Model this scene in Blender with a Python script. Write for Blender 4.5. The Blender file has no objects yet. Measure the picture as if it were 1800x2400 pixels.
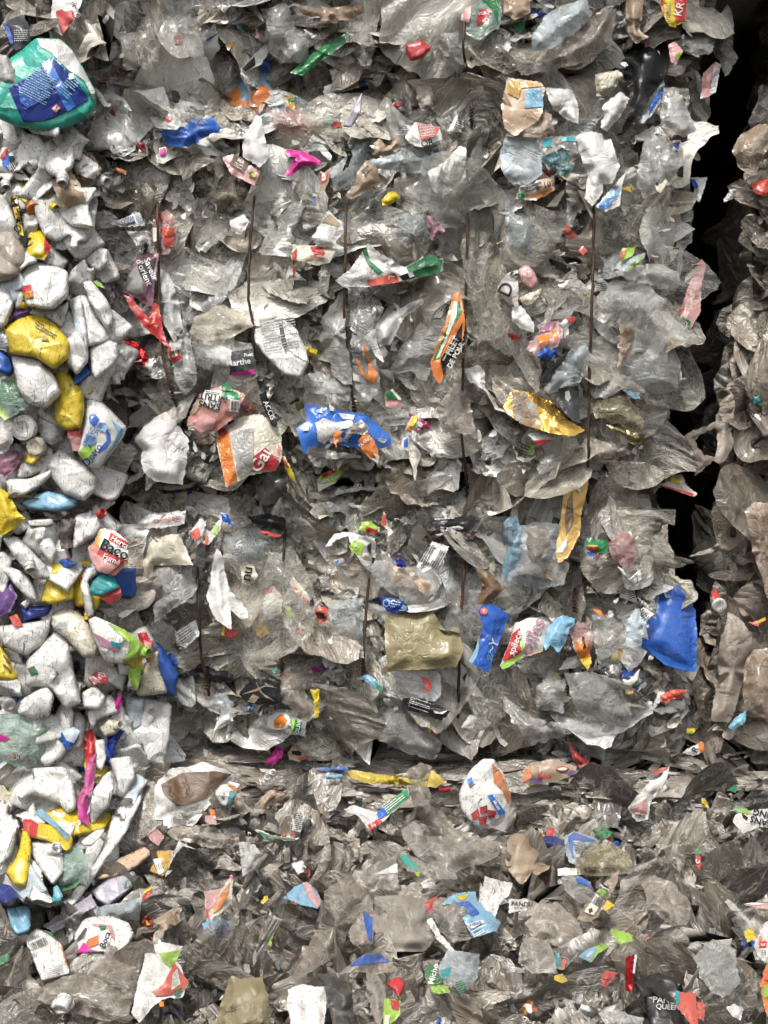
import bpy, math, random
import numpy as np
from mathutils import Vector, Matrix, Euler
from mathutils.geometry import delaunay_2d_cdt

S = bpy.context.scene
COL = S.collection
R = math.radians
# ------------------------------------------------------------------ camera, sky, sun, exposure
D = 2.8            # camera to the bale faces, metres
ZC = 0.95          # camera height
cam = bpy.data.objects.new('camera', bpy.data.cameras.new('camera')); COL.objects.link(cam)
cam.location = (0, -D, ZC); cam.rotation_euler = (R(90), 0, 0)
cam.data.sensor_fit = 'VERTICAL'; cam.data.angle = 2*math.atan(1.2/D)
cam.data.clip_start = 0.05; cam.data.clip_end = 400
S.camera = cam
world = bpy.data.worlds.new("World"); S.world = world; world.use_nodes = True
wn = world.node_tree.nodes; wl = world.node_tree.links; wn.clear()
SUN_EL, SUN_ROT = 62, 205          # sun high, behind the photographer's left shoulder
sky = wn.new('ShaderNodeTexSky'); sky.sky_type = 'NISHITA'; sky.sun_disc = False
sky.sun_elevation = R(SUN_EL); sky.sun_rotation = R(SUN_ROT); sky.dust_density = 4.0; sky.air_density = 1.0
hs = wn.new('ShaderNodeHueSaturation'); hs.inputs['Saturation'].default_value = 0.18   # overcast: the sky is nearly colourless
bg = wn.new('ShaderNodeBackground'); bg.inputs['Strength'].default_value = 0.085
wo = wn.new('ShaderNodeOutputWorld')
wl.new(sky.outputs[0], hs.inputs['Color']); wl.new(hs.outputs[0], bg.inputs['Color']); wl.new(bg.outputs[0], wo.inputs['Surface'])
sd = bpy.data.lights.new('sun', 'SUN'); sd.energy = 1.5; sd.angle = R(10); sd.color = (1.0, 0.96, 0.89)
sun = bpy.data.objects.new('sun', sd); COL.objects.link(sun)
_az, _el = R(SUN_ROT), R(SUN_EL)
_dir = Vector((math.sin(_az)*math.cos(_el), math.cos(_az)*math.cos(_el), math.sin(_el)))   # towards the sun
sun.rotation_euler = _dir.to_track_quat('Z', 'Y').to_euler()
S.view_settings.view_transform = 'Standard'; S.view_settings.look = 'None'
S.view_settings.exposure = 1.38; S.view_settings.gamma = 1.0; S.view_settings.use_curve_mapping = False
S.render.engine = 'CYCLES'
cy = S.cycles
cy.max_bounces = 4; cy.diffuse_bounces = 2; cy.glossy_bounces = 2; cy.transmission_bounces = 2
cy.transparent_max_bounces = 6; cy.caustics_reflective = False; cy.caustics_refractive = False
cy.use_denoising = True; cy.denoiser = 'OPENIMAGEDENOISE'
cy.use_adaptive_sampling = True; cy.adaptive_threshold = 0.05; cy.adaptive_min_samples = 12
cy.sample_clamp_indirect = 4

# ------------------------------------------------------------------ the lie of the place: pixel of the photo -> depth of the surface there
def lerp(v, pts):
    return np.interp(v, [p[0] for p in pts], [p[1] for p in pts])
def sst(a, b, x):
    t = np.clip((x-a)/(b-a), 0, 1); return t*t*(3-2*t)
XL = [(0,185),(300,190),(500,200),(700,255),(850,285),(1000,300),(1150,225),(1300,300),(1450,360),(1600,385),(1750,330),(1900,300),(2050,190),(2200,60),(2400,-60)]
GL = [(0,1680),(150,1640),(300,1612),(500,1600),(700,1580),(900,1560),(1050,1530),(1250,1545),(1400,1600),(1500,1560),(1640,1600)]
GR = [(0,1880),(200,1830),(350,1775),(500,1760),(700,1765),(800,1740),(1000,1725),(1200,1715),(1400,1700),(1500,1680),(1640,1630)]
def noise2(x, y, s=0):
    v = 0
    for k, (a, b, c) in enumerate([(.021,.013,1.),(-.011,.027,.8),(.037,-.019,.5),(.017,.041,.45),(-.053,.033,.3),(.071,.061,.2)]):
        v = v + c*np.sin(a*x*0.45+b*y*0.45+s*1.7+k*2.1)
    return v/3.2
def ysurf(px, py):
    px = np.asarray(px, float); py = np.asarray(py, float)
    xl, gl, gr = lerp(py, XL), lerp(py, GL), lerp(py, GR)
    y = 0.035*noise2(px, py)
    mid = sst(xl-20, xl+20, px)
    y = y + mid*(0.02*(py < 190) + 0.15*np.exp(-((py-195-0.02*(px-900))/36)**2) + 0.20*np.exp(-((py-1150-18*np.sin(px/170))/32)**2) + 0.09*np.exp(-((py-1745)/40)**2))
    y = y - 0.08*(1-mid) + 0.12*np.exp(-((px-xl-8)/26)**2)*sst(820, 900, py)*(1-sst(1500, 1600, py))
    gap = sst(gl-25, gl+22, px)*(1-sst(gr-20, gr+30, px))*(1-sst(1560, 1680, py))
    y = y + 0.75*gap
    for wx, a, b in ((375, 420, 980), (590, 420, 900), (810, 440, 1000), (1090, 350, 1180), (1386, 450, 1230), (472, 1320, 1640), (662, 1240, 1610), (862, 1270, 1600), (1080, 1290, 1760), (1343, 1370, 1650)):
        y = y + 0.035*np.exp(-((px-wx)/20)**2)*sst(a-20, a+20, py)*(1-sst(b-20, b+20, py))
    y = y + 0.06*sst(gr, gr+40, px)*(1-sst(1500, 1650, py))
    y = y - 0.08*sst(1780, 1900, py) - 0.56*np.clip((py-1880)/520, 0, 1.3)**1.1
    return y
def W(px, py, Y):
    s = (D+Y)/D
    return np.array([(px-900)/1000*s, Y, ZC-(py-1200)/1000*s])
def region(px, py):
    xl, gl, gr = lerp(py, XL), lerp(py, GL), lerp(py, GR)
    if px < xl and py > 270: return 'left'
    if py < 1600 and gl < px < gr: return 'gap'
    if py < 1720 and px >= gr: return 'right'
    if py < 175: return 'upper'
    if py < 1150: return 'middle'
    if py < 1735: return 'lower'
    if py < 1900: return 'layers'
    return 'heap'

# ------------------------------------------------------------------ materials
MATS = {}
def nodes(name):
    m = bpy.data.materials.new(name); m.use_nodes = True
    n, l = m.node_tree.nodes, m.node_tree.links; n.clear()
    return m, n, l
def rnd(n, l):
    """one random number per sheet: by island and by object"""
    g = n.new('ShaderNodeNewGeometry'); o = n.new('ShaderNodeObjectInfo')
    a = n.new('ShaderNodeMath'); a.operation = 'ADD'; f = n.new('ShaderNodeMath'); f.operation = 'FRACT'
    l.new(g.outputs['Random Per Island'], a.inputs[0]); l.new(o.outputs['Random'], a.inputs[1]); l.new(a.outputs[0], f.inputs[0])
    return f.outputs[0]
def ramp(n, l, src, stops, interp='LINEAR'):
    r = n.new('ShaderNodeValToRGB'); r.color_ramp.interpolation = interp
    e = r.color_ramp.elements
    while len(e) < len(stops): e.new(0.5)
    for k, (p, c) in enumerate(stops):
        e[k].position = p; e[k].color = (c if len(c) == 4 else (*c, 1)) if hasattr(c, '__len__') else (c, c, c, 1)
    l.new(src, r.inputs[0]); return r.outputs[0]
def tex(n, l, kind, scale, detail=3, vec=None, dist=0, feature=None, rough=0.6):
    t = n.new('ShaderNodeTex'+kind)
    t.inputs['Scale'].default_value = scale
    if kind == 'Noise':
        t.inputs['Detail'].default_value = detail; t.inputs['Distortion'].default_value = dist; t.inputs['Roughness'].default_value = rough
    if kind == 'Voronoi' and feature: t.feature = feature
    if vec is not None: l.new(vec, t.inputs['Vector'])
    return t
def mathn(n, l, op, a, b=None, clamp=False):
    m = n.new('ShaderNodeMath'); m.operation = op; m.use_clamp = clamp
    for i, v in enumerate((a, b)):
        if v is None: continue
        if isinstance(v, (int, float)): m.inputs[i].default_value = v
        else: l.new(v, m.inputs[i])
    return m.outputs[0]
def mixc(n, l, fac, a, b, mode='MIX'):
    m = n.new('ShaderNodeMix'); m.data_type = 'RGBA'; m.blend_type = mode
    for i, v in ((0, fac), (6, a), (7, b)):
        if isinstance(v, (int, float)): m.inputs[i].default_value = v
        elif isinstance(v, tuple): m.inputs[i].default_value = (*v[:3], 1)
        else: l.new(v, m.inputs[i])
    return m.outputs[2]
def coords(n, l, r=None, jitter=7.0, warp=0.02, wscale=14):
    """UV in metres, shifted per sheet, gently warped"""
    uv = n.new('ShaderNodeUVMap'); uv.uv_map = 'UVMap'
    v = uv.outputs[0]
    if r is not None:
        c = n.new('ShaderNodeCombineXYZ'); l.new(mathn(n, l, 'MULTIPLY', r, jitter), c.inputs[0]); l.new(mathn(n, l, 'MULTIPLY', r, jitter*2.7), c.inputs[2])
        a = n.new('ShaderNodeVectorMath'); l.new(v, a.inputs[0]); l.new(c.outputs[0], a.inputs[1]); v = a.outputs[0]
    w = tex(n, l, 'Noise', wscale, 2, v)
    s = n.new('ShaderNodeVectorMath'); s.operation = 'SCALE'; s.inputs['Scale'].default_value = warp*2
    l.new(w.outputs['Color'], s.inputs[0])
    b = n.new('ShaderNodeVectorMath'); l.new(v, b.inputs[0]); l.new(s.outputs[0], b.inputs[1])
    return b.outputs[0]
def crease(n, l, v, scale=46):
    """stress lines of crumpled film: thin wandering ridges, 0..1 (1 on the crease)"""
    out = None
    for sc, w, g in ((scale*.30, .016, 1), (scale*.75, .028, .75)):
        a = tex(n, l, 'Noise', sc, 3, v, dist=.5, rough=.55).outputs['Fac']
        a = mathn(n, l, 'ABSOLUTE', mathn(n, l, 'SUBTRACT', a, .5))
        a = ramp(n, l, a, [(0, g), (w, g*.25), (w*2.6, 0)])
        out = a if out is None else mathn(n, l, 'MAXIMUM', out, a)
    return out
def bump(n, l, h, strength, dist, prev=None):
    b = n.new('ShaderNodeBump'); b.inputs['Strength'].default_value = strength; b.inputs['Distance'].default_value = dist
    l.new(h, b.inputs['Height'])
    if prev is not None: l.new(prev, b.inputs['Normal'])
    return b.outputs[0]
def film_mat(name, palette, alpha=(0.35, 0.85), dirt=0.35, dirtcol=(0.11,0.085,0.06), rough=(0.14, 0.34), white=0.5, transl=0.32, opaque=False):
    """crumpled translucent packaging film; palette: list of colours picked per sheet"""
    m, n, l = nodes(name)
    r = rnd(n, l); v = coords(n, l, r)
    k = len(palette); stops = [(i/k, c) for i, c in enumerate(palette)]
    base = ramp(n, l, r, stops, 'CONSTANT')
    cr = crease(n, l, v)
    nz = tex(n, l, 'Noise', 19, 6, v, rough=.68).outputs['Fac']
    nf = tex(n, l, 'Noise', 150, 3, v, rough=.75).outputs['Fac']
    dm = ramp(n, l, nz, [(0.62-dirt*0.45, 0), (0.80-dirt*0.25, 1)])
    sp = ramp(n, l, nf, [(0.60, 0), (0.70, 1)])
    dmask = mathn(n, l, 'MAXIMUM', mathn(n, l, 'MULTIPLY', dm, 0.75), mathn(n, l, 'MULTIPLY', sp, min(1, dirt*1.3)))
    c = mixc(n, l, mathn(n, l, 'MULTIPLY', cr, white), base, (0.80, 0.79, 0.75))  # whitened creases: stress marks, strengthened as painted glints
    c = mixc(n, l, dmask, c, dirtcol)
    p = n.new('ShaderNodeBsdfPrincipled'); l.new(c, p.inputs['Base Color'])
    l.new(ramp(n, l, nz, [(0.3, rough[0]), (0.7, rough[1])]), p.inputs['Roughness'])
    p.inputs['Specular IOR Level'].default_value = 0.9; p.inputs['Coat Weight'].default_value = 0.0 if opaque else 0.5; p.inputs['Coat Roughness'].default_value = 0.12
    # fine crackle and long pulled wrinkles
    st = n.new('ShaderNodeMapping'); st.inputs['Scale'].default_value = (1, 5, 1); st.inputs['Rotation'].default_value = (0, 0, 0.6); l.new(v, st.inputs['Vector'])
    wr = tex(n, l, 'Noise', 15, 5, st.outputs[0], dist=.9, rough=.62).outputs['Fac']
    area = ramp(n, l, tex(n, l, 'Noise', 9, 2, v).outputs['Fac'], [(.40, .12), (.62, 1)])
    wr = mathn(n, l, 'MULTIPLY', wr, area)
    nb = bump(n, l, wr, 0.8, 0.020)
    nb = bump(n, l, cr, 0.7, 0.003, nb)
    l.new(nb, p.inputs['Normal'])
    if opaque:
        o = n.new('ShaderNodeOutputMaterial'); l.new(p.outputs[0], o.inputs[0]); MATS[name] = m; return m
    t = n.new('ShaderNodeBsdfTranslucent'); l.new(c, t.inputs['Color'])
    ms = n.new('ShaderNodeMixShader'); ms.inputs[0].default_value = transl; l.new(p.outputs[0], ms.inputs[1]); l.new(t.outputs[0], ms.inputs[2])
    # opacity: per sheet, more on creases and dirt
    r2 = mathn(n, l, 'FRACT', mathn(n, l, 'MULTIPLY', r, 7.31))
    a = mathn(n, l, 'ADD', mathn(n, l, 'MULTIPLY', r2, alpha[1]-alpha[0]), alpha[0])
    a = mathn(n, l, 'ADD', a, mathn(n, l, 'MULTIPLY', cr, 0.25)); a = mathn(n, l, 'ADD', a, mathn(n, l, 'MULTIPLY', dmask, 0.35), True)
    lw = n.new('ShaderNodeLayerWeight'); lw.inputs['Blend'].default_value = .5
    a = mathn(n, l, 'ADD', a, mathn(n, l, 'MULTIPLY', mathn(n, l, 'POWER', lw.outputs['Facing'], 2.5), .75), True)
    tr = n.new('ShaderNodeBsdfTransparent'); tr.inputs[0].default_value = (0.93, 0.92, 0.90, 1)
    mx = n.new('ShaderNodeMixShader'); l.new(a, mx.inputs[0]); l.new(tr.outputs[0], mx.inputs[1]); l.new(ms.outputs[0], mx.inputs[2])
    o = n.new('ShaderNodeOutputMaterial'); l.new(mx.outputs[0], o.inputs[0])
    MATS[name] = m; return m
def solid_mat(name, col, rough=0.35, dirt=0.3, metal=0.0, dirtcol=(0.07,0.055,0.04), fine=1.0, wr=0.4, bd=.012, spec=0.5, scratch=0.5, tint=None, subs=0.0, sm=1.0, facet=0):
    """opaque plastic, paper, foil, print; dirt specks and scratches of their own"""
    m, n, l = nodes(name)
    r = rnd(n, l); v = coords(n, l, r)
    nz = tex(n, l, 'Noise', 22, 7, v, rough=.72).outputs['Fac']
    nf = tex(n, l, 'Noise', 190, 3, v, rough=.8).outputs['Fac']
    smear = ramp(n, l, nz, [(0.66-dirt*0.35, 0), (0.86-dirt*0.2, 1)])
    sp = ramp(n, l, nf, [(0.66-dirt*.13, 0), (0.71-dirt*.13, 1)])
    st = n.new('ShaderNodeMapping'); st.inputs['Scale'].default_value = (9, 1, 1); st.inputs['Rotation'].default_value = (0, 0, 0.9); l.new(v, st.inputs['Vector'])
    sc = ramp(n, l, tex(n, l, 'Noise', 26, 5, st.outputs[0], dist=1.2, rough=.75).outputs['Fac'], [(0.64-scratch*.05, 0), (0.67-scratch*.05, 1)])
    mask = mathn(n, l, 'MAXIMUM', mathn(n, l, 'MULTIPLY', smear, min(1, dirt*1.25)*sm), mathn(n, l, 'MULTIPLY', mathn(n, l, 'MAXIMUM', mathn(n, l, 'MULTIPLY', sp, .8), mathn(n, l, 'MULTIPLY', sc, scratch)), min(1, dirt*2.2)))
    big = tex(n, l, 'Noise', 4, 2, v).outputs['Fac']
    c0 = mixc(n, l, ramp(n, l, big, [(0.35, 0), (0.7, 0.5)]), tuple(col), tuple(tint) if tint else tuple(min(1, x*0.78+0.01) for x in col))
    c = mixc(n, l, mask, c0, tuple(dirtcol))
    p = n.new('ShaderNodeBsdfPrincipled'); l.new(c, p.inputs['Base Color']); p.inputs['Metallic'].default_value = metal
    p.inputs['Specular IOR Level'].default_value = spec
    l.new(mathn(n, l, 'ADD', mathn(n, l, 'MULTIPLY', mask, 0.3), rough), p.inputs['Roughness'])
    if subs: p.inputs['Subsurface Weight'].default_value = subs; p.inputs['Subsurface Radius'].default_value = (0.01, 0.01, 0.01); p.inputs['Subsurface Scale'].default_value = 0.4
    if wr > 0:
        cr = crease(n, l, v, 60*fine)
        area = ramp(n, l, tex(n, l, 'Noise', 10, 2, v).outputs['Fac'], [(.42, .08), (.64, 1)])
        w = mathn(n, l, 'MULTIPLY', tex(n, l, 'Noise', 45*fine, 5, v, dist=.8).outputs['Fac'], area); cr = mathn(n, l, 'MULTIPLY', cr, area)
        nb = None
        if facet: nb = bump(n, l, tex(n, l, 'Voronoi', facet, vec=v, feature='DISTANCE_TO_EDGE').outputs['Distance'], .55, .035)
        nb = bump(n, l, w, wr, bd, nb); nb = bump(n, l, cr, wr*0.8, bd*.18, nb); l.new(nb, p.inputs['Normal'])
    o = n.new('ShaderNodeOutputMaterial'); l.new(p.outputs[0], o.inputs[0])
    MATS[name] = m; return m

GREYS = [(0.442,0.417,0.354),(0.327,0.306,0.255),(0.59,0.557,0.481),(0.247,0.228,0.184),(0.411,0.354,0.275),(0.542,0.535,0.493),(0.361,0.33,0.269),(0.74,0.714,0.621),(0.295,0.26,0.205),(0.477,0.44,0.354),(0.394,0.408,0.381),(0.573,0.495,0.381),(0.679,0.665,0.623),(0.727,0.712,0.668),(0.585,0.571,0.519),(0.469,0.432,0.358),(0.716,0.713,0.694),(0.597,0.605,0.598)]
DIRTY = [(0.196,0.166,0.13),(0.253,0.216,0.171),(0.138,0.118,0.093),(0.299,0.26,0.213),(0.173,0.144,0.109),(0.23,0.205,0.171),(0.345,0.31,0.26),(0.115,0.099,0.081),(0.207,0.171,0.13),(0.265,0.238,0.208)]
TANS = [(0.268,0.21,0.158),(0.186,0.15,0.11),(0.33,0.27,0.206),(0.134,0.11,0.082),(0.226,0.19,0.144),(0.289,0.24,0.192)]
film_mat('clear_film', GREYS, alpha=(0.18, 0.68), dirt=0.22, white=.75)
film_mat('dirty_film', DIRTY, alpha=(0.62, 1.0), dirt=0.42, white=0.3, rough=(0.2, 0.45))
film_mat('packed_clear', GREYS, dirt=0.3, opaque=True, white=.6)
film_mat('packed_dirty', DIRTY, dirt=0.45, opaque=True, rough=(0.2, 0.45))
film_mat('packed_tan', TANS, dirt=0.45, opaque=True, rough=(0.25, 0.5))
film_mat('tan_film', TANS, alpha=(0.7, 1.0), dirt=0.5, white=0.3, rough=(0.3, 0.55))
solid_mat('core', (.07,.062,.052), 0.5, 0.6, wr=1.0)  # body colour darkened so the gap between the bales looks shaded

# ------------------------------------------------------------------ meshes
def mesh_from(name, V, F, uv=None, mat=None, smooth=False):
    me = bpy.data.meshes.new(name)
    V = np.asarray(V, float); F = np.asarray(F, np.int32)
    nf = len(F); me.vertices.add(len(V)); me.vertices.foreach_set('co', V.ravel())
    me.loops.add(nf*3); me.loops.foreach_set('vertex_index', F.ravel())
    me.polygons.add(nf); me.polygons.foreach_set('loop_start', np.arange(0, nf*3, 3, dtype=np.int32))
    me.polygons.foreach_set('loop_total', np.full(nf, 3, np.int32))
    me.polygons.foreach_set('use_smooth', np.full(nf, smooth))
    u = me.uv_layers.new(name='UVMap')
    if uv is None: uv = V[:, :2]
    u.data.foreach_set('uv', np.asarray(uv, float)[F.ravel()].ravel())
    me.update(calc_edges=True); me.validate()
    if mat is not None: me.materials.append(MATS[mat] if isinstance(mat, str) else mat)
    return me
def resample(poly, step, rng=None, jag=0.0):
    out = []
    n = len(poly)
    for i in range(n):
        a, b = np.array(poly[i]), np.array(poly[(i+1) % n]); L = np.hypot(*(b-a)); k = max(1, int(round(L/step)))
        d = (b-a)/max(L, 1e-9); nn = np.array([-d[1], d[0]])
        for j in range(k):
            q = a+(b-a)*j/k
            if rng is not None and jag and j: q = q+nn*rng.normal(0, jag)
            out.append(q)
    return np.array(out)
def smoothpoly(poly, it=1):
    p = np.array(poly, float)
    for _ in range(it):
        q = np.roll(p, -1, 0); p = np.stack([p*.78+q*.22, p*.22+q*.78], 1).reshape(-1, 2)
    return p
def inside(poly, pts):
    x, y = pts[:, 0], pts[:, 1]; c = np.zeros(len(pts), bool); n = len(poly); j = n-1
    for i in range(n):
        xi, yi = poly[i]; xj, yj = poly[j]
        if yi != yj: c ^= ((yi > y) != (yj > y)) & (x < (xj-xi)*(y-yi)/(yj-yi)+xi)
        j = i
    return c
def distpoly(poly, pts):
    a = np.asarray(poly); b = np.roll(a, -1, 0); d = np.full(len(pts), 1e9)
    for p, q in zip(a, b):
        e = q-p; t = np.clip(((pts-p)@e)/max(e@e, 1e-12), 0, 1); d = np.minimum(d, np.hypot(*(pts-p-t[:, None]*e).T))
    return d
def fill(poly, step, rng):
    """triangulate an outline with a jittered grid inside: points, triangles, number of outline points"""
    poly = np.asarray(poly, float)
    lo, hi = poly.min(0), poly.max(0)
    gx, gy = np.meshgrid(np.arange(lo[0], hi[0], step), np.arange(lo[1], hi[1], step*0.87)); gx[1::2] += step/2
    g = np.stack([gx.ravel(), gy.ravel()], 1)+rng.normal(0, step*0.16, (gx.size, 2))
    if len(g): g = g[inside(poly, g)]
    if len(g): g = g[distpoly(poly, g) > step*0.45]
    P = np.vstack([poly, g]) if len(g) else poly
    n = len(poly)
    try:
        vo, _, fo, *_ = delaunay_2d_cdt([Vector(p) for p in P], [(i, (i+1) % n) for i in range(n)], [list(range(n))], 1, 1e-7)
    except Exception:
        return None
    return np.array([tuple(v) for v in vo]), np.array([f for f in fo if len(f) == 3], np.int32).reshape(-1, 3)
def tri(t):
    return np.abs((t % 2)-1)
def creases(u, v, rng, size, amp, k=5, sharp=True):
    h = np.zeros_like(u)
    for i in range(k):
        th = rng.uniform(0, math.pi); lam = size*rng.uniform(0.16, 0.55); ph = rng.uniform(0, 9)
        w = 0.25*np.sin((u*math.sin(th)*1.0-v*math.cos(th))/size*rng.uniform(3, 9)+rng.uniform(0, 6))
        t = tri((u*math.cos(th)+v*math.sin(th))/lam+ph+w)
        if not sharp: t = t*t*(3-2*t)
        h += amp*rng.uniform(.4, 1)*t*(lam/size/0.4)
    return h-h.mean() if len(h) else h
def crumple(seed, size=0.16, aspect=1.0, folds=5, step=None, flat=0.3, wrinkle=0.05):
    """a torn piece of film, folded along random lines, pressed and wrinkled: vertices, triangles, uv"""
    rng = np.random.default_rng(seed)
    k = rng.integers(4, 9); ang = np.sort(rng.uniform(0, 2*math.pi, k)+np.linspace(0, 2*math.pi, k, endpoint=False)*1.6) % (2*math.pi); ang = np.sort(ang)
    rad = rng.uniform(0.55, 1.05, k)
    poly = np.stack([np.cos(ang)*rad*size/2*math.sqrt(aspect), np.sin(ang)*rad*size/2/math.sqrt(aspect)], 1)
    step = step or size/17
    if rng.random() < .5: poly = smoothpoly(poly, 1)
    poly = resample(smoothpoly(poly, 1), step, rng, step*0.07)
    r = fill(poly, step, rng)
    if r is None or len(r[1]) < 20: return crumple(seed+7919, size, aspect, folds, step, flat, wrinkle)
    P2, F = r; uv = P2.copy(); P = np.column_stack([P2, np.zeros(len(P2))])
    P[:, 2] += creases(uv[:, 0], uv[:, 1], rng, size, size*0.035, 6)
    for i in range(folds):
        th = rng.uniform(0, 2*math.pi); nrm = np.array([math.cos(th), math.sin(th), 0]); ax = np.array([-math.sin(th), math.cos(th), 0])
        off = rng.uniform(-0.05, 0.3)*size
        a = rng.choice([-1, 1])*(rng.uniform(0.35, 1.2) if rng.random() < 0.7 else rng.uniform(2.0, 2.9))
        d = P@nrm-off; rr = size*rng.uniform(0.01, 0.10)
        A = a*np.clip(d/rr, 0, 1); c, s = np.cos(A), np.sin(A)
        rel = P-nrm*off; along = rel@ax; nn = rel@nrm; zz = rel[:, 2]
        mk = d > 0
        nn2 = np.where(mk, nn*c-zz*s, nn); zz2 = np.where(mk, nn*s+zz*c, zz)
        P = np.outer(along, ax)+np.outer(nn2+off, nrm); P[:, 2] = zz2
    P -= P.mean(0)
    w, E = np.linalg.eigh(np.cov(P.T)); P = P@E[:, ::-1]
    th = rng.uniform(0, 6.28); P[:, 2] *= flat
    P[:, 2] += creases(uv[:, 0], uv[:, 1], rng, size, size*wrinkle*0.5, 5)+rng.normal(0, size*0.0015, len(P))
    # pulled wrinkles running one way
    t2 = rng.uniform(0, 3.14); q = (uv[:, 0]*math.cos(t2)+uv[:, 1]*math.sin(t2))/size
    P[:, 2] += size*wrinkle*0.35*np.sin(q*rng.uniform(22, 40)+2*np.sin(q*5+uv[:, 1]/size*6))*sst(-.3, .5, uv[:, 0]/size+rng.uniform(-.3, .3))
    c, s = math.cos(th), math.sin(th); P[:, :2] = P[:, :2]@np.array([[c, s], [-s, c]])
    return P, F, uv
def pleat(seed, size=0.2, aspect=1.8):
    """film pulled and gathered towards one end, with long folds"""
    rng = np.random.default_rng(seed); L0, w = size*math.sqrt(aspect)/1.2, size/math.sqrt(aspect)*1.3
    a = L0/2; k = rng.uniform(.25, .6)
    poly = [(-a, -w*k/2), (-a*.3, -w*.45), (a*.5, -w/2), (a, -w*rng.uniform(.1, .5)), (a*rng.uniform(.8, 1.1), w*.2), (a*.7, w/2), (-a*.2, w*.42), (-a, w*k/2)]
    step = size/24; q = resample(smoothpoly(poly, 1), step, rng, step*.08); Q, F = fill(q, step, rng)
    u, v = Q[:, 0]/L0, Q[:, 1]/w; ph = rng.uniform(0, 6)
    fr = rng.uniform(2.2, 4.5); t = (v+.13*np.sin(v*7+ph*3+u*2)+.06*np.sin(v*17+u*9+ph))*fr*.62/(0.55+.5*(u+.5))
    am = .35+.65*sst(-.6, .7, np.sin(u*5+v*4+ph*2)); z = am*w*.10*(np.abs(((t+.25*np.sin(u*6+ph)) % 1)*2-1)-.5)+w*.012*np.sin(v*29+u*7+ph)*am+w*.2*np.sin(u*rng.uniform(2, 4.5)+ph)
    z += creases(Q[:, 0], Q[:, 1], rng, size, size*.012, 4)
    bend = rng.uniform(-1.4, 1.4); x = Q[:, 0]*1.0; y = Q[:, 1]+bend*w*u*u
    return np.stack([x, y, z], 1), F, Q.copy()
def orient(rng, tilt=0.5, normal=None, spin=None):
    """rotation taking the sheet's z to roughly face the photographer (-Y), with random tilt and spin"""
    nrm = Vector((rng.normal(0, tilt), -1, rng.normal(0, tilt)+0.15)) if normal is None else Vector(normal)+Vector(rng.normal(0, tilt, 3))
    q = nrm.normalized().to_track_quat('Z', 'Y')
    return (q.to_matrix() @ Matrix.Rotation(rng.uniform(0, 6.283) if spin is None else spin, 3, 'Z'))
def tag(o, label=None, cat=None, group=None, kind=None):
    if label: o['label'] = label
    if cat: o['category'] = cat
    if group: o['group'] = group
    if kind: o['kind'] = kind
    return o
def link(name, me, parent=None, M=None):
    o = bpy.data.objects.new(name, me); COL.objects.link(o)
    if parent is not None: o.parent = parent
    if M is not None: o.matrix_world = M
    return o
# ------------------------------------------------------------------ ground
solid_mat('soil', (.06,.048,.036), 0.8, 0.7, wr=1.0, dirtcol=(.02,.017,.013))
g = mesh_from('ground', [(-60,-60,0),(60,-60,0),(60,60,0),(-60,60,0)], [(0,1,2),(0,2,3)], mat='soil')
tag(link('ground', g), kind='structure')

# ------------------------------------------------------------------ the bales' own packed bodies, each a closed block behind its loose face
def bale_body(name, x0, x1, y0, y1, label, back=1.8, shear=0.0, inset=0.045, step=16, mat='core'):
    """front follows the surface between pixel functions x0(py)..x1(py); the sides run back"""
    ys = np.arange(y0, y1+1, step); k = 50
    fr, uv = [], []
    for y in ys:
        a, b = lerp(y, x0) if not np.isscalar(x0) else x0, lerp(y, x1) if not np.isscalar(x1) else x1
        xs = np.linspace(a, b, k)
        Y = ysurf(np.clip(xs, a+30, b-30), np.full(k, np.clip(y, y0+20, y1-20)))+inset+0.02*noise2(xs*5, y*5)
        for x, q in zip(xs, Y):
            w = W(x, y, float(q)); w[2] = max(w[2], 0.002); fr.append(w); uv.append((w[0], w[2]))
    n = len(ys); V = np.array(fr); B = V.copy(); B[:, 1] = back; B[:, 0] += shear*(back-.1); V = np.vstack([V, B]); uv = np.array(uv+uv)
    F = []; N = n*k
    for j in range(n-1):
        for i in range(k-1):
            a, b, c, d = j*k+i, j*k+i+1, (j+1)*k+i+1, (j+1)*k+i
            F += [(a, b, c), (a, c, d), (N+a, N+c, N+b), (N+a, N+d, N+c)]
    edge = [i for i in range(k)]+[j*k+k-1 for j in range(1, n)]+[(n-1)*k+i for i in range(k-2, -1, -1)]+[j*k for j in range(n-2, 0, -1)]
    for a, b in zip(edge, edge[1:]+edge[:1]): F += [(a, N+a, N+b), (a, N+b, b)]
    o = link('plastic_bale', mesh_from(name, V, F, uv, mat)); tag(o, label, 'bale', 'bales of sorted plastic')
    return o
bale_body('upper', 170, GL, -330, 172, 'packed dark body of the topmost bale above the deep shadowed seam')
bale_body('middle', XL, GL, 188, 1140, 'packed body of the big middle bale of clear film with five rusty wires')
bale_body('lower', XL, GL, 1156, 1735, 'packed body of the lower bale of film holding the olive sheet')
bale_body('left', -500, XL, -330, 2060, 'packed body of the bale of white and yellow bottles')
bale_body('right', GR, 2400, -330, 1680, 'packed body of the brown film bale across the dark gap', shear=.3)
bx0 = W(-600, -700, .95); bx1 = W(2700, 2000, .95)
V = []  # block added behind the gap so no sky light comes through
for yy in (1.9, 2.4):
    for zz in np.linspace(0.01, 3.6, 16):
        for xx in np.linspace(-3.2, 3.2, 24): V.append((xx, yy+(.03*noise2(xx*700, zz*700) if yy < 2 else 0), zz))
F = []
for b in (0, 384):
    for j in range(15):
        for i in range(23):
            q = b+j*24+i; F += [(q, q+1, q+25), (q, q+25, q+24)]
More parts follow.
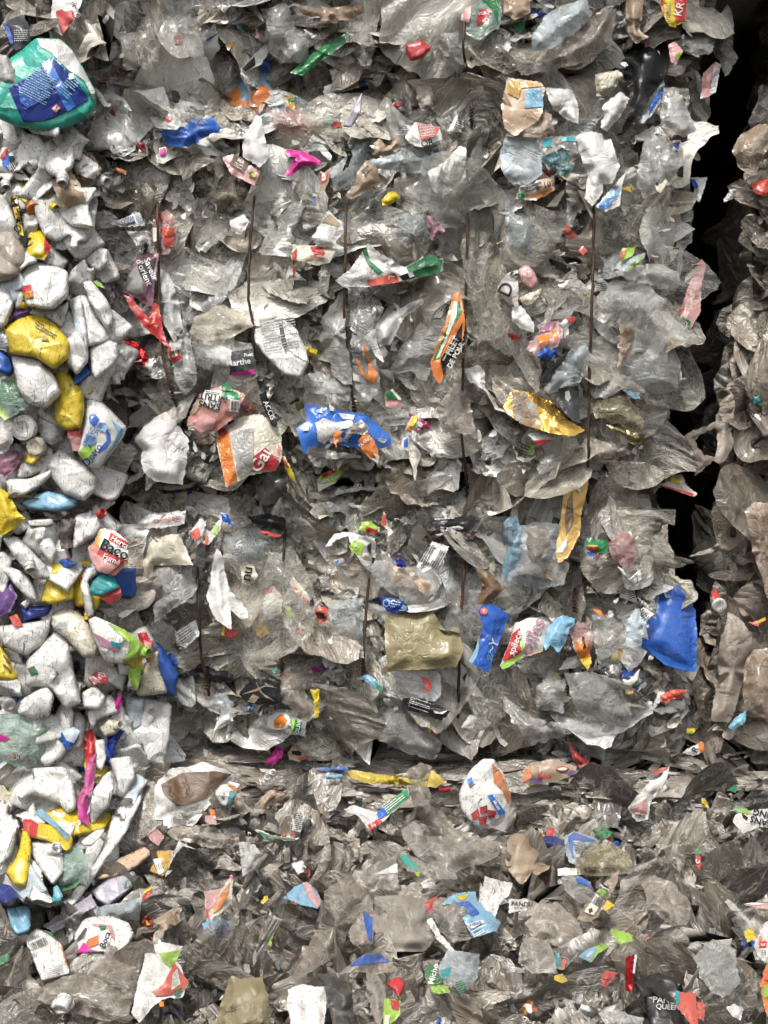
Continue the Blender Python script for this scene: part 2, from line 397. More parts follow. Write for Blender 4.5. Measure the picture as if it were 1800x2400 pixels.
ed = list(range(24))+[24*j+23 for j in range(1, 16)]+[15*24+i for i in range(22, -1, -1)]+[24*j for j in range(14, 0, -1)]
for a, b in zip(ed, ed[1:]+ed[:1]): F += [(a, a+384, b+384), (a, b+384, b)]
o = link('plastic_bale', mesh_from('back_blocker', V, F, np.array(V)[:, [0, 2]], 'core', True)); tag(o, 'added block shutting out light behind the narrow gap between the bales', 'bale', 'bales of sorted plastic')
# block added over the stack to shade the gap and the upper bale
V = []
for yy in (-.12, 2.5):
    for zz in np.linspace(2.32, 3.3, 6):
        for xx in np.linspace(-2.6, 2.6, 24): V.append((xx, yy+(.04*noise2(xx*700, zz*700) if yy < 1 else 0), zz+.03*noise2(xx*600, 9)))
F = []
for b in (0, 144):
    for j in range(5):
        for i in range(23):
            q = b+j*24+i; F += [(q, q+1, q+25), (q, q+25, q+24)]
ed = list(range(24))+[24*j+23 for j in range(1, 6)]+[5*24+i for i in range(22, -1, -1)]+[24*j for j in range(4, 0, -1)]
for a, b in zip(ed, ed[1:]+ed[:1]): F += [(a, a+144, b+144), (a, b+144, b)]
o = link('plastic_bale', mesh_from('sky_blocker', V, F, np.array(V)[:, [0, 2]], 'core', True)); tag(o, 'added block over the stack shading the gap and the upper bale', 'bale', 'bales of sorted plastic')
# heap of loose litter spilling forward
xs = np.linspace(-160, 1960, 70); ys = np.linspace(1700, 2480, 40)
V = []
for y in ys:
    Yv = ysurf(xs, np.full(70, y))+0.05
    for x, q in zip(xs, Yv):
        w = W(x, y, float(q)); w[2] = max(w[2]-0.01, -0.02); V.append(w)
F = []
for j in range(39):
    for i in range(69):
        a, b, c, d = j*70+i, j*70+i+1, (j+1)*70+i+1, (j+1)*70+i; F += [(a, b, c), (a, c, d)]
tag(link('soil_heap', mesh_from('soil_heap', V, F, np.array(V)[:, [0, 1]]*1.0, 'soil', True)), kind='structure')

# ------------------------------------------------------------------ packed film: the mass underneath, then the sheets one can count
LIB = {}
LIB['t'] = [crumple(5000+i, .034, [1, 1.6, 2.6][i % 3], 2, .0042) for i in range(14)]
for cls, (cnt, size, fl) in {'s': (14, .075, 3), 'm': (24, .13, 4), 'l': (20, .20, 5), 'x': (12, .30, 6)}.items():
    LIB[cls] = [crumple(1000*ord(cls)+i, size, random.Random(i).choice([1, 1.4, 2.0, 2.8]), fl, size/ {'s':9,'m':14,'l':19,'x':24}[cls]) for i in range(cnt)]
for cls, size in (('m', .13), ('l', .19), ('x', .28)):
    LIB[cls] += [pleat(9000+i+ord(cls), size, [1.3, 1.8, 2.6][i % 3]) for i in range(len(LIB[cls])//2)]
def mass(name, mat, label, n, area, sizes, seed, depth=(0.0, 0.05), tilt=0.45, density=None):
    rng = np.random.default_rng(seed); Vs, Fs, Us, off = [], [], [], 0; c = 0
    while c < n:
        px, py = rng.uniform(area[0], area[2]), rng.uniform(area[1], area[3])
        if density is not None and not density(px, py, rng): continue
        c += 1
        B_ = LIB[rng.choice(list(sizes))]; P, F, uv = B_[rng.integers(0, len(B_))]
        reg = region(px, py); sq = 1.0
        M = np.array(orient(rng, tilt))
        if reg == 'layers' or (abs(py-1150) < 35) or abs(py-190) < 30:
            M = np.array(orient(rng, .18, normal=(0, -0.4, 1)))
        if reg == 'gap': M = np.array(orient(rng, .3, normal=(rng.choice([-1, 1]), -.5, 0)))
        y = float(ysurf(px, py))+rng.uniform(*depth)
        w = W(px, py, y); w[2] = max(w[2], 0.02)
        Q = (P*rng.uniform(.7, 1.25))@M.T
        if reg == 'layers': Q[:, 0] *= 1.7; Q[:, 1:] *= .7
        Q = Q+w
        Vs.append(Q); Fs.append(F+off); Us.append(uv+rng.uniform(0, 9, 2)); off += len(Q)
    me = mesh_from(name, np.vstack(Vs), np.vstack(Fs), np.vstack(Us), mat, True)
    return tag(link(name, me), label, kind='stuff')
is_in = lambda *rs: (lambda px, py, rng: region(px, py) in rs)
mass('packed_clear_film', 'packed_clear', 'mass of crumpled clear film packed in the bale faces', 2100, (150, -40, 1640, 1760), 'smmml', 11, (0.005, 0.06), tilt=.34, density=lambda x, y, r: region(x, y) in ('upper', 'middle', 'lower') and (x < lerp(y, GL)-22 or y > 1560))
mass('packed_dirty_film', 'packed_dirty', 'mass of soiled grey brown film packed under the heap', 2500, (-60, -60, 1860, 2440), 'mmlss', 12, (0.0, 0.05), density=lambda x, y, r: region(x, y) in ('layers', 'heap') or (region(x, y) == 'lower' and r.random() < .25) or (region(x, y) == 'left' and r.random() < .5) or (region(x, y) == 'upper' and r.random() < .5))
mass('packed_tan_film', 'packed_tan', 'mass of tan film packed in the bale across the gap', 520, (1580, -60, 1880, 1760), 'smm', 13, (0.0, 0.05), density=lambda x, y, r: region(x, y) == 'right' and x > lerp(y, GR)+18)

def wall_mass(name, mat, label, n, seed):
    """film along the side of the far bale, running back into the dark gap"""
    rng = np.random.default_rng(seed); Vs, Fs, Us, off = [], [], [], 0
    for _ in range(n):
        py = rng.uniform(-250, 1640); yb = rng.uniform(.22, 1.1)
        w = W(float(lerp(py, GR)), py, 0.1); w = np.array([w[0]+.3*yb-rng.uniform(0, .05), .1+yb, w[2]])
        B_ = LIB[rng.choice(list('smm'))]; P, F, uv = B_[rng.integers(0, len(B_))]
        M = np.array(orient(rng, .35, normal=(-1, -.35, 0)))
        Vs.append((P*rng.uniform(.8, 1.3))@M.T+w); Fs.append(F+off); Us.append(uv+rng.uniform(0, 9, 2)); off += len(P)
    tag(link(name, mesh_from(name, np.vstack(Vs), np.vstack(Fs), np.vstack(Us), mat, True)), label, kind='stuff')
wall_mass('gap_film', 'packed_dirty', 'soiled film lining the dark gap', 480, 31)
mass('clear_shreds', 'packed_clear', 'small torn shreds of clear film caught on the bale faces', 1500, (150, -40, 1640, 1760), 't', 41, (-0.035, 0.02), tilt=.5, density=is_in('upper', 'middle', 'lower'))
mass('dirty_shreds', 'packed_dirty', 'small torn shreds of soiled film over the loose heap', 1100, (-40, 1720, 1840, 2440), 'tts', 42, (-0.055, 0.0), tilt=.6, density=is_in('layers', 'heap'))
# ------------------------------------------------------------------ recognisable pieces, one object each, with the printed parts the photo shows
PAL = dict(w=(.74,.73,.70), cr=(.66,.61,.48), y=(.72,.53,.015), r=(.52,.02,.025), b=(.008,.10,.48), nv=(.012,.025,.16), lb=(.22,.45,.62), t=(.0,.30,.33),
    g=(.012,.20,.06), lg=(.36,.60,.07), o=(.72,.20,.02), m=(.62,.015,.28), pk=(.68,.36,.35), mv=(.36,.17,.24), k=(.012,.012,.013), br=(.17,.10,.055),
    tn=(.42,.31,.21), gd=(.62,.38,.09), ol=(.30,.255,.13), gy=(.36,.355,.34), pb=(.52,.60,.64), ch=(.05,.052,.055), tg=(.0,.42,.32), sb=(.02,.16,.62),
    ft=(.60,.27,.22), lv=(.50,.47,.55), gw=(.50,.50,.48), dk=(.07,.06,.05), pe=(.66,.47,.33), co=(.66,.10,.06), mt=(.33,.50,.42), vi=(.10,.05,.16), bw=(.40,.34,.28), hb=(.36,.325,.28))
def getmat(code):
    if code in MATS: return MATS[code]
    f, c = code.split(':'); col = PAL[c]
    dark = c in 'k ch nv vi dk'.split(); dull = col if dark else tuple(x*.72+.012 for x in col)
    if f == 'hd': return solid_mat(code, tuple(x*.8 for x in col) if c == 'w' else dull, 0.34, 0.62 if c in ('w', 'gw', 'cr') else .5, wr=.3, bd=.015, fine=.4, scratch=1, sm=.55, facet=13, dirtcol=(.075,.06,.045))      # hard bottle plastic
    if f == 'pr': return solid_mat(code, dull, 0.26, 0.16 if dark else 0.34, wr=.5, bd=.018, fine=.5, scratch=.6, spec=.15 if dark else .38, dirtcol=(.16,.135,.11))       # print on film
    if f == 'pa': return solid_mat(code, tuple(x*.76 for x in col), 0.42, 0.46, wr=.7, bd=.02, fine=.45, scratch=.5, dirtcol=(.17,.14,.11))    # paper, thin white film
    if f == 'pd': return solid_mat(code, tuple(x*.8+.01 for x in dull), 0.36, 0.58, wr=.6, bd=.02, fine=.5, scratch=.8, spec=.2 if dark else .35, dirtcol=(.15,.125,.10))   # muddy print
    if f == 'pq': return solid_mat(code, tuple(x*.66 for x in col), 0.46, 0.6, wr=.75, bd=.022, fine=.5, scratch=.7, dirtcol=(.15,.12,.09))   # muddy paper
    if f == 'fo': return solid_mat(code, col, 0.2, 0.2, metal=.85, wr=.9, bd=.02, fine=.8)         # metallised foil
    if f == 'dp': return solid_mat(code, tuple(x*(.85 if c == 'w' else .6) for x in col), 0.42, 0.62, wr=.6, bd=.022, fine=.6, dirtcol=(.13,.10,.075))     # very dirty
    if f == 'ink': return solid_mat(code, dull if c != 'w' else tuple(x*.78 for x in col), 0.45, 0.22, wr=.5, bd=.02, fine=.55, spec=.15 if dark else .35)
    if f == 'fm': return film_mat(code, [col, tuple(x*.85 for x in col)], alpha=(.28, .5), dirt=.18, white=.5)
    if f == 'fk': return film_mat(code, [col, tuple(x*.85 for x in col)], alpha=(.5, .75), dirt=.28, white=.45)
    raise KeyError(code)
def pts(s, c, r):
    a = np.array([[float(t) for t in q.split(',')] for q in s.split()])
    return a/2.765+np.array([c*600, r*600])
HEROES = []    # (name, label, polygon px, centre, opaque)
class P:
    def __init__(s, name, mat, poly): s.a = (name, mat, poly)
class T:
    def __init__(s, txt, x, y, size, ang, mat='ink:k', name='lettering', bold=0.012, sh=1.0): s.a = (txt, x, y, size, ang, mat, name, bold, sh)
class L:
    def __init__(s, x, y, w, h, ang, rows, mat='ink:k', bar=False): s.a = (x, y, w, h, ang, rows, mat, bar)
class K:
    def __init__(s, x, y, r, mat='hd:w', tilt=(0.2, 0.2), name='cap', deep=.5): s.a = (x, y, r, mat, tilt, name, deep)
class N:
    def __init__(s, x, y, ang, ln, r0, mat='hd:w', name='neck'): s.a = (x, y, ang, ln, r0, mat, name)
def lathe(prof, n=28):
    V, F = [], []; k = len(prof)
    for i in range(n):
        a = 2*math.pi*i/n
        for r, z in prof: V.append((r*math.cos(a), r*math.sin(a), z))
    for i in range(n):
        j = (i+1) % n
        for q in range(k-1):
            a, b, c, d = i*k+q, j*k+q, j*k+q+1, i*k+q+1; F += [(a, b, c), (a, c, d)]
    V = np.array(V); uv = np.stack([V[:, 0]+V[:, 2]*.3, V[:, 1]+V[:, 2]*.7], 1)
    return V, F, uv
def H(c, r, name, label, cat, mat, poly, h=0, z=0, parts=(), cr=None, group=None, seed=None, sm=1, tilt=None, back=True):
    """an outline on the pile -> its own curved, creased body at its real depth; h = how far it swells (mm)"""
    seed = seed if seed is not None else len(HEROES)*13+5
    rng = np.random.default_rng(seed)
    pp = pts(poly, c, r); cen = pp.mean(0); size = max(np.ptp(pp[:, 0]), np.ptp(pp[:, 1]))
    fin = mat.split(':')[0]
    low = cen[1] > 1790
    mud = lambda q: q.replace('pr:', 'pd:').replace('pa:', 'pq:') if low else q
    mat = mud(mat); fin = {'pd': 'pr', 'pq': 'pa'}.get(mat.split(':')[0], fin)
    if cen[1] > 1850 and fin in ('fk', 'fm', 'dp') and mat.split(':')[1] in ('gw', 'gy') and not name.endswith('bottle'): mat = fin+':hb'
    amp = {'hd': .085, 'pr': .045, 'pa': .065, 'fo': .06, 'dp': .07, 'fm': .085, 'fk': .09}.get(fin, .03)
    if cr is not None and fin != 'hd': amp = max(cr, amp*.6)
    if cen[1] > 1850 and fin in ('fk', 'fm', 'dp', 'pa') and len(parts) < 2: amp *= 1.8
    if fin == 'hd': amp = .05 if cr is None else .036
    dome = 0
    if fin != 'hd': dome, h, sm = h*.9, 0, 0
    else: h = h*.55
    if fin == 'hd':
        q_ = np.roll(pp, -1, 0); outline = np.stack([pp*.9+q_*.1, pp*.1+q_*.9], 1).reshape(-1, 2)
    else: outline = pp
    jag = 0.0 if fin == 'hd' else 0.8
    step = min(max(size/26, 2.6), 4.0 if parts else 6.0)
    outline = resample(outline, step, rng, jag)
    if fin in ('fm', 'fk', 'dp', 'pa') and size > 30 and len(outline) > 12:
        t_ = np.arange(len(outline))/len(outline)*2*math.pi; wob = sum(rng.normal(0, 1)*np.sin(k_*t_+rng.uniform(0, 6.28))/k_**.6 for k_ in (3, 5, 8, 12, 17, 23))
        nv_ = outline-cen; nv_ /= np.linalg.norm(nv_, axis=1)[:, None]+1e-9
        outline = outline+nv_*(wob*size*(.022 if fin in ('fm', 'fk', 'dp') else .012))[:, None]
    f = fill(outline, step, rng)
    if f is None: print('bad hero', label); return
    Q, F = f
    reg_slope = 0.0009 if cen[1] > 1880 else 0.00025
    Y0 = min(float(ysurf(cen[0], cen[1])), 0.10)-0.042-z/1000-(.014 if cen[1] > 1850 else 0)
    tx, ty = (rng.normal(0, .10, 2) if tilt is None else tilt)
    cd = rng.uniform(0, math.pi); ck = rng.uniform(.04, .10)
    eph = rng.uniform(0, 6); ecurl = .14 if len(parts) < 1 else .05
    cseed = int(rng.integers(1, 1e6)); dw = max(5.0, min(h*.9+3, size*.2))
    def cre(dx, dy):
        g = np.random.default_rng(cseed); o = np.zeros_like(dx)
        for i in range(6):
            th = g.uniform(0, math.pi); lam = size*(g.uniform(.3, .95) if fin == 'hd' else g.uniform(.16, .6)); ph = g.uniform(0, 9)
            t = tri((dx*math.cos(th)+dy*math.sin(th))/lam+ph+.3*np.sin((dx*math.sin(th)-dy*math.cos(th))/size*g.uniform(3, 8)+g.uniform(0, 6)))
            if fin == 'hd' and i % 2: t = t*t*(3-2*t)
            o = o+(t-.5)*g.uniform(.4, 1)*lam/size/.4
        if fin in ('fm', 'fk', 'dp', 'pa'):      # folds pulled out of one corner
            qc = pp[int(g.integers(0, len(pp)))]-cen; a_ = dx-qc[0]*1.1; b_ = dy-qc[1]*1.1; th_ = np.arctan2(b_, a_); rr_ = np.hypot(a_, b_)/size
            kf = g.uniform(7, 13); o = o+g.uniform(.35, .7)*rr_*tri(th_*kf/math.pi+.35*np.sin(rr_*9+g.uniform(0, 6)))*(.5+.5*np.sin(th_*3+g.uniform(0, 6)))
        if fin == 'hd':
            o = o*.45; roof = None
            for i in range(7):      # crushed flat: a few panes meeting in sharp folds
                th = i*2*math.pi/7+g.uniform(-.4, .4); pl = g.uniform(.3, 1.6)-g.uniform(2.5, 8)*(dx*math.cos(th)+dy*math.sin(th))/size
                roof = pl if roof is None else np.minimum(roof, pl)
            o = o+roof*.8
            for i in range(4):      # dents with a sharp rim
                a, b = g.uniform(-.42, .42, 2)*size; th = g.uniform(0, 3.14); rr, el = size*g.uniform(.10, .26), g.uniform(1.2, 3.2)
                p1 = (dx-a)*math.cos(th)+(dy-b)*math.sin(th); p2 = -(dx-a)*math.sin(th)+(dy-b)*math.cos(th)
                o = o-g.uniform(.5, 1.3)*np.maximum(0, 1-np.sqrt((p1/rr)**2+(p2/rr/el)**2))
        return o
    def hf(x, y):
        x = np.asarray(x, float); y = np.asarray(y, float); dx, dy = (x-cen[0]), (y-cen[1])
        q = (dx*math.cos(cd)+dy*math.sin(cd))/size
        o = (tx*dx+ty*dy)/1000+reg_slope*dy-ck*size/1000*(q*2)**2*.5+cre(dx, dy)*amp*size/1000
        if fin != 'hd' and size > 45 and len(o):      # limp edges roll back here and there
            xy = np.stack([x, y], 1); d = distpoly(outline, xy)*inside(outline, xy); th = np.arctan2(dy, dx)
            o = o-size/1000*ecurl*(1-sst(0, size*.16, d))*(.5+.5*np.sin(th*2+eph)*np.sin(th*3+eph*2))
        if dome:
            xy = np.stack([x, y], 1); d = distpoly(outline, xy)*inside(outline, xy)
            o = o+dome/1000*.55*sst(0, 1, d/max(dome*1.6, size*.22))
        if h:
            xy = np.stack([x, y], 1); d = distpoly(outline, xy)*inside(outline, xy)
            o = o+h/1000*np.sqrt(1-np.clip(1-d/dw, 0, 1)**2)
        return o
    org = W(cen[0], cen[1], Y0)
    def wp(x, y, lift=0.0):
        hh = hf(x, y)+lift; Yv = Y0-hh; s = (D+Yv)/D
        return np.stack([(x-900)/1000*s, Yv, ZC-(y-1200)/1000*s], 1)-org
    V = wp(Q[:, 0], Q[:, 1]); uv = np.stack([Q[:, 0], -Q[:, 1]], 1)/1000
    if h:      # closed body: a flatter back shares the rim
        nb = len(outline); n = len(V); rim = distpoly(outline, Q) < 1e-3
        idx = np.where(rim, np.arange(n), -1); inner = np.where(~rim)[0]; idx[inner] = n+np.arange(len(inner))
        d = distpoly(outline, Q[inner]); Bk = V[inner].copy(); Bk[:, 1] += h*1.5/1000*np.sqrt(1-np.clip(1-d/dw, 0, 1)**2)+.001
        V = np.vstack([V, Bk]); uv = np.vstack([uv, uv[inner]]); F = np.vstack([F, idx[F][:, ::-1]])
    M0 = Matrix.Translation(org)
    me = mesh_from(name, V, F, uv, getmat(mat), True)
    o = link(name, me, None, M0); tag(o, label, cat, group)
    HEROES.append((o, label, pp, cen, fin not in ('fm', 'fk'), size))
    k = np.array([c*600, r*600]); holder = None; last = None
    for i, a in enumerate(parts):
        lift = 0.0022+0.0007*i
        if isinstance(a, P):
            nm, mt, ps = a.a; q = resample(pts(ps, c, r), 3.5, rng, .3); f = fill(q, 3.8, rng)
            if f is None or not len(f[1]): print('bad part', label, nm); continue
            q, ff = f
            par = last if last is not None and nm in ('panel_line', 'diamond_field', 'triangle_hole', 'seal_core', 'bubble_shine', 'collar_line', 'oval_core', 'cap_rib', 'dot', 'cyan_face', 'barcode_panel', 'white_foot', 'recycling_mark') and last.parent == o else o
            last = link(nm, mesh_from(nm, wp(q[:, 0], q[:, 1], lift), ff, np.stack([q[:, 0], -q[:, 1]], 1)/1000, getmat(mud(mt)), True), par, M0)
            if par == o and nm.split('_')[-1] in ('label', 'panel', 'band', 'field', 'box', 'tag', 'badge', 'block', 'seal', 'square', 'foot'): holder = last
        elif isinstance(a, L):
            x, y, w, hh, ang, rows, mt, bar = a.a; w, hh = w/2.765, hh/2.765; cx, cyy = np.array([x, y])/2.765+k
            ca, sa = math.cos(R(ang)), -math.sin(R(ang)); V2, F2 = [], []
            def quad(a0, b0, a1, b1):
                nseg = max(1, int((a1-a0)/4))
                for q in range(nseg):
                    u0, u1 = a0+(a1-a0)*q/nseg, a0+(a1-a0)*(q+1)/nseg
                    for (u, v) in ((u0, b0), (u1, b0), (u1, b1), (u0, b1)): V2.append((cx+u*ca-v*sa, cyy+u*sa+v*ca))
                    n = len(V2)-4; F2.extend([(n, n+1, n+2), (n, n+2, n+3)])
            if bar:
                u = -w/2
                while u < w/2:
                    b = rng.uniform(.4, 1.5); quad(u, -hh/2, u+b, hh/2); u += b+rng.uniform(.5, 1.6)
            else:
                for j in range(rows):
                    v = -hh/2+hh*(j+.2)/rows; th = hh/rows*.42; u = -w/2
                    while u < w/2-1:
                        b = min(rng.uniform(2, 9), w/2-u); quad(u, v, u+b, v+th); u += b+rng.uniform(.8, 1.6)
                        if rng.random() < .04: break
            if not V2: continue
            V2 = np.array(V2); nm = 'barcode' if bar else 'small_print'
            link(nm, mesh_from(nm, wp(V2[:, 0], V2[:, 1], lift+.0008), F2, V2/1000, getmat(mt)), holder or o, M0)
        elif isinstance(a, T):
            txt, x, y, sz, ang, mt, nm, bold, sh = a.a
            cu = bpy.data.curves.new('lettering', 'FONT'); cu.body = txt; cu.size = sz/2.765*1.38; cu.align_x = 'CENTER'; cu.align_y = 'CENTER'; cu.offset = bold*cu.size; cu.resolution_u = 3; cu.shear = 0
            cu.space_line = .85
            to = bpy.data.objects.new('t', cu); COL.objects.link(to); bpy.context.view_layer.update()
            tm = bpy.data.meshes.new_from_object(to.evaluated_get(bpy.context.evaluated_depsgraph_get()))
            bpy.data.objects.remove(to)
            import bmesh
            bm = bmesh.new(); bm.from_mesh(tm)
            if not bm.verts: bm.free(); continue
            for axis in (0, 1):
                lo = min(q.co[axis] for q in bm.verts); hi = max(q.co[axis] for q in bm.verts); t = lo+4
                while t < hi:
                    p0 = [0, 0, 0]; n0 = [0, 0, 0]; p0[axis] = t; n0[axis] = 1
                    bmesh.ops.bisect_plane(bm, geom=bm.verts[:]+bm.edges[:]+bm.faces[:], plane_co=p0, plane_no=n0); t += 4.5
            bmesh.ops.triangulate(bm, faces=bm.faces[:]); bm.verts.index_update()
            v = np.array([(q.co.x*sh, q.co.y) for q in bm.verts]); ff = [tuple(q.index for q in fc.verts) for fc in bm.faces]; bm.free(); bpy.data.meshes.remove(tm)
            cx, cyy = np.array([x, y])/2.765+k; ca, sa = math.cos(R(ang)), math.sin(R(ang))
            X = cx+v[:, 0]*ca-v[:, 1]*sa; Yp = cyy-(v[:, 0]*sa+v[:, 1]*ca)
            link(nm, mesh_from(nm, wp(X, Yp, lift+.0012), ff, np.stack([X, -Yp], 1)/1000, getmat(mt)), holder or o, M0)
        elif isinstance(a, K):
            x, y, rr, mt, (ta, tb), nm, deep = a.a; rr = rr/2.765/1000*(D+Y0)/D; x, y = np.array([x, y])/2.765+k
            V3, F3, u3 = lathe([(0, deep*.86*rr), (.12*rr, deep*.9*rr), (.55*rr, deep*.86*rr), (.6*rr, deep*rr), (.8*rr, deep*rr), (.84*rr, deep*.93*rr), (.9*rr, deep*rr), (.97*rr, deep*.95*rr), (rr, deep*.8*rr), (rr, -deep*.2*rr), (1.05*rr, -deep*.25*rr), (1.05*rr, -deep*rr)])
            Mx = Euler((R(90)+tb, 0, 0)).to_matrix(); Mx = Matrix.Rotation(ta, 3, 'Z') @ Mx
            V3 = V3@np.array(Mx).T+wp(np.array([x]), np.array([y]), .004+rr*.3)[0]
            link(nm, mesh_from(nm, V3, F3, u3, getmat(mt), True), o, M0)
        elif isinstance(a, N):
            x, y, ang, ln, r0, mt, nm = a.a; q = (D+Y0)/D/2765; ln *= q; r0 *= q; x, y = np.array([x, y])/2.765+k
            V3, F3, u3 = lathe([(r0*1.1, 0), (r0, .1*ln), (r0, .4*ln), (r0*1.14, .44*ln), (r0*1.14, .52*ln), (r0, .56*ln), (r0, .68*ln), (r0*1.1, .71*ln), (r0, .75*ln), (r0, .86*ln), (r0*1.08, .9*ln), (r0*1.02, ln), (r0*.82, ln), (r0*.8, .3*ln), (0, .28*ln)])
            dv = Vector((math.cos(R(ang)), -.55, math.sin(R(ang)))).normalized()
            V3 = V3@np.array(dv.to_track_quat('Z', 'Y').to_matrix()).T+wp(np.array([x]), np.array([y]), .002)[0]
            link(nm, mesh_from(nm, V3, F3, u3, getmat(mt), True), o, M0)
    return o
# ---- crop (0,0)
H(0,0,'crushed_jug','crushed white and turquoise jug with a big dark blue label','bottle','hd:tg','230,245 390,250 470,320 560,470 620,590 620,690 560,760 400,835 300,845 100,820 -30,760 -60,600 0,420 120,340',h=34,z=28,cr=.012,parts=[
 P('bare_shoulder','hd:w','236,250 390,256 466,325 555,475 614,590 610,650 545,520 440,450 335,345 262,300'),
 P('label','pr:nv','55,570 215,480 335,370 480,500 575,640 480,700 290,780 150,790 110,700'),P('blue_stripe','pr:sb','268,412 320,385 492,690 438,722'),
 P('label_panel','pr:b','120,560 215,495 262,440 330,560 300,640 180,700 130,660'),
 L(250,560,190,190,-27,12,'ink:lb'),L(450,560,90,150,-40,9,'ink:lb'),P('warning_diamond','ink:r','365,668 400,700 362,736 328,702'),P('diamond_field','ink:w','365,678 390,700 362,726 338,702'),T('!',364,702,38,-20),P('recycling_mark','ink:w','445,478 478,474 484,510 450,516'),T('ACTIVE',310,480,26,-62,'ink:lb')])
H(0,0,'labelled_bag','clear bag torn beside a curved purple label with white lettering','bag','fm:gw','560,120 700,60 900,200 1000,330 960,470 860,700 800,810 700,700 640,560 560,400 510,250',z=8,parts=[
 P('purple_label','pr:m','785,395 832,480 800,548 705,565 690,640 760,740 800,800 768,800 690,700 650,560 645,520 700,450'),P('label_top','pr:w','620,290 720,340 785,395 700,450 650,500 655,400'),
 T('DECO-TOU',745,520,34,-62,'ink:w'),T('ClE',790,500,30,-62,'ink:w'),T('20-25',700,425,26,58,'ink:k')])
H(0,0,'clear_bag','smooth clear grey bag hanging at the top edge of the photo','bag','fm:gy','1090,-30 1560,-30 1590,60 1520,130 1380,170 1310,235 1180,210 1110,110',h=14,z=14)
H(0,0,'clear_pouch','pointed clear pouch like a sagging pocket under the grey bag','bag','fm:gw','1215,400 1440,235 1560,330 1600,420 1420,610 1290,570 1210,460',h=20,z=14)
H(0,0,'clear_pouch','square clear pouch lying between purple label and clear pockets','bag','fm:gw','780,230 960,190 1040,250 1080,340 930,400 880,450 800,430',h=8,z=14)
H(0,0,'white_flake','white triangular plastic flake under the square clear pouch','flake','pr:pb','930,390 1080,335 1125,450 1090,505 1000,440',z=16)
H(0,0,'crushed_bottle','orange and blue mottled crushed bottle with a blue cap','bottle','hd:lb','1480,600 1600,480 1680,440 1720,470 1780,600 1700,760 1600,780 1460,730',h=18,z=10,parts=[
 P('orange_print','pr:o','1470,610 1540,560 1600,640 1700,540 1770,600 1740,700 1600,780 1465,730'),P('pale_patch','pr:lb','1560,600 1600,580 1620,640 1570,660'),K(1690,440,62,'hd:sb',(.4,.8))])
H(0,0,'blue_bag','crumpled royal blue bag wedged under the seam','bag','pr:b','1020,850 1200,820 1240,765 1370,760 1440,830 1390,880 1330,890 1220,950 1100,950',h=9,z=16)
H(0,0,'white_flake','tall white pointed sheet beside the blue bag','sheet','pa:w','1570,900 1660,750 1690,760 1750,1020 1680,1085 1575,1020',z=12)
H(0,0,'oval_lid','brown cardboard lid with a domed white oval inside','lid','pr:br','425,1000 520,975 600,1000 655,1090 650,1140 600,1175 545,1205 480,1120 440,1060',h=10,z=22,parts=[P('white_dome','hd:w','438,1010 530,990 630,1060 648,1125 610,1165 500,1130 450,1060'),P('scratch_mark','ink:gy','510,1090 570,1058 576,1066 520,1096')])
H(0,0,'tan_wrapper','long tan wrapper hanging below the white oval lid','wrapper','pr:tn','290,900 340,900 400,1000 450,1100 520,1190 555,1290 540,1320 400,1345 340,1200 310,1000',h=9,z=14)
H(0,0,'printed_flake','white flake printed with black scrawl and a blue red fan','flake','pr:w','-40,950 60,960 190,1165 130,1170 -40,1080',h=6,z=18,parts=[P('blue_print','ink:sb','10,1060 40,990 60,1010 60,1110'),P('black_print','ink:ch','60,1010 90,1010 150,1130 70,1110'),P('red_print','ink:r','0,1020 30,965 60,960 20,1040'),L(95,1080,60,90,-60,7,'ink:w')])
H(0,0,'white_sheet','bent dirty white sheet above the tan wrapper','sheet','hd:w','140,870 250,860 340,1020 375,1130 270,1180 160,1100 130,1000',h=8,z=10)
H(0,0,'white_sheet','folded white strip of plastic below the bent dirty sheet','sheet','hd:w','220,1200 385,1135 380,1180 240,1300 225,1270',h=6,z=14)
H(0,0,'printed_strip','yellow and black strip with bold capitals on the white bottle','strip','pr:k','55,1270 110,1265 175,1560 150,1650 100,1400',z=30,parts=[P('yellow_field','pr:y','60,1278 106,1272 116,1318 70,1326'),P('yellow_field','pr:y','82,1345 120,1338 155,1530 128,1520'),T('K',88,1300,48,-8),T('SE\nR\nO',122,1430,46,-10,'ink:k')])
H(0,0,'white_bottle','smooth dirty white bottle side behind the yellow and black strip','bottle','hd:w','-30,1255 50,1265 130,1480 150,1610 -30,1500',h=16,z=14)
H(0,0,'capped_bottle','small white bottle lying with a wide orange cap','bottle','hd:w','135,1380 150,1500 190,1570 250,1480 270,1410 200,1370',h=12,z=14,parts=[P('orange_collar','hd:o','130,1335 210,1300 285,1345 270,1425 200,1370 140,1385'),K(222,1352,50,'hd:o',(.5,.7))])
H(0,0,'yellow_packet','crushed yellow packet with a red corner','packet','pr:y','175,1610 190,1500 260,1490 300,1560 335,1600 290,1680 180,1680',h=12,z=20,parts=[P('red_corner','pr:r','288,1540 335,1600 300,1665 285,1610')])
H(0,0,'stuck_label','small label with a navy panel of fine print on clear film','label','pr:w','715,1450 905,1372 940,1462 800,1472',z=22,parts=[P('navy_panel','ink:nv','745,1445 860,1395 880,1445 790,1462'),L(815,1432,110,48,23,6,'ink:w'),L(905,1420,40,70,23,7,'ink:nv')])
H(0,0,'foam_chunk','broken chunk of bright white foam under the navy label','chunk','pa:w','818,1500 950,1495 972,1560 890,1596',h=9,z=20,cr=.01)
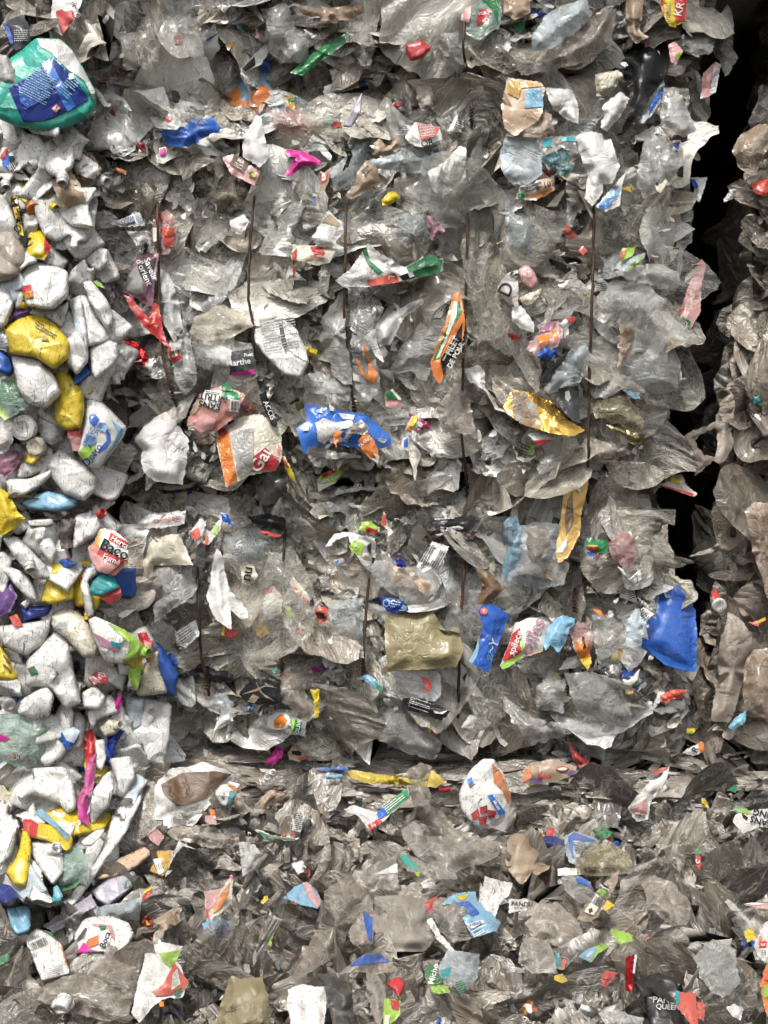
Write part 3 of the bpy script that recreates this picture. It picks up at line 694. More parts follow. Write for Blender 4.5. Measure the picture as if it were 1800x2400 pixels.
H(0,0,'printed_film','pinkish film with red print bunched by the wire','wrapper','fk:pk','1010,1400 1080,1350 1150,1440 1150,1560 1090,1650 1000,1640 980,1450',h=8,z=14,parts=[P('red_print','ink:r','1000,1400 1040,1380 1050,1440 1010,1450'),P('white_print','ink:w','990,1480 1030,1470 1020,1560 995,1570'),P('red_print','pr:co','1050,1470 1130,1480 1120,1600 1060,1590')])
H(0,0,'nutrition_label','pale pink sleeve with a dark brown square panel','label','pr:pk','1440,1020 1510,1000 1690,1110 1650,1205 1500,1130',z=20,parts=[P('brown_panel','ink:br','1520,1000 1622,1050 1572,1122 1488,1062'),T('MA',1560,1045,24,-28,'ink:w'),L(1545,1075,60,30,-28,3,'ink:w'),P('green_badge','ink:g','1608,1120 1635,1108 1655,1140 1620,1150'),P('yellow_badge','ink:y','1630,1125 1655,1115 1660,1145 1640,1150')])
H(0,0,'heart_wrapper','white wrapper with a red heart print in the top corner','wrapper','pr:w','340,-20 545,-20 470,150 400,232 330,180',z=4,parts=[P('red_heart','ink:r','362,75 400,60 425,75 470,60 485,105 405,228 368,130'),T('Fr',480,30,40,-70)])
H(0,0,'white_wad','little wad of white film beside the second wire','wad','pa:w','1488,1430 1580,1388 1617,1440 1560,1522 1500,1500',h=9,z=20,cr=.06)
H(0,0,'crushed_cup','dented dirty greyish cup stuck over the jug label','cup','dp:gw','-40,330 60,380 130,440 110,540 40,562 -40,560',h=20,z=44)
H(0,0,'black_carton','black carton with fine white print behind the dented cup','carton','pr:ch','10,150 150,90 190,180 200,280 100,330 60,230',h=8,z=6,parts=[L(135,230,90,80,0,6,'ink:gw'),P('blue_edge','ink:b','20,140 60,180 90,280 70,290')])
H(0,0,'brown_ball','rounded copper brown plastic ball at the photo edge','ball','hd:bw','-60,1480 80,1500 160,1600 172,1700 110,1800 30,1824 -60,1824',h=40,z=20,cr=.005)
H(0,0,'red_heart_scrap','crimson and white printed scrap by the blue bag','scrap','pr:w','1035,960 1075,950 1085,1040 1050,1060 1030,1010',z=14,parts=[P('crimson_print','ink:m','1035,965 1070,958 1075,1000 1040,1015')])
H(0,0,'printed_film','white film with red scroll above the blue bag','film','fk:w','980,760 1120,740 1180,800 1150,840 1010,830',z=12,parts=[P('red_scroll','ink:r','1060,755 1100,780 1115,760 1120,770 1100,795 1070,780')])
H(0,0,'printed_film','pink lettered red film strip hanging between the grey pouches','film','fk:gw','1120,230 1170,210 1200,300 1180,370 1140,300',z=16,parts=[L(1158,260,50,70,10,5,'ink:r')])
H(0,0,'black_film','shiny black film tucked under the square clear pouch','film','pr:ch','1010,600 1110,530 1150,480 1180,600 1150,680 1060,670',h=8,z=8)
H(0,0,'clear_film_roll','long twisted clear film crossing below the shiny black film','film','fm:gw','890,620 960,600 1100,690 1300,750 1440,720 1300,800 1100,780 930,700',h=10,z=10)
H(0,0,'newsprint_card','white card with dark printed square at the top seam','card','pr:w','1560,450 1640,360 1750,260 1760,300 1690,420 1580,470',z=4,parts=[P('black_panel','ink:k','1568,445 1650,365 1655,420 1590,465')])
H(0,0,'green_scrap','bright green scrap at the very top of the picture','scrap','pr:g','550,-20 640,-20 630,25 560,30',z=6)
# ---- crop (1,0)
H(1,0,'kraft_bag','wide brown kraft bag across the top of the bale','bag','pr:tn','240,20 400,60 560,40 690,30 700,80 620,130 430,135 300,90',h=16,z=10)
H(1,0,'green_strip','long dark green glossy strip under the kraft bag','strip','pr:g','220,470 400,320 600,205 612,262 500,340 300,492',h=8,z=16)
H(1,0,'red_cap','dented bright red bottle cap in the top bale','cap','hd:r','965,290 1070,255 1140,310 1080,375 1000,396 975,345',h=18,z=22,cr=.06)
H(1,0,'grey_film_strip','broad soiled film strip hanging down across the top seam','film strip','fk:bw','765,180 900,310 1000,420 1040,540 1080,640 1000,690 920,640 840,440 780,360',h=12,z=36)
H(1,0,'fringed_film','frayed tan film end below the hanging soiled strip','film','dp:bw','1040,560 1140,560 1160,640 1150,700 1080,720 1040,650',h=6,z=30,cr=.07)
H(1,0,'juice_packet','clear packet with green edge and red corner print','packet','fk:mt','1310,130 1340,40 1460,-10 1590,-10 1580,180 1450,260 1370,220',h=14,z=18,parts=[P('red_corner','pr:r','1450,60 1535,60 1500,120 1435,175 1430,110'),P('green_edge','pr:g','1460,0 1570,-5 1570,170 1535,60'),P('pink_field','pr:pk','1345,50 1400,30 1380,150 1325,130'),T('VISION',1485,82,22,10,'ink:w')])
H(1,0,'snack_pouch','twisted foil pouch with yellow and red end hanging at the seam','pouch','pa:gw','1380,330 1490,260 1550,330 1520,400 1400,510 1390,700 1380,815 1360,760 1350,560 1370,430',h=8,z=40,parts=[P('yellow_end','pr:y','1485,262 1512,275 1558,380 1528,398 1520,330'),P('red_mark','ink:r','1510,285 1540,310 1552,350 1530,335')])
H(1,0,'printed_scrap','white scrap with yellow field and blue mark in the seam','scrap','pr:w','440,560 560,520 680,490 740,540 560,600 440,618',z=30,parts=[P('yellow_field','pr:y','545,535 660,510 670,550 570,585'),P('blue_mark','ink:b','660,530 720,520 700,560 670,560'),P('red_mark','ink:r','660,495 700,500 705,525 670,520')])
H(1,0,'blue_shard','pale blue pointed plastic shard sticking out of the seam','shard','hd:lv','555,822 660,640 688,598 682,720 620,826',h=3,z=38)
H(1,0,'pink_film','pink tinted clear film bulging near the top of the middle bale','film','fm:pk','90,720 300,700 400,830 350,900 230,880 120,830',h=12,z=10)
H(1,0,'magenta_sheet','torn vivid magenta plastic under clear film','sheet','pr:m','180,1145 260,1020 190,1010 200,965 320,985 415,1040 420,1070 310,1075 230,1140',h=4,z=6,cr=.05)
H(1,0,'printed_film','mottled yellow green printed film beside the pink film','film','fk:cr','280,740 400,730 520,770 575,850 540,920 430,890 330,820',h=4,z=14,parts=[P('red_print','ink:co','480,790 550,790 560,820 500,830'),P('green_print','ink:mt','440,750 490,765 500,800 450,800')])
H(1,0,'orange_label','white label with orange block and large black letters','label','pa:w','970,885 1030,790 1190,825 1210,900 1080,955 1000,930',h=4,z=24,parts=[P('orange_block','ink:co','1042,792 1190,828 1150,890 1068,908'),L(1110,845,100,80,-5,8,'ink:w'),T('OR',1110,928,42,12)])
H(1,0,'blue_grey_film','twisted pale blue grey film strip lying across the white letters','film strip','fk:pb','710,1040 850,1015 1000,960 1150,970 1225,1070 1100,1135 900,1110 780,1085',h=12,z=28)
H(1,0,'text_label','crumpled white label covered with printed lines and a brown corner','label','pa:w','1115,1110 1210,1050 1320,945 1362,960 1355,1150 1300,1225 1180,1285 1130,1200',h=10,z=34,cr=.02,parts=[L(1265,1120,170,150,72,13,'ink:ch'),T('Metrechip',1190,1190,34,84),P('brown_corner','pr:br','1200,1000 1300,905 1306,945 1220,1040')])
H(1,0,'tan_box','folded tan cardboard box flap with black scribble','box flap','pr:tn','575,1270 640,1190 655,1120 710,1040 790,1090 802,1190 700,1245 640,1285',h=14,z=26,parts=[L(720,1110,60,60,40,4,'ink:ch')])
H(1,0,'tan_chunk','jagged beige foam chunk above the tan box flap','chunk','pa:tn','760,930 805,895 850,950 930,868 932,945 860,1005 770,1015',h=8,z=22,cr=.07)
H(1,0,'black_strap','curved black rubber strap in front of the film','strap','pr:k','540,880 572,890 625,1000 600,1080 560,1112 592,1020 560,930',h=6,z=44)
H(1,0,'yellow_wad','crumpled yellow printed wad below the tan box flap','wad','pr:y','810,1300 860,1245 900,1240 936,1282 870,1325 820,1332',h=5,z=22,cr=.08)
H(1,0,'white_box_piece','white square box piece open over tan inside','box flap','pa:w','355,1540 470,1362 560,1442 560,1500 500,1610 400,1590',h=6,z=18,parts=[P('tan_inside','pr:tn','420,1440 475,1385 545,1445 540,1470 470,1450')])
H(1,0,'yellow_packet','pale yellow packet with red lettering marks beside the wire','packet','pr:cr','230,1680 240,1585 400,1590 520,1612 480,1700 400,1720',h=6,z=24,parts=[P('red_print','ink:r','350,1600 420,1590 450,1640 380,1650'),P('red_print','ink:r','232,1640 265,1610 260,1680 236,1690'),L(400,1650,90,60,-10,3,'ink:r')])
H(1,0,'mauve_scrap','dull mauve triangular scrap beside the round clear wrap','scrap','dp:mv','1088,1378 1180,1430 1225,1500 1140,1565',h=5,z=24)
H(1,0,'clear_wrap','rounded clear wrap bulging like a bowl','wrap','fm:pb','870,1500 950,1390 1100,1375 1140,1520 1080,1590 980,1610',h=22,z=14)
H(1,0,'orange_strip','narrow orange and tan printed strip by the first clear fold','strip','pr:tn','405,1285 430,1130 490,1080 470,1180 430,1260',z=16,parts=[P('orange_print','pr:co','412,1200 430,1125 470,1110 450,1170')])
H(1,0,'grey_sheet','big soft grey bag with long folds under the top edge','bag','fk:gw','30,60 200,20 260,180 350,250 330,420 230,400 100,250',h=18,z=12)
H(1,0,'grey_sheet','large grey film fold behind the red cap','bag','fk:gy','860,120 1100,90 1290,130 1360,430 1300,480 1200,330 1080,170 900,190',h=18,z=6)
H(1,0,'clear_wrap','upright clear film sleeve beside the hanging soiled strip','wrap','fm:gw','600,150 720,130 770,300 740,430 680,430 620,280',h=10,z=16)
H(1,0,'white_scrap','small bright white foil scrap under the seam','scrap','pa:pb','80,680 180,650 205,690 150,705 95,700',h=4,z=30)
H(1,0,'clear_wrap','clear wrap with wide folds between strap and grey shards','wrap','fm:pb','480,1100 600,1000 700,860 780,900 720,1040 620,1190 500,1250',h=10,z=8)
H(1,0,'clear_wrap','long clear wrap stretched beneath the crumpled text label','wrap','fm:gw','900,1150 1110,1130 1180,1280 1360,1300 1360,1480 1200,1490 1000,1380 860,1260',h=14,z=10)
# ---- crop (2,0)
H(2,0,'blue_white_bag','big pale silvery bag hanging over the middle bale','bag','fk:pb','120,330 130,240 210,100 320,40 480,-20 510,90 440,180 300,290 200,330',h=30,z=34,cr=.02)
H(2,0,'grey_bag','long brown grey bag slumped under the silvery bag','bag','fk:bw','-20,330 150,320 300,290 450,180 600,40 680,60 640,300 480,400 250,460 60,490 -20,400',h=26,z=14)
H(2,0,'black_bag','large torn glossy black bag spilling down the bale corner','bag','pr:k','550,390 700,290 850,250 980,250 1020,350 1020,420 980,520 900,620 820,780 720,870 680,880 760,600 720,480 560,430',h=16,z=62,cr=.04)
H(2,0,'cream_tissue','crumpled cream tissue beside the glossy black bag','tissue','pa:cr','535,480 690,455 722,490 650,600 550,625',h=10,z=66,cr=.05)
H(2,0,'gold_sheet','flat gold tinted sheet catching light at the top of the bale','sheet','pr:pe','-70,690 -30,500 190,535 215,570 200,640 200,720 170,780 20,880 -50,830',h=6,z=52,cr=.02,parts=[P('blue_tissue','pa:lb','88,580 190,568 205,690 80,700'),P('gold_print','pr:gd','-20,520 180,545 190,560 60,570 40,640 -30,600')])  # gold patch paints light caught by the tan sheet
H(2,0,'gold_sheet','orange tinted film flap hanging from the gold sheet','sheet','fk:pe','30,800 170,770 200,720 255,740 275,850 180,895 20,885',h=6,z=28)
H(2,0,'speckled_sheet','large pale blue sheet covered with black speckled print','sheet','pa:pb','-80,1000 -40,880 165,895 195,1000 200,1130 100,1200 0,1190 -70,1110',h=8,z=26,parts=[L(90,1020,150,130,-25,9,'ink:gy')])
H(2,0,'teal_sheet','square teal plastic sheet beside the speckled print','sheet','fk:t','188,1015 350,968 412,1110 330,1130 240,1120',h=4,z=36)
H(2,0,'clear_wrap','clear film with teal corner between gold and speckled sheets','wrap','fm:gw','160,890 410,880 430,1000 330,960 200,1010',z=34,h=6,parts=[P('teal_print','pr:t','205,900 260,900 250,950 210,950'),P('teal_print','pr:t','320,885 400,885 405,915 325,915')])
H(2,0,'white_bag','draped white bag shaped like a limp glove','bag','pa:w','415,880 510,850 580,860 600,905 640,900 700,1080 650,1190 590,1190 590,1250 520,1335 470,1285 490,1130 430,980',h=16,z=38,cr=.03)
H(2,0,'snack_wrapper','tan snack wrapper with dark band and printed numbers','wrapper','pr:pe','20,1290 60,1190 270,1145 276,1230 150,1300',h=12,z=38,parts=[P('dark_band','pr:k','50,1215 190,1175 195,1205 60,1250'),P('green_mark','pr:g','35,1240 80,1230 80,1290 40,1290'),P('brown_print','pr:o','150,1270 260,1220 262,1238 160,1290'),T('102',240,1195,38,14),T('2',165,1215,40,14,'ink:k')])
H(2,0,'ribbed_film','bundle of white ribbed film beside the black bag','film','pa:w','575,830 590,680 700,595 765,640 700,760 615,855',h=14,z=34,cr=.07)
H(2,0,'ribbed_film','crumpled white film flap above the limp white bag','film','pa:w','210,565 390,580 432,690 432,805 350,770 260,700',h=10,z=30,cr=.06)
H(2,0,'blue_print_scrap','white scrap with light blue lettering under the limp bag','scrap','pr:w','540,1340 690,1168 735,1120 712,1210 700,1330 612,1372',z=44,parts=[P('blue_print','pr:lb','560,1330 640,1240 700,1200 690,1260 610,1350'),P('blue_print','ink:sb','555,1340 600,1310 600,1360'),P('purple_print','ink:vi','650,1215 690,1200 670,1240'),L(650,1300,80,60,30,4,'ink:b')])
H(2,0,'candy_wrapper','yellow and red wrapper with white capitals at the top edge','wrapper','pr:y','960,-20 1135,-20 1122,130 1062,175 1020,170 970,80',h=8,z=20,parts=[P('red_field','pr:r','1050,-15 1135,-15 1120,132 1062,140'),T('KR',1085,60,52,75,'ink:w'),L(1015,80,30,100,0,9,'ink:ch'),P('red_edge','ink:r','962,-10 980,-10 985,90 972,80')])
H(2,0,'pink_sleeve','pink folded sleeve with a white edge high on the bale corner','sleeve','pr:pk','1220,640 1238,475 1318,400 1358,420 1330,520 1300,615',h=8,z=18,parts=[P('white_edge','pa:w','1310,420 1352,430 1320,600 1285,610 1300,480')])
H(2,0,'clear_bag','clear folded bag corner with dewy surface','bag','fk:gw','960,760 980,575 1045,560 1110,640 1200,850 1110,888 1010,830',h=12,z=24)
H(2,0,'blue_print_film','narrow film with blue brush print beside the dewy bag corner','film','fk:pb','840,740 980,470 992,560 950,670 900,760 850,800',h=5,z=30,parts=[P('blue_print','pr:b','915,640 980,560 978,600 940,665 885,745 895,690')])
H(2,0,'cream_scrap','small cream card scrap with a black dot','scrap','pr:cr','925,1192 1000,1158 1012,1180 962,1250 938,1240',z=30,parts=[P('dot','ink:k','930,1180 950,1180 950,1200 932,1200')])
H(2,0,'panda_print','black and cream printed scrap beside the cream card','scrap','pr:cr','1000,1205 1112,1050 1112,1160 1070,1172 1040,1190',z=24,parts=[P('black_print','ink:k','1060,1100 1110,1070 1110,1150 1070,1140')])
H(2,0,'green_letter_bag','clear bag edge with large dark green letters','bag','fk:gw','1065,1600 1085,1450 1105,1240 1155,1180 1175,1400 1160,1570 1105,1640',h=12,z=20,parts=[T('FO',1118,1475,62,6,'ink:g'),L(1115,1535,80,30,4,2,'ink:g')])
H(2,0,'tan_bag','crumpled tan bag jutting from the far bale','bag','fk:tn','1420,975 1480,880 1600,800 1680,810 1680,900 1640,1000 1580,1135 1540,1130 1460,1075',h=20,z=40,cr=.05)
H(2,0,'coral_scrap','coral red scrap sticking out of the far bale','scrap','pr:co','1550,1180 1680,1155 1645,1275 1565,1245',h=6,z=30,cr=.06)
H(2,0,'blue_white_scrap','white scrap with bright blue corner at the bale edge','scrap','pr:w','1150,1150 1267,1150 1215,1315 1175,1280 1180,1220',h=4,z=20,parts=[P('blue_corner','pr:sb','1150,1155 1187,1165 1210,1210 1187,1225')])
H(2,0,'brown_bag','brown bag strips dangling over the black bag','bag','dp:tn','735,-20 855,-20 832,200 885,240 800,285 745,200',h=12,z=24)
H(2,0,'kraft_corner','kraft brown corner at the top beside the silvery bag','bag','pr:tn','-60,-20 110,-20 120,80 20,130 -50,90',h=12,z=8)
H(2,0,'large_film','large cloudy film sheet under the white bag beside black print','film','fm:gw','820,1060 860,900 960,870 1110,960 1110,1060 1000,1200 860,1290 810,1200',h=16,z=20)
H(2,0,'large_film','clear sheet with crisp folds hanging near the third wire','film','fm:pb','-40,1340 130,1370 290,1480 270,1600 120,1690 -20,1600 -50,1450',h=14,z=20)
H(2,0,'clear_bag','translucent bag heap at the upper bale end','bag','fk:gw','1060,270 1200,180 1300,120 1340,220 1300,350 1180,350 1080,310',h=16,z=20)
H(2,0,'clear_bag','tall translucent bag fold hanging at the bale corner','bag','fk:gw','1310,160 1400,20 1440,150 1430,320 1470,380 1380,500 1310,340',h=16,z=10)
H(2,0,'white_scrap','white shred by the clear sheet with crisp folds','scrap','pa:w','1370,1290 1480,1160 1500,1180 1430,1290 1375,1310',z=10)
H(2,0,'green_red_scrap','lime and red scrap beside the longest wire','scrap','pr:lg','700,1660 715,1610 800,1600 780,1660 705,1690',h=3,z=26,parts=[P('red_end','pr:r','700,1665 712,1625 740,1615 715,1680')])
H(2,0,'coral_scrap','little coral scrap at the wire under the limp bag','scrap','pr:co','428,1620 460,1592 488,1620 460,1655',h=3,z=26)
H(2,0,'green_print','small scrap with red green print under the black bag','scrap','pr:pk','1010,290 1060,270 1110,330 1060,420 1030,400',h=5,z=24,parts=[P('green_print','pr:lg','1060,350 1110,330 1070,390')])
# ---- crop (0,1)
H(0,1,'white_bottle','flat dirty white bottle base with a torn ribbed top','bottle','hd:w','120,60 180,15 440,90 445,260 340,350 170,325 118,150',h=24,z=30,cr=.02,parts=[P('red_print','pr:r','135,200 200,185 205,225 145,240'),P('yellow_tag','pr:y','150,236 214,225 212,268 155,282'),T('Royal\nForest',184,250,20,8,'ink:r')])
H(0,1,'white_bottle','white bottle panel leaning below the ribbed bottle','bottle','hd:w','220,350 345,350 440,290 445,330 400,470 300,400',h=12,z=12)
H(0,1,'white_bottle','curved white shell like a seashell on the bale edge','bottle','hd:w','530,168 590,155 700,290 735,380 720,482 690,480 640,400 570,280',h=18,z=28,cr=.02)
H(0,1,'white_bottle','white strip with pale blue edge behind the shell','bottle','hd:w','440,290 520,250 545,330 565,500 575,680 500,775 420,690 410,560 490,480',h=20,z=20,cr=.03,parts=[P('pale_edge','hd:pb','445,290 470,300 545,520 545,560 500,500')])
H(0,1,'white_bottle','broad white bottle side under the shell','bottle','hd:w','500,230 560,250 640,400 700,500 690,560 600,600 560,480',h=14,z=14)
H(0,1,'white_bottle','white bottle end with stepped folds beside the red crumple','bottle','hd:w','570,590 680,530 760,560 762,680 620,806 590,760',h=20,z=26,cr=.02)
H(0,1,'white_flake','translucent pale flake between bottle end and red crumple','flake','fk:w','700,540 760,520 826,640 820,680 760,640',h=4,z=30)
H(0,1,'yellow_bottle','large bright yellow bottle with a recycling triangle','bottle','hd:y','15,470 130,390 250,372 360,440 455,560 445,660 350,738 230,660 60,635 40,560',h=34,z=32,cr=.018,parts=[L(300,480,150,50,-30,3,'ink:ch'),P('triangle_mark','ink:ol','262,548 290,510 322,552'),P('triangle_hole','hd:y','274,543 290,522 308,545')])
H(0,1,'yellow_bottle','long yellow bottle with red cap under the white one','bottle','hd:y','345,740 410,705 480,800 540,880 548,1000 520,1125 430,1132 355,1080 350,950',h=32,z=30,cr=.012,parts=[P('red_collar','hd:r','428,1130 522,1122 526,1180 448,1182'),P('clear_nozzle','hd:pk','452,1178 520,1172 532,1268 472,1262')])
H(0,1,'white_bottle','clean white bottle bottom overlapping both yellow bottles','bottle','hd:w','65,650 150,622 260,660 345,760 402,890 300,992 180,960 110,860 85,740',h=32,z=44,cr=.012)
H(0,1,'green_box','grey green translucent box printed with fine lines','box','fk:mt','-40,750 40,722 208,960 60,1052 -40,1000',h=12,z=48,cr=.01,parts=[L(60,890,130,170,-8,13,'ink:g'),P('green_edge','pr:lg','-30,1000 0,975 60,1050 30,1065')])
H(0,1,'dark_blue_bottle','deep blue bottle shoulder at the photo edge','bottle','hd:b','-60,600 0,605 60,650 92,740 60,785 -60,740',h=30,z=34)
H(0,1,'grey_jar','small grey translucent jar above the blue shoulder','jar','fk:pb','-40,480 60,485 108,520 105,580 40,620 -40,590',h=16,z=36)
H(0,1,'yellow_bottle','yellow bottle edge peeping under the white bottle end','bottle','hd:y','555,905 600,850 735,700 748,740 690,820 590,895',h=8,z=6)
H(0,1,'round_lid','round white jar lid standing on edge','lid','hd:w','80,1080 180,1048 238,1095 228,1180 160,1200 95,1170',h=12,z=34,parts=[K(155,1115,80,'hd:w',(-.15,.15),'lid_top',.3)])
H(0,1,'yellow_bottle','small yellow bottle topped by a wide cream cap','bottle','hd:y','160,1340 185,1230 240,1148 262,1300 212,1358',h=16,z=38,parts=[K(234,1232,58,'hd:cr',(-.1,.1),'cap',.4)])
H(0,1,'cleaner_bottle','white cleaner bottle with blue bubbles and a green label','bottle','hd:w','545,930 600,905 660,940 760,1040 822,1110 800,1175 700,1310 640,1385 575,1370 500,1275 530,1150 550,1050',h=34,z=34,cr=.01,parts=[
 P('label','pr:w','550,1000 600,960 700,1010 800,1120 790,1170 640,1375 580,1365 505,1275 535,1150'),P('blue_swoosh','pr:b','690,1130 715,1150 720,1200 690,1250 640,1280 650,1240 690,1200'),P('blue_field','pr:lb','720,1060 800,1125 790,1170 700,1300 650,1370 740,1220 760,1140'),
 P('bubble','pr:sb','575,1030 610,1020 640,1050 620,1090 580,1085'),P('bubble','pr:lb','640,1085 680,1080 705,1110 680,1145 645,1130'),P('bubble_shine','ink:w','590,1040 606,1036 604,1050 592,1054'),P('green_label','pr:lg','510,1272 560,1210 622,1240 595,1335 540,1322'),P('pale_band','pr:mt','555,1150 625,1185 600,1235 535,1210'),
 T('LIMESCALE\nREMOVER',605,1150,30,62,'ink:b'),T('Detto',600,1290,50,52,'ink:nv')])
H(0,1,'white_wad','crumpled white paper wad beside the yellow bottle neck','wad','pa:w','230,1060 300,1010 400,1100 405,1190 340,1230 270,1180',h=12,z=30,cr=.07)
H(0,1,'white_bottle','rounded white bottle bottom with a stepped shoulder','bottle','hd:w','270,1340 380,1240 510,1330 560,1350 625,1430 620,1520 545,1592 420,1545 330,1440',h=30,z=36,cr=.015)
H(0,1,'white_bottle','long curled white panel under the purple scraps','bottle','hd:w','35,1445 200,1440 345,1370 330,1430 250,1500 150,1555 50,1560',h=18,z=38,cr=.03)
H(0,1,'white_bottle','short white shell over the curled panel','bottle','hd:w','130,1345 240,1290 320,1370 200,1430 110,1440',h=12,z=28)
H(0,1,'blue_bottle','flattened pale blue bottle under the curled panel','bottle','hd:lb','110,1600 300,1520 420,1550 512,1572 480,1632 380,1658 200,1642',h=14,z=32)
H(0,1,'white_bottle','upright dirty white bottle side below the brown ball','bottle','hd:w','-40,160 80,165 98,310 40,440 10,475 -40,470',h=22,z=24)
H(0,1,'grey_bottle','small grey bottle wedged between white bottles','bottle','hd:gw','85,180 140,150 165,250 150,330 100,350',h=14,z=16)
H(0,1,'purple_scrap','crumpled dark purple scrap above the yellow bottle','scrap','pr:vi','60,400 110,345 210,340 190,375 110,410',h=6,z=22)
H(0,1,'purple_scrap','tangle of maroon and purple film beside the cream cap','scrap','pr:mv','-20,1290 100,1255 148,1280 110,1370 40,1440 -20,1400',h=6,z=28,cr=.08)
H(0,1,'dirty_bottle','grimy tan bottle neck at the photo edge','bottle','dp:w','-40,1000 30,1010 85,1110 85,1200 40,1265 -40,1260',h=20,z=34)
H(0,1,'white_paper','wrinkled bright white paper sheet in front of the wire end','sheet','pa:w','872,1192 920,1120 1000,1050 1075,1008 1165,1110 1225,1200 1210,1330 1182,1482 1060,1470 990,1452 930,1400 912,1320 922,1260',h=9,z=40,cr=.02)
H(0,1,'yellow_bottle','pale yellow translucent bottle under the white paper','bottle','hd:cr','985,1455 1050,1470 1180,1485 1290,1425 1310,1440 1250,1500 1100,1525 1000,1510',h=14,z=22,parts=[P('printed_panel','pr:ol','1180,1340 1290,1320 1300,1400 1190,1470')])
H(0,1,'meat_pack','ham pack with pink slices and an upside down white label','pack','pr:ft','1210,1100 1230,1020 1290,895 1450,835 1590,895 1530,1040 1410,1130 1300,1155',h=14,z=30,cr=.02,parts=[P('grass_print','pr:g','1440,850 1560,890 1540,940 1440,920'),P('bread_edge','pr:tn','1240,1010 1290,900 1310,900 1290,990 1250,1030'),P('pink_slice','pr:pk','1225,1085 1320,1020 1400,1060 1380,1120 1300,1145'),P('white_label','ink:w','1330,868 1440,880 1412,1002 1290,950'),P('green_band','pr:g','1430,850 1480,805 1520,880 1440,870'),
 T('SANS\nNITRITE',1362,940,44,170),L(1380,890,90,22,-8,2,'ink:k'),P('barcode_panel','ink:w','1495,925 1555,935 1545,1012 1488,1005'),L(1522,970,50,62,-5,1,'ink:k',True),L(1240,1110,40,40,-5,4,'ink:w')])
H(0,1,'meat_pack','carton sleeve with orange edge and large red lettering','pack','pr:cr','1400,1185 1425,1100 1500,1060 1680,1020 1820,1120 1830,1300 1790,1390 1620,1420 1465,1505',h=16,z=30,cr=.018,parts=[P('orange_edge','pr:o','1402,1178 1478,1135 1536,1458 1465,1498'),P('seal','ink:r','1440,1112 1468,1122 1470,1155 1440,1172 1415,1155 1415,1125'),P('red_field','pr:r','1630,1310 1720,1240 1810,1330 1790,1385 1640,1400'),T('Gai',1690,1325,84,58,'ink:w'),T('NATURE',1800,1300,28,75,'ink:r'),P('clear_window','fk:gw','1490,1140 1640,1090 1640,1380 1545,1440'),P('blue_mark','ink:nv','1470,1075 1520,1062 1515,1075 1480,1095')])
H(0,1,'long_wrapper','long mauve wrapper with slate label hanging on the wire','wrapper','pr:mv','800,232 850,110 890,-10 1030,-20 1000,200 990,330 950,320 880,270',h=9,z=26,cr=.03,parts=[P('grey_panel','pr:gy','830,130 905,40 930,240 880,250 815,215'),P('slate_label','pr:ch','890,60 1012,10 990,110 965,205 905,120'),T('Saveur\nd\'orient',955,95,42,-66,'ink:w')])
H(0,1,'red_strip','narrow crimson strip folded around the wire','strip','pr:r','800,248 850,270 960,400 1000,300 1030,320 1060,500 1100,598 1060,570 940,465 850,350',h=6,z=30,parts=[T('A V A',990,430,26,-50,'ink:gd'),T('VIA',1020,350,20,70,'ink:gd')])
H(0,1,'white_wrapper','white inner wrapper creased down the wire','wrapper','pa:gw','1010,90 1060,45 1120,170 1160,300 1185,470 1130,560 1040,405 1000,260',h=8,z=22,cr=.04)
H(0,1,'flag_tag','small clear tag with a red ring and flag colours','tag','fk:w','1085,600 1120,560 1170,570 1175,680 1130,698 1090,660',h=4,z=34,parts=[P('red_ring','ink:r','1090,600 1105,590 1120,650 1170,640 1172,670 1125,692 1100,660'),P('green_flag','ink:g','1115,618 1128,615 1140,655 1122,655'),P('red_flag','ink:r','1148,610 1162,606 1165,645 1152,648')])
H(0,1,'red_wad','crumpled glossy crimson wad beside white translucent flake','wad','fo:r','795,540 890,560 965,660 940,712 868,702 850,660',h=12,z=28,cr=.08)
H(0,1,'film_cone','dusty clear triangular tray lid beside the second wire','tray','fk:cr','1218,500 1260,400 1400,295 1520,345 1645,450 1500,530 1330,552',h=18,z=28,cr=.02)
H(0,1,'meat_tray','clear tray with a black label and silvery film','tray','fm:gw','1220,560 1340,565 1640,560 1668,780 1550,812 1400,765 1270,690',h=24,z=24,parts=[P('silver_film','pa:gw','1310,590 1400,568 1510,612 1500,722 1375,700'),P('black_label','pr:ch','1500,620 1642,598 1662,740 1488,772'),P('pink_edge','pr:m','1500,755 1655,735 1650,765 1510,780'),T('Marthe',1545,690,40,8,'ink:w'),T('Fuet',1610,640,24,8,'ink:w')])
H(0,1,'long_tube','long flattened grey film tube hanging beside the wrapper','film','fk:gw','1110,70 1200,60 1235,250 1215,480 1280,760 1270,830 1200,900 1130,800 1100,560 1170,500',h=14,z=16)
H(0,1,'large_film','large cloudy film sheet spread beside the white shell','film','fm:gw','560,100 700,0 820,60 790,240 850,330 1000,480 900,560 760,520 720,350 640,200',h=12,z=10)
H(0,1,'foil_scrap','torn silvery foil beneath the flag tag','scrap','fo:w','870,710 990,660 1050,640 1100,690 1080,790 1000,800 940,760',h=6,z=22,cr=.09)
H(0,1,'large_film','pointed veil of clear film hanging above the white paper','film','fk:gw','780,690 850,700 960,850 940,1000 930,1110 860,1010 800,850',h=8,z=22)
H(0,1,'yellow_bag','yellow bag corner with frayed top at the photo edge','bag','pr:y','-30,1480 60,1540 120,1660 170,1700 100,1760 -30,1840',h=16,z=44,cr=.05)
H(0,1,'striped_scrap','black and green leafy print scrap under film','scrap','pr:ch','590,160 640,140 715,220 700,262 640,220',h=3,z=14,parts=[P('green_print','ink:lg','600,160 650,170 680,210 630,195')])
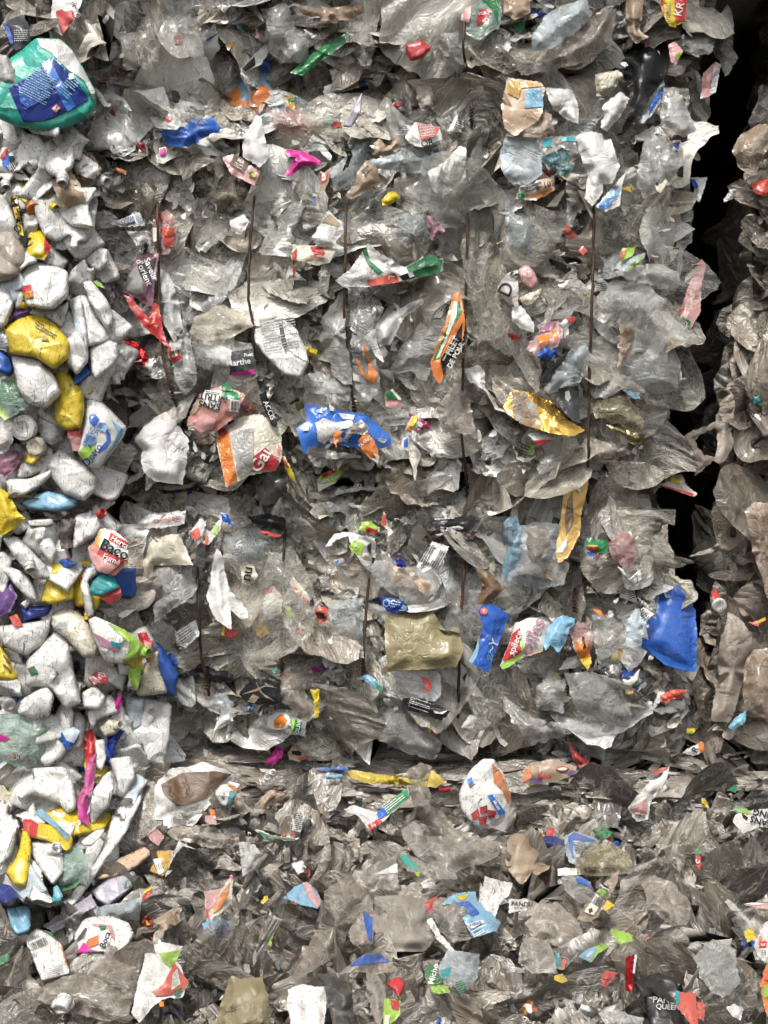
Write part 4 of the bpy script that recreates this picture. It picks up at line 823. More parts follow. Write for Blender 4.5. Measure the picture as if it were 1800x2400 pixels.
H(0,1,'small_carton','folded black and white carton strip near the pale bottle','carton','pa:gw','1280,1480 1340,1370 1420,1480 1400,1550 1330,1530',h=5,z=24,parts=[P('yellow_edge','ink:y','1345,1370 1375,1380 1420,1470 1412,1500')])
H(0,1,'lettered_film','film with brown script lettering above the lower bale','film','fk:cr','965,1590 1060,1540 1200,1530 1215,1580 1150,1660 990,1700 970,1650',h=6,z=24,parts=[T('Fla',1030,1600,54,62,'ink:br'),T('AUX LAP',1105,1610,28,66,'ink:br')])
# ---- crop (1,1)
H(1,1,'green_white_wrapper','white wrapper with leafy green flap and an orange red strip','wrapper','pa:w','510,160 600,95 680,-20 730,-80 800,-20 960,72 1050,30 1080,-5 1212,20 1205,100 1000,160 740,200 580,205',h=10,z=38,cr=.03,parts=[P('green_flap','pr:g','975,75 1130,-15 1212,28 1190,108 1060,140 1000,128'),P('red_strip','pr:co','715,160 900,108 932,170 742,196'),P('black_box','ink:k','928,130 1010,100 1032,140 950,162'),P('green_stem','pr:g','690,-30 715,-60 740,30 830,110 790,112 720,40'),T('L',878,140,46,-95,'ink:w'),L(1100,60,160,60,14,5,'ink:ch'),P('white_badge','ink:w','985,110 1015,100 1028,130 998,142')])
H(1,1,'striped_tub','white tub side with wavy grey grooves and an oval opening','tub','hd:w','-30,420 10,390 160,378 270,480 330,620 346,690 290,792 180,770 60,650 -10,560',h=14,z=38,cr=.02,parts=[P('dark_slot','hd:dk','145,430 172,445 205,560 195,640 165,560'),P('inner_wall','hd:w','175,440 260,490 320,600 340,688 250,640 205,600'),L(150,500,230,230,10,13,'ink:gy')])
H(1,1,'chicken_pack','orange green packet with black panel and bold white capitals','pack','pr:o','1130,690 1165,600 1230,420 1285,240 1310,228 1332,270 1356,430 1340,560 1250,700 1190,835 1150,780',h=6,z=80,cr=.01,parts=[P('green_stripe','pr:g','1145,672 1200,560 1290,300 1318,290 1335,360 1250,500 1165,668'),P('cream_stripe','pr:cr','1166,668 1230,520 1285,290 1305,300 1300,380 1240,540 1190,655'),P('black_panel','pr:k','1195,668 1290,520 1338,432 1332,545 1215,775'),P('panel_line','ink:w','1208,672 1300,530 1302,536 1214,680'),
 T('FILET',1274,583,40,62,'ink:w',bold=.03),T('DE POUL',1296,640,34,62,'ink:w',bold=.02)])
H(1,1,'clear_pouch','clear pouch beside the black panel packet','pouch','fk:gw','870,740 1000,500 1100,350 1200,250 1268,230 1275,320 1150,660 1110,820 1060,820 1000,760 920,760',h=8,z=18,cr=.02,parts=[P('white_print','pr:w','1150,400 1205,290 1265,235 1255,300 1200,400'),L(1215,330,60,90,58,5,'ink:ch'),T('(5)',1235,290,34,60)])
H(1,1,'white_crumple','crumpled white greyish sheet arching beside the clear pouch','sheet','pa:gw','770,470 860,380 1000,300 1092,268 1100,300 960,400 880,560 800,592',h=14,z=26,cr=.05,parts=[L(980,350,110,40,38,4,'ink:gy')])
H(1,1,'film_sleeve','long clear film sleeve following the dark wire','film','fk:gw','430,400 500,280 570,190 590,500 622,820 500,800 440,600',h=10,z=24)
H(1,1,'film_sleeve','clear curtain of film right by the dark wire top','film','fm:gy','590,190 700,185 780,260 830,340 780,480 700,500 620,420',h=8,z=24)
H(1,1,'small_pouch','clear pouch with an orange ribbon print inside','pouch','fk:gw','610,560 630,500 700,500 780,680 800,800 790,900 720,945 640,850',h=12,z=30,parts=[P('orange_ribbon','pr:o','690,565 715,590 745,700 785,760 770,825 730,800 728,700'),P('orange_ribbon','pr:o','645,655 670,680 700,760 745,800 735,815 680,760'),P('small_panel','pr:gw','625,760 665,770 670,815 630,805')])
H(1,1,'dirty_paper','grey white paper flecked with black under the film curtain','paper','dp:w','605,370 745,365 765,480 830,690 770,640 720,560 620,480',h=4,z=20,cr=.05,parts=[L(690,450,110,100,-30,7,'ink:ch')])
H(1,1,'blue_box','bright blue flattened box with peeled white patches','box','pr:sb','260,1115 330,1070 310,950 420,975 650,1015 720,1030 870,1170 880,1222 800,1252 680,1250 500,1215 340,1240 310,1285',h=10,z=36,cr=.02,parts=[P('peeled_patch','dp:w','385,1080 440,1050 520,1080 620,1060 640,1110 560,1120 500,1170 440,1220 400,1200 395,1130'),P('peeled_patch','dp:w','530,1015 600,1025 640,1030 630,1060 560,1055'),P('peeled_patch','dp:w','400,1010 430,975 432,1020'),P('peeled_patch','dp:w','295,1105 345,1090 340,1130 305,1135'),P('peeled_patch','dp:w','470,1180 550,1170 580,1200 480,1215'),P('peeled_patch','dp:w','790,1180 850,1190 830,1215 790,1200'),P('white_flag','pa:w','475,960 510,985 500,1005 478,1000')])
H(1,1,'orange_scrap','orange card scrap with white capitals on the blue box','scrap','pr:o','660,1195 715,1135 770,1200 805,1300 792,1342 735,1310 690,1260',h=4,z=50,parts=[T('TRANC',705,1205,22,38,'ink:w'),P('white_foot','ink:w','760,1265 800,1300 790,1342 738,1312 775,1310')])
H(1,1,'orange_scrap','small curved orange scrap on the blue box','scrap','pr:o','500,1145 565,1132 540,1180 518,1242 502,1190',h=3,z=48)
H(1,1,'draped_film','grey brown film draped over the blue box','film','fk:bw','560,1200 600,1110 680,1060 740,1110 700,1160 620,1150 590,1210',h=8,z=48)
H(1,1,'yellow_vial','small white and yellow printed vial in the film','vial','pr:cr','965,1125 1010,1040 1075,1018 1062,1090 1000,1148',h=10,z=30,parts=[P('yellow_print','pr:y','985,1090 1020,1035 1050,1040 1020,1110'),P('orange_print','pr:o','970,1120 1000,1100 1020,1112 1000,1140')])
H(1,1,'blue_white_label','white label corner with a blue square below the vial','label','pr:w','912,1222 990,1158 982,1256 930,1256',z=32,parts=[P('blue_square','ink:b','955,1195 985,1175 982,1235 960,1240'),P('orange_mark','ink:o','915,1222 950,1190 940,1215')])
H(1,1,'green_pink_scrap','scrap split between green and pink by white','scrap','pr:pk','835,920 838,880 870,868 912,900 945,965 930,992 840,972',h=3,z=28,parts=[P('green_half','pr:g','838,882 868,866 925,935 848,922'),P('white_edge','ink:w','870,868 885,862 945,930 925,932')])
H(1,1,'hanging_film','large brown tinted film hanging over the third wire','film','fk:bw','1170,1000 1230,900 1290,820 1345,850 1400,1000 1425,1145 1350,1160 1290,1140 1210,1150',h=14,z=50)
H(1,1,'green_red_label','green label with white lettering under a red band','label','pr:lg','395,1450 430,1410 545,1368 562,1400 520,1462 405,1525',h=3,z=34,parts=[P('red_band','pr:r','430,1412 545,1362 550,1388 432,1440'),P('white_foot','ink:w','395,1460 410,1480 520,1465 405,1528'),T('Sans con',475,1445,30,17,'ink:w')])
H(1,1,'black_label_strip','clear strip with black rounded marks and letters','strip','fk:bw','640,1465 680,1430 732,1438 690,1530 640,1645 595,1640',h=4,z=30,parts=[P('black_mark','ink:k','660,1470 700,1450 702,1490 672,1500'),P('black_mark','ink:k','632,1550 665,1525 668,1560 640,1580'),T('8',668,1512,34,60),T('CD',665,1500,26,60,'ink:w')])
H(1,1,'red_rim','thin red curved rim of a film lid','rim','pr:r','1098,1600 1140,1560 1205,1508 1212,1522 1150,1585 1128,1628 1105,1628',h=2,z=34)
H(1,1,'olive_film','crumpled olive brown film bulge above the seam','film','fk:ol','770,1430 850,1330 950,1275 1100,1290 1215,1330 1240,1440 1100,1530 950,1565 840,1540',h=18,z=24)
H(1,1,'white_flake','small torn white flake beside the third wire','flake','pa:w','1090,1235 1150,1215 1240,1280 1225,1300 1140,1305',h=4,z=34)
H(1,1,'black_ribbon','twisted black ribbon with pale script near the carton','ribbon','pr:k','20,900 60,868 90,960 138,1080 135,1112 100,1095 50,990',h=4,z=34,parts=[T('ACCIS',85,1000,34,-66,'ink:w')])
H(1,1,'edge_scraps','orange yellow printed sliver at the carton edge','sliver','pr:y','165,1290 190,1300 240,1400 262,1470 220,1440 190,1370',h=2,z=30,parts=[P('orange_print','pr:co','168,1295 190,1305 215,1370 190,1360')])
H(1,1,'large_film','large smoky film sheet between tub and blue box','film','fk:gw','300,780 420,740 560,840 620,860 600,940 430,900 320,880',h=10,z=22)
H(1,1,'large_film','smoky folded film below the red marked carton','film','fk:gw','0,1420 160,1380 290,1400 280,1500 100,1610 -40,1600 -100,1500',h=12,z=30)
H(1,1,'layered_film','stack of flat brown film layers below the green label','film','fk:bw','270,1510 480,1510 700,1500 770,1440 760,1540 560,1600 330,1570',h=6,z=28)
H(1,1,'grey_strip','flat grey film strip under the blue box','film','fk:gw','330,1235 520,1265 700,1300 520,1318 340,1290',h=5,z=36)
H(1,1,'film_sleeve','clear sleeve with barcode beside the third wire foot','film','fk:bw','1360,1330 1500,1340 1659,1400 1640,1480 1560,1600 1400,1640 1380,1500',h=10,z=26,parts=[P('barcode_panel','pr:gw','1490,1370 1575,1380 1570,1420 1490,1410'),L(1540,1398,60,30,-5,1,'ink:k',True)])
H(1,1,'black_letter_film','white film with large black script letters','film','fk:w','1560,200 1640,100 1700,90 1700,330 1620,300',h=5,z=22,parts=[T('D s',1640,180,90,65)])
H(1,1,'dusty_paper','mottled grey white paper beside the third wire','paper','dp:w','1350,730 1440,700 1480,760 1490,860 1540,920 1440,880 1380,800',h=6,z=24,cr=.06)
# ---- crop (2,1)
H(2,1,'gold_foil','shiny crumpled gold foil wrapper crossing behind the long wire','wrapper','fo:gd','-60,980 0,870 100,880 180,905 280,960 400,1080 472,1130 400,1170 250,1150 60,1090 0,1040',h=14,z=34,cr=.05,parts=[P('clear_window','fk:tn','0,880 95,885 200,1080 180,1120 60,1085 5,1030'),P('dot','ink:gy','90,965 125,945 160,965 155,1000 115,1005'),P('dot','ink:gy','15,1035 45,1025 65,1045 45,1070 20,1062')])
H(2,1,'yellow_green_foil','glossy yellow green foil inside clear bag','foil','fo:ol','610,1090 700,1115 860,1160 855,1200 825,1222 780,1220 730,1170 680,1150',h=8,z=42,cr=.07)
H(2,1,'gold_foil','small brown gold foil corner beside the yellow green foil','foil','fo:gd','865,1120 960,1110 965,1160 930,1225 880,1180',h=5,z=38)
H(2,1,'clear_bag','clear bag with a smooth bulge above the yellow green foil','bag','fk:ol','520,945 730,903 800,970 845,1030 862,1140 740,1120 640,1060 540,1050',h=16,z=34,cr=.02)
H(2,1,'large_film','large bulging clear sheet high on the bale end','film','fm:gw','545,190 700,160 800,170 960,260 1080,420 1245,560 1130,560 900,480 700,420 580,300',h=20,z=30)
H(2,1,'large_film','big wrinkled clear sheet filling the bale end','film','fk:gw','690,700 720,560 790,450 900,450 1000,520 1090,680 1070,880 950,900 880,880 740,820',h=18,z=20)
H(2,1,'blue_grey_film','folded blue grey film fan beside the long wire','film','fk:pb','210,860 360,640 480,560 505,640 440,820 330,850 240,895',h=12,z=34)
H(2,1,'pink_capsule','round pink plastic capsule between film flaps','capsule','hd:pk','40,90 75,60 112,62 150,110 172,170 155,205 120,222 65,180',h=14,z=26)
H(2,1,'orange_packet','pink clear packet with orange shapes and a blue crumple','packet','fk:pk','90,600 140,540 200,480 300,420 335,500 290,595 200,615 150,640',h=8,z=30,parts=[P('orange_print','pr:o','170,520 250,500 245,545 180,600'),P('orange_print','pr:o','250,480 295,478 305,520 280,560'),P('maroon_print','pr:mv','190,440 290,420 260,480 170,500')])
H(2,1,'blue_crumple','crumpled dark blue scrap under the orange shapes','scrap','pr:b','150,640 220,588 300,600 298,630 250,675 180,665',h=5,z=40,cr=.09)
H(2,1,'red_white_clip','white strip with red end above the orange shapes','strip','pr:w','305,440 350,400 412,395 402,428 340,462',h=4,z=34,parts=[P('red_end','pr:r','345,400 410,392 405,425 370,430')])
H(2,1,'black_bag','blue black bag end beside the gold foil','bag','pr:ch','285,940 300,860 430,838 442,1085 400,1070 330,1000',h=6,z=22,parts=[P('white_spot','ink:w','345,880 370,870 382,920 365,945 345,925')])
H(2,1,'red_white_scrap','white scrap edged with red below the gold foil','scrap','pa:w','100,1155 200,1130 292,1180 240,1200 170,1225 130,1190',h=4,z=32,parts=[P('red_edge','pr:r','135,1195 230,1190 270,1190 170,1228')])
H(2,1,'pink_green_wrapper','long pink wrapper with green base at the bale corner','wrapper','pr:pk','1070,430 1110,300 1140,200 1180,90 1230,20 1258,60 1225,200 1222,360 1160,470 1110,450',h=10,z=24,parts=[P('green_base','pr:g','1068,375 1160,425 1145,470 1085,440'),P('red_band','pr:r','1072,370 1110,320 1120,330 1100,400'),P('cream_print','pr:cr','1120,140 1180,80 1170,130 1120,175'),P('red_print','ink:r','1185,60 1230,25 1250,55 1210,60'),T('2',1130,445,44,20,'ink:w')])
H(2,1,'hanging_rag','dirty film rag hanging out of the dark gap','rag','dp:bw','1310,1340 1335,1200 1320,1100 1330,1020 1395,1010 1390,935 1540,908 1500,1020 1420,1140 1440,1200 1380,1330',h=8,z=10,cr=.05)
H(2,1,'hanging_rag','brown film rope stretched from the bale into the gap','rag','dp:bw','1050,1195 1180,1130 1325,1075 1340,1098 1220,1160 1180,1195 1245,1290 1320,1300 1250,1380 1180,1425 1210,1340 1120,1230',h=8,z=30,cr=.06)
H(2,1,'fringed_label','cream fringed label with yellow and red bands near the gap','label','pr:cr','860,1440 900,1418 960,1430 1100,1415 1130,1480 1200,1545 1180,1560 1050,1512 880,1475',h=6,z=34,cr=.05,parts=[P('yellow_band','pr:y','1010,1430 1080,1440 1090,1475 1030,1465'),P('red_band','pr:r','900,1478 1000,1492 1180,1540 1170,1560 1050,1518'),P('dark_curl','ink:k','930,1440 990,1440 995,1470 940,1470')])
H(2,1,'black_packet','black packet scrap with fine white print','packet','pr:k','555,1430 640,1460 750,1415 755,1500 735,1535 620,1510',h=6,z=30,parts=[L(670,1480,100,50,-8,4,'ink:gw')])
H(2,1,'black_packet','black scrap with white script above the fringed label','packet','pr:k','900,1400 940,1350 1020,1340 1110,1320 1090,1410 940,1420',h=6,z=20,parts=[L(1010,1385,110,30,12,2,'ink:w')])
H(2,1,'comic_scrap','scrap with a yellow cartoon shape on grey film','scrap','pr:gw','55,1575 140,1510 295,1495 280,1545 200,1592 120,1596',h=3,z=28,parts=[P('yellow_shape','pr:y','130,1530 160,1498 235,1510 240,1540 190,1560 150,1550'),P('red_shape','pr:r','90,1560 140,1545 210,1585 170,1590 120,1580'),P('yellow_stripe','pr:y','55,1578 120,1575 190,1590 70,1592')])
H(2,1,'clear_cup','ribbed clear cup on its side above the seam','cup','fm:gw','165,1360 200,1300 260,1285 300,1330 268,1430 180,1452',h=18,z=28,cr=.01)
H(2,1,'teal_cap','small teal screw cap on the far bale','cap','hd:t','1560,965 1565,915 1605,903 1620,940 1590,965',h=12,z=20)
H(2,1,'newsprint_strip','tan newsprint strip standing between clear bags','strip','pa:tn','680,725 700,560 695,440 792,450 770,560 710,680',h=4,z=26,parts=[L(745,560,60,180,-8,14,'ink:br')])
H(2,1,'green_stripe_film','clear film with lime stripes below the lime scrap','film','fk:pb','668,80 700,30 860,-20 860,10 770,95 700,98',h=5,z=26,parts=[P('lime_stripe','pr:lg','752,85 830,10 850,5 800,60 765,92')])
H(2,1,'dark_shard','pointed black film between gold foil and the folded fan','film','pr:ch','170,790 260,700 365,610 340,680 220,810 175,830',h=4,z=24)
H(2,1,'white_flake','folded white film scrap at the edge of the packets','film','pa:w','0,330 60,320 145,440 138,500 60,470 0,420',h=8,z=26,parts=[P('coral_print','ink:co','-10,255 40,265 50,300 0,330')])
H(2,1,'cream_shard','pointed cream shard above the black packet shadow','shard','pa:cr','40,275 195,200 180,250 130,310 90,315',h=4,z=26)
H(2,1,'blue_scrap','blue printed film sliver on the big wrinkled sheet','scrap','pr:lb','735,870 825,890 832,925 790,925 745,895',z=36)
H(2,1,'white_bottle','pale rounded bottle side under the big wrinkled sheet','bottle','fk:w','775,930 990,930 1025,1010 1000,1120 950,1150 870,1060',h=14,z=20)
H(2,1,'clear_bag','puckered tan film bag under the foil bag','bag','fk:bw','515,1180 640,1210 750,1225 740,1290 600,1320 880,1340 780,1365 560,1340',h=10,z=24)
H(2,1,'red_tab','red and cream tab poking from the bale bottom corner','tab','pr:r','1030,1250 1060,1240 1075,1270 1060,1345 1035,1345',h=3,z=26,parts=[P('cream_tip','pr:cr','1032,1320 1062,1320 1055,1348 1034,1348')])
H(2,1,'tan_flap','tan folded flap beside the red tab','flap','pr:tn','870,1350 930,1270 1000,1200 1030,1280 960,1320 945,1340',h=6,z=24)
H(2,1,'lower_film','long grey film sheet drooping from the seam','film','fk:gw','520,1540 640,1520 780,1560 900,1650 780,1720 640,1660 540,1600',h=10,z=28)
H(2,1,'clear_wrap','milky clear wrap over the first packets','wrap','fm:gw','560,0 700,60 960,50 1080,110 1090,200 900,190 700,130',h=14,z=20)
# ---- crop (0,2)
H(0,2,'bacon_pack','red and white bacon packet with pink rashers, half hidden by film','pack','pr:ft','568,232 610,190 650,110 740,118 828,190 832,330 745,412 640,390 592,310',h=10,z=30,cr=.02,parts=[P('yellow_edge','pr:y','620,215 655,110 690,105 670,180 640,220'),P('white_band','ink:w','660,115 740,120 828,190 830,310 800,310 640,232'),P('red_box','ink:r','718,132 828,195 826,245 702,182'),P('red_band','ink:r','648,228 805,310 772,352 628,272'),P('rasher','pr:pk','590,250 640,280 760,352 700,400 640,385 595,310'),T('Herta',775,195,38,-30,'ink:w'),T('Baco',742,245,72,-26,'ink:k',bold=.02),T('Fumé',722,308,40,-24,'ink:w')])
H(0,2,'teal_bottle','teal bottle with a bright red ring collar','bottle','hd:t','575,510 600,450 655,398 740,418 785,490 700,540 655,552 600,540',h=20,z=28,cr=.01,parts=[P('red_collar','hd:r','650,545 700,520 780,487 790,540 725,592 700,590 655,565'),P('collar_line','hd:co','665,560 780,515 784,522 670,570')])
H(0,2,'yellow_bottle','flat yellow bottle with torn orange print at the top','bottle','hd:y','258,580 300,440 330,340 345,290 440,248 462,350 486,562 340,597',h=12,z=28,cr=.01,parts=[P('torn_print','pr:co','360,300 400,262 440,255 450,310 400,300')])
H(0,2,'white_bottle','white bottle with an open threaded neck facing out','bottle','hd:w','15,170 110,155 220,265 300,350 348,440 220,435 150,360 90,290',h=20,z=32,parts=[N(190,330,-70,60,34,'hd:w')])
H(0,2,'white_bottle','ridged white bottle shoulder behind the open neck','bottle','hd:w','205,110 270,78 330,160 372,250 335,340 270,260',h=14,z=24,cr=.05)
H(0,2,'white_box','small bright white tray on top of the ridged shoulder','tray','hd:w','175,55 345,42 352,80 300,95 190,92',h=6,z=26)
H(0,2,'white_bottle','white bottle with broken grey mesh and a pointed end','bottle','hd:w','5,370 60,352 130,380 200,440 255,590 180,560 100,480',h=16,z=26)
H(0,2,'dark_rag','dark brown rag hanging between white bottles','rag','dp:dk','378,55 470,-10 502,60 472,230 395,242',h=8,z=24,cr=.08)
H(0,2,'white_bottle','pale bottle side next to the dark brown rag','bottle','hd:w','480,20 560,0 560,120 540,200 470,250',h=14,z=20)
H(0,2,'purple_bag','dull purple plastic folds at the photo edge','bag','pr:vi','-40,410 60,440 112,545 70,640 -40,705',h=16,z=26,parts=[P('orange_edge','pr:co','60,680 110,660 150,740 90,740')])
H(0,2,'navy_bottle','dark navy bottle below the flat yellow panel','bottle','hd:nv','118,600 220,610 345,598 310,670 230,690 150,722',h=16,z=22)
H(0,2,'white_bottle','smooth white bottle curling over at the photo edge','bottle','hd:w','-40,740 150,722 330,695 325,760 280,870 170,932 70,900 -40,800',h=24,z=36,cr=.03)
H(0,2,'white_bottle','very large dirty white bottle with crossing scratches','bottle','hd:w','170,960 280,830 385,740 455,840 472,1000 500,1130 525,1240 420,1275 330,1140 160,1130',h=30,z=34,cr=.02,parts=[P('green_smear','dp:g','180,1020 220,995 250,1050 200,1060')])
H(0,2,'white_bottle','long cream white bottle curving beside the lime one','bottle','hd:cr','330,660 430,608 500,640 565,700 640,880 625,940 540,945 440,830 330,745',h=28,z=32,cr=.02,parts=[P('clear_neck','fk:pb','340,720 440,700 440,750 350,770')])
H(0,2,'soap_bottle','white bottle with lime green shoulder and ribbed neck','bottle','hd:w','570,700 615,675 700,710 800,760 900,830 948,885 900,940 790,987 680,970 622,860',h=22,z=42,cr=.015,parts=[P('lime_shoulder','hd:lg','700,722 800,758 880,815 945,885 900,940 790,985 835,900 838,850'),P('maroon_stripe','pr:mv','600,780 640,800 790,880 760,905 650,860'),P('teal_mark','pr:t','720,835 790,855 780,885 720,865'),N(930,905,-10,46,32,'hd:lg')])
H(0,2,'green_film','translucent green sheet hanging under the lime shoulder','sheet','pr:lg','820,985 918,975 912,1060 892,1162 850,1120 830,1060',h=5,z=28)
H(0,2,'red_wad','crumpled red and white cloth at the lime bottle neck','wad','pr:r','890,790 950,778 992,860 985,930 960,985 930,900',h=10,z=30,cr=.09,parts=[P('pink_patch','pr:pk','930,830 985,850 970,930 940,890')])
H(0,2,'yellow_bottle','yellow bottle with wavy brown marks at the edge','bottle','hd:y','-40,830 20,870 60,960 122,1055 105,1112 60,1100 -40,1080',h=20,z=30,parts=[P('brown_mark','ink:br','20,920 70,980 60,990 20,940'),P('brown_mark','ink:br','20,980 80,1030 70,1040 20,1000')])
H(0,2,'bucket_side','large square white bucket side with rounded corner','bucket','hd:w','830,1232 930,1198 1115,1240 1105,1400 1100,1500 1060,1662 880,1580 838,1500 848,1330',h=10,z=85,cr=.01)
H(0,2,'red_label','crumpled red label with white barcode panel','label','pr:r','568,1085 600,1050 650,1028 702,1075 690,1110 600,1122',h=6,z=30,parts=[P('white_panel','ink:w','575,1075 605,1060 650,1100 610,1118'),L(610,1092,50,26,-20,1,'ink:r',True),L(660,1060,50,50,10,5,'ink:w')])
H(0,2,'white_cup','clean white cup crushed into folds','cup','hd:w','110,1305 140,1215 310,1112 352,1200 322,1320 215,1352',h=22,z=44,cr=.04)
H(0,2,'white_jar','rounded white jar bottom with rust spots','jar','hd:w','528,1170 620,1120 685,1200 655,1282 600,1285 540,1270',h=22,z=34)
H(0,2,'magenta_scrap','magenta pointed scrap beside the bucket side','scrap','pr:m','728,1260 780,1165 792,1230 760,1310 732,1310',h=4,z=30)
H(0,2,'blue_brush','blue and white ribbed bottle scrap under the clean cup','scrap','pr:b','360,1430 480,1388 522,1420 490,1500 440,1538',h=8,z=30,parts=[P('white_ribs','pr:pb','400,1420 480,1390 520,1420 480,1500 430,1480')])
H(0,2,'smoky_bag','large smoky translucent bag with a magenta corner','bag','fk:mt','-40,1320 60,1300 130,1312 330,1400 300,1640 200,1662 -40,1620',h=24,z=46,cr=.03,parts=[P('magenta_corner','pr:m','-30,1425 72,1472 -30,1492'),P('red_badge','ink:r','90,1570 140,1580 135,1605 85,1598'),T('Pocket',95,1590,40,4,'ink:gw')])
H(0,2,'white_bottle','wide white bottle flank behind the smoky bag','bottle','hd:w','180,1330 320,1380 440,1545 400,1600 300,1660 200,1560',h=18,z=30)
H(0,2,'navy_strip','navy curved strip between small white bottles','strip','pr:nv','700,1450 765,1395 800,1340 820,1400 755,1500 722,1655 680,1640',h=6,z=24)
H(0,2,'small_bottle','small tan white bottle with coiled neck','bottle','hd:cr','640,1400 700,1335 760,1350 790,1400 740,1445 680,1460',h=14,z=30,parts=[N(745,1390,20,50,26,'hd:cr')])
H(0,2,'white_bottle','narrow white bottle folded beside the bucket side','bottle','hd:w','560,1290 700,1180 740,1200 800,1300 640,1340 590,1420',h=14,z=26)
H(0,2,'white_bottle','grimy jar ring lying at the left border','jar','fk:gw','-30,1210 40,1190 100,1240 95,1290 30,1285',h=12,z=30,parts=[K(60,1250,40,'fk:gw',(.5,.2),'ring')])
H(0,2,'white_bottle','dirty white scoop shaped shell above the jar ring','bottle','hd:w','-20,1090 80,1062 138,1100 140,1200 80,1170 10,1140',h=12,z=32)
H(0,2,'magenta_brush','tangled crimson bristles beside the navy strip','brush','pr:r','550,1420 600,1410 640,1500 620,1600 560,1660 545,1540',h=8,z=22,cr=.1)
H(0,2,'magenta_scrap','magenta strip under the crimson bristles','strip','pr:m','570,1620 620,1560 625,1640 600,1700 575,1690',h=5,z=30)
H(0,2,'white_bottle','crumpled white bottle side between bristles and strip','bottle','hd:w','610,1480 680,1470 690,1600 660,1680 625,1660',h=12,z=28)
H(0,2,'white_bottle','long off white bottle wedge beside the teal bottle','bottle','hd:w','520,470 560,360 640,345 635,400 570,450 600,560 612,660 570,695 540,600',h=12,z=22)
H(0,2,'paper_sheet','cream plastic sheet folded at the bale top','sheet','pa:cr','905,360 950,200 1010,160 1160,140 1205,230 1250,345 1000,345 980,480 930,430',h=8,z=26,cr=.03)
H(0,2,'large_film','square clear sheet below the cream folded sheet','film','fk:gw','1000,350 1240,350 1270,500 1200,590 1010,710 990,520',h=8,z=22)
H(0,2,'white_crumple','long crumpled white film falling like a scarf','film','pa:w','1375,330 1420,195 1452,350 1480,480 1640,690 1560,692 1495,640 1500,765 1400,700 1340,560',h=10,z=30,cr=.06)
H(0,2,'newsprint_scrap','scrap of printed paper with black characters','scrap','pa:gw','1130,775 1270,700 1292,800 1200,885 1150,850',h=4,z=26,parts=[L(1200,790,110,100,35,6,'ink:ch')])
H(0,2,'red_gold_scrap','small red and yellow scrap under the white scarf film','scrap','pr:r','1440,800 1450,740 1545,770 1520,822',h=3,z=28,parts=[P('yellow_edge','ink:y','1436,795 1445,742 1458,742 1450,800')])
H(0,2,'black_film','torn strip of shiny black film beneath the first lower wire','film','pr:k','1140,1070 1280,980 1400,1018 1560,1040 1490,1112 1300,1040 1200,1080',h=8,z=24,cr=.09)
H(0,2,'white_wad','crumpled white foil wad under the lower wires','wad','pa:w','1380,1425 1440,1280 1500,1270 1512,1350 1450,1390',h=8,z=28,cr=.07)
H(0,2,'clear_wad','clear crumpled film beside the marbled chocolate print','wad','fk:pb','1350,1250 1390,1180 1460,1170 1520,1250 1440,1290',h=10,z=24)
H(0,2,'large_film','round clear film dome at the lower bale top','film','fm:pb','1430,180 1540,110 1700,90 1780,200 1700,330 1540,330 1450,260',h=18,z=28)
H(0,2,'red_white_scrap','coral and white triangle scrap by the film dome','scrap','pr:w','1220,140 1300,40 1340,60 1310,150 1265,190',h=3,z=30,parts=[P('coral_print','ink:co','1225,135 1285,100 1300,150 1265,188')])
H(0,2,'red_white_scrap','white strip with green rings by the film dome','strip','pr:w','1310,200 1390,90 1440,30 1430,110 1350,215',h=3,z=26,parts=[P('green_print','ink:lg','1385,90 1415,80 1410,150 1380,140'),P('coral_print','ink:co','1330,160 1350,150 1345,215 1325,210')])
H(0,2,'blue_scrap','dark blue crumpled tape at the lower bale top','scrap','pr:b','1432,0 1480,20 1520,90 1440,60',h=4,z=26)
H(0,2,'white_film','bright white film with small print above the cream sheet','film','pa:w','895,70 980,10 1200,-10 1200,80 1060,100 920,110',h=8,z=26,parts=[L(1080,50,180,30,8,3,'ink:r')])
H(0,2,'arabic_label','pale label with heavy black brush lettering','label','pr:cr','1555,350 1640,330 1670,420 1620,480 1570,460',h=3,z=32,parts=[T('سس',1600,410,60,60,'ink:k') if 0 else T('nu',1600,400,70,80,'ink:k'),L(1620,450,50,40,50,3,'ink:ch')])
H(0,2,'blue_crumple','mixed blue and orange crumpled scraps by black film','scrap','pr:b','1080,930 1110,905 1175,980 1150,1010 1090,980',h=5,z=24,cr=.08)
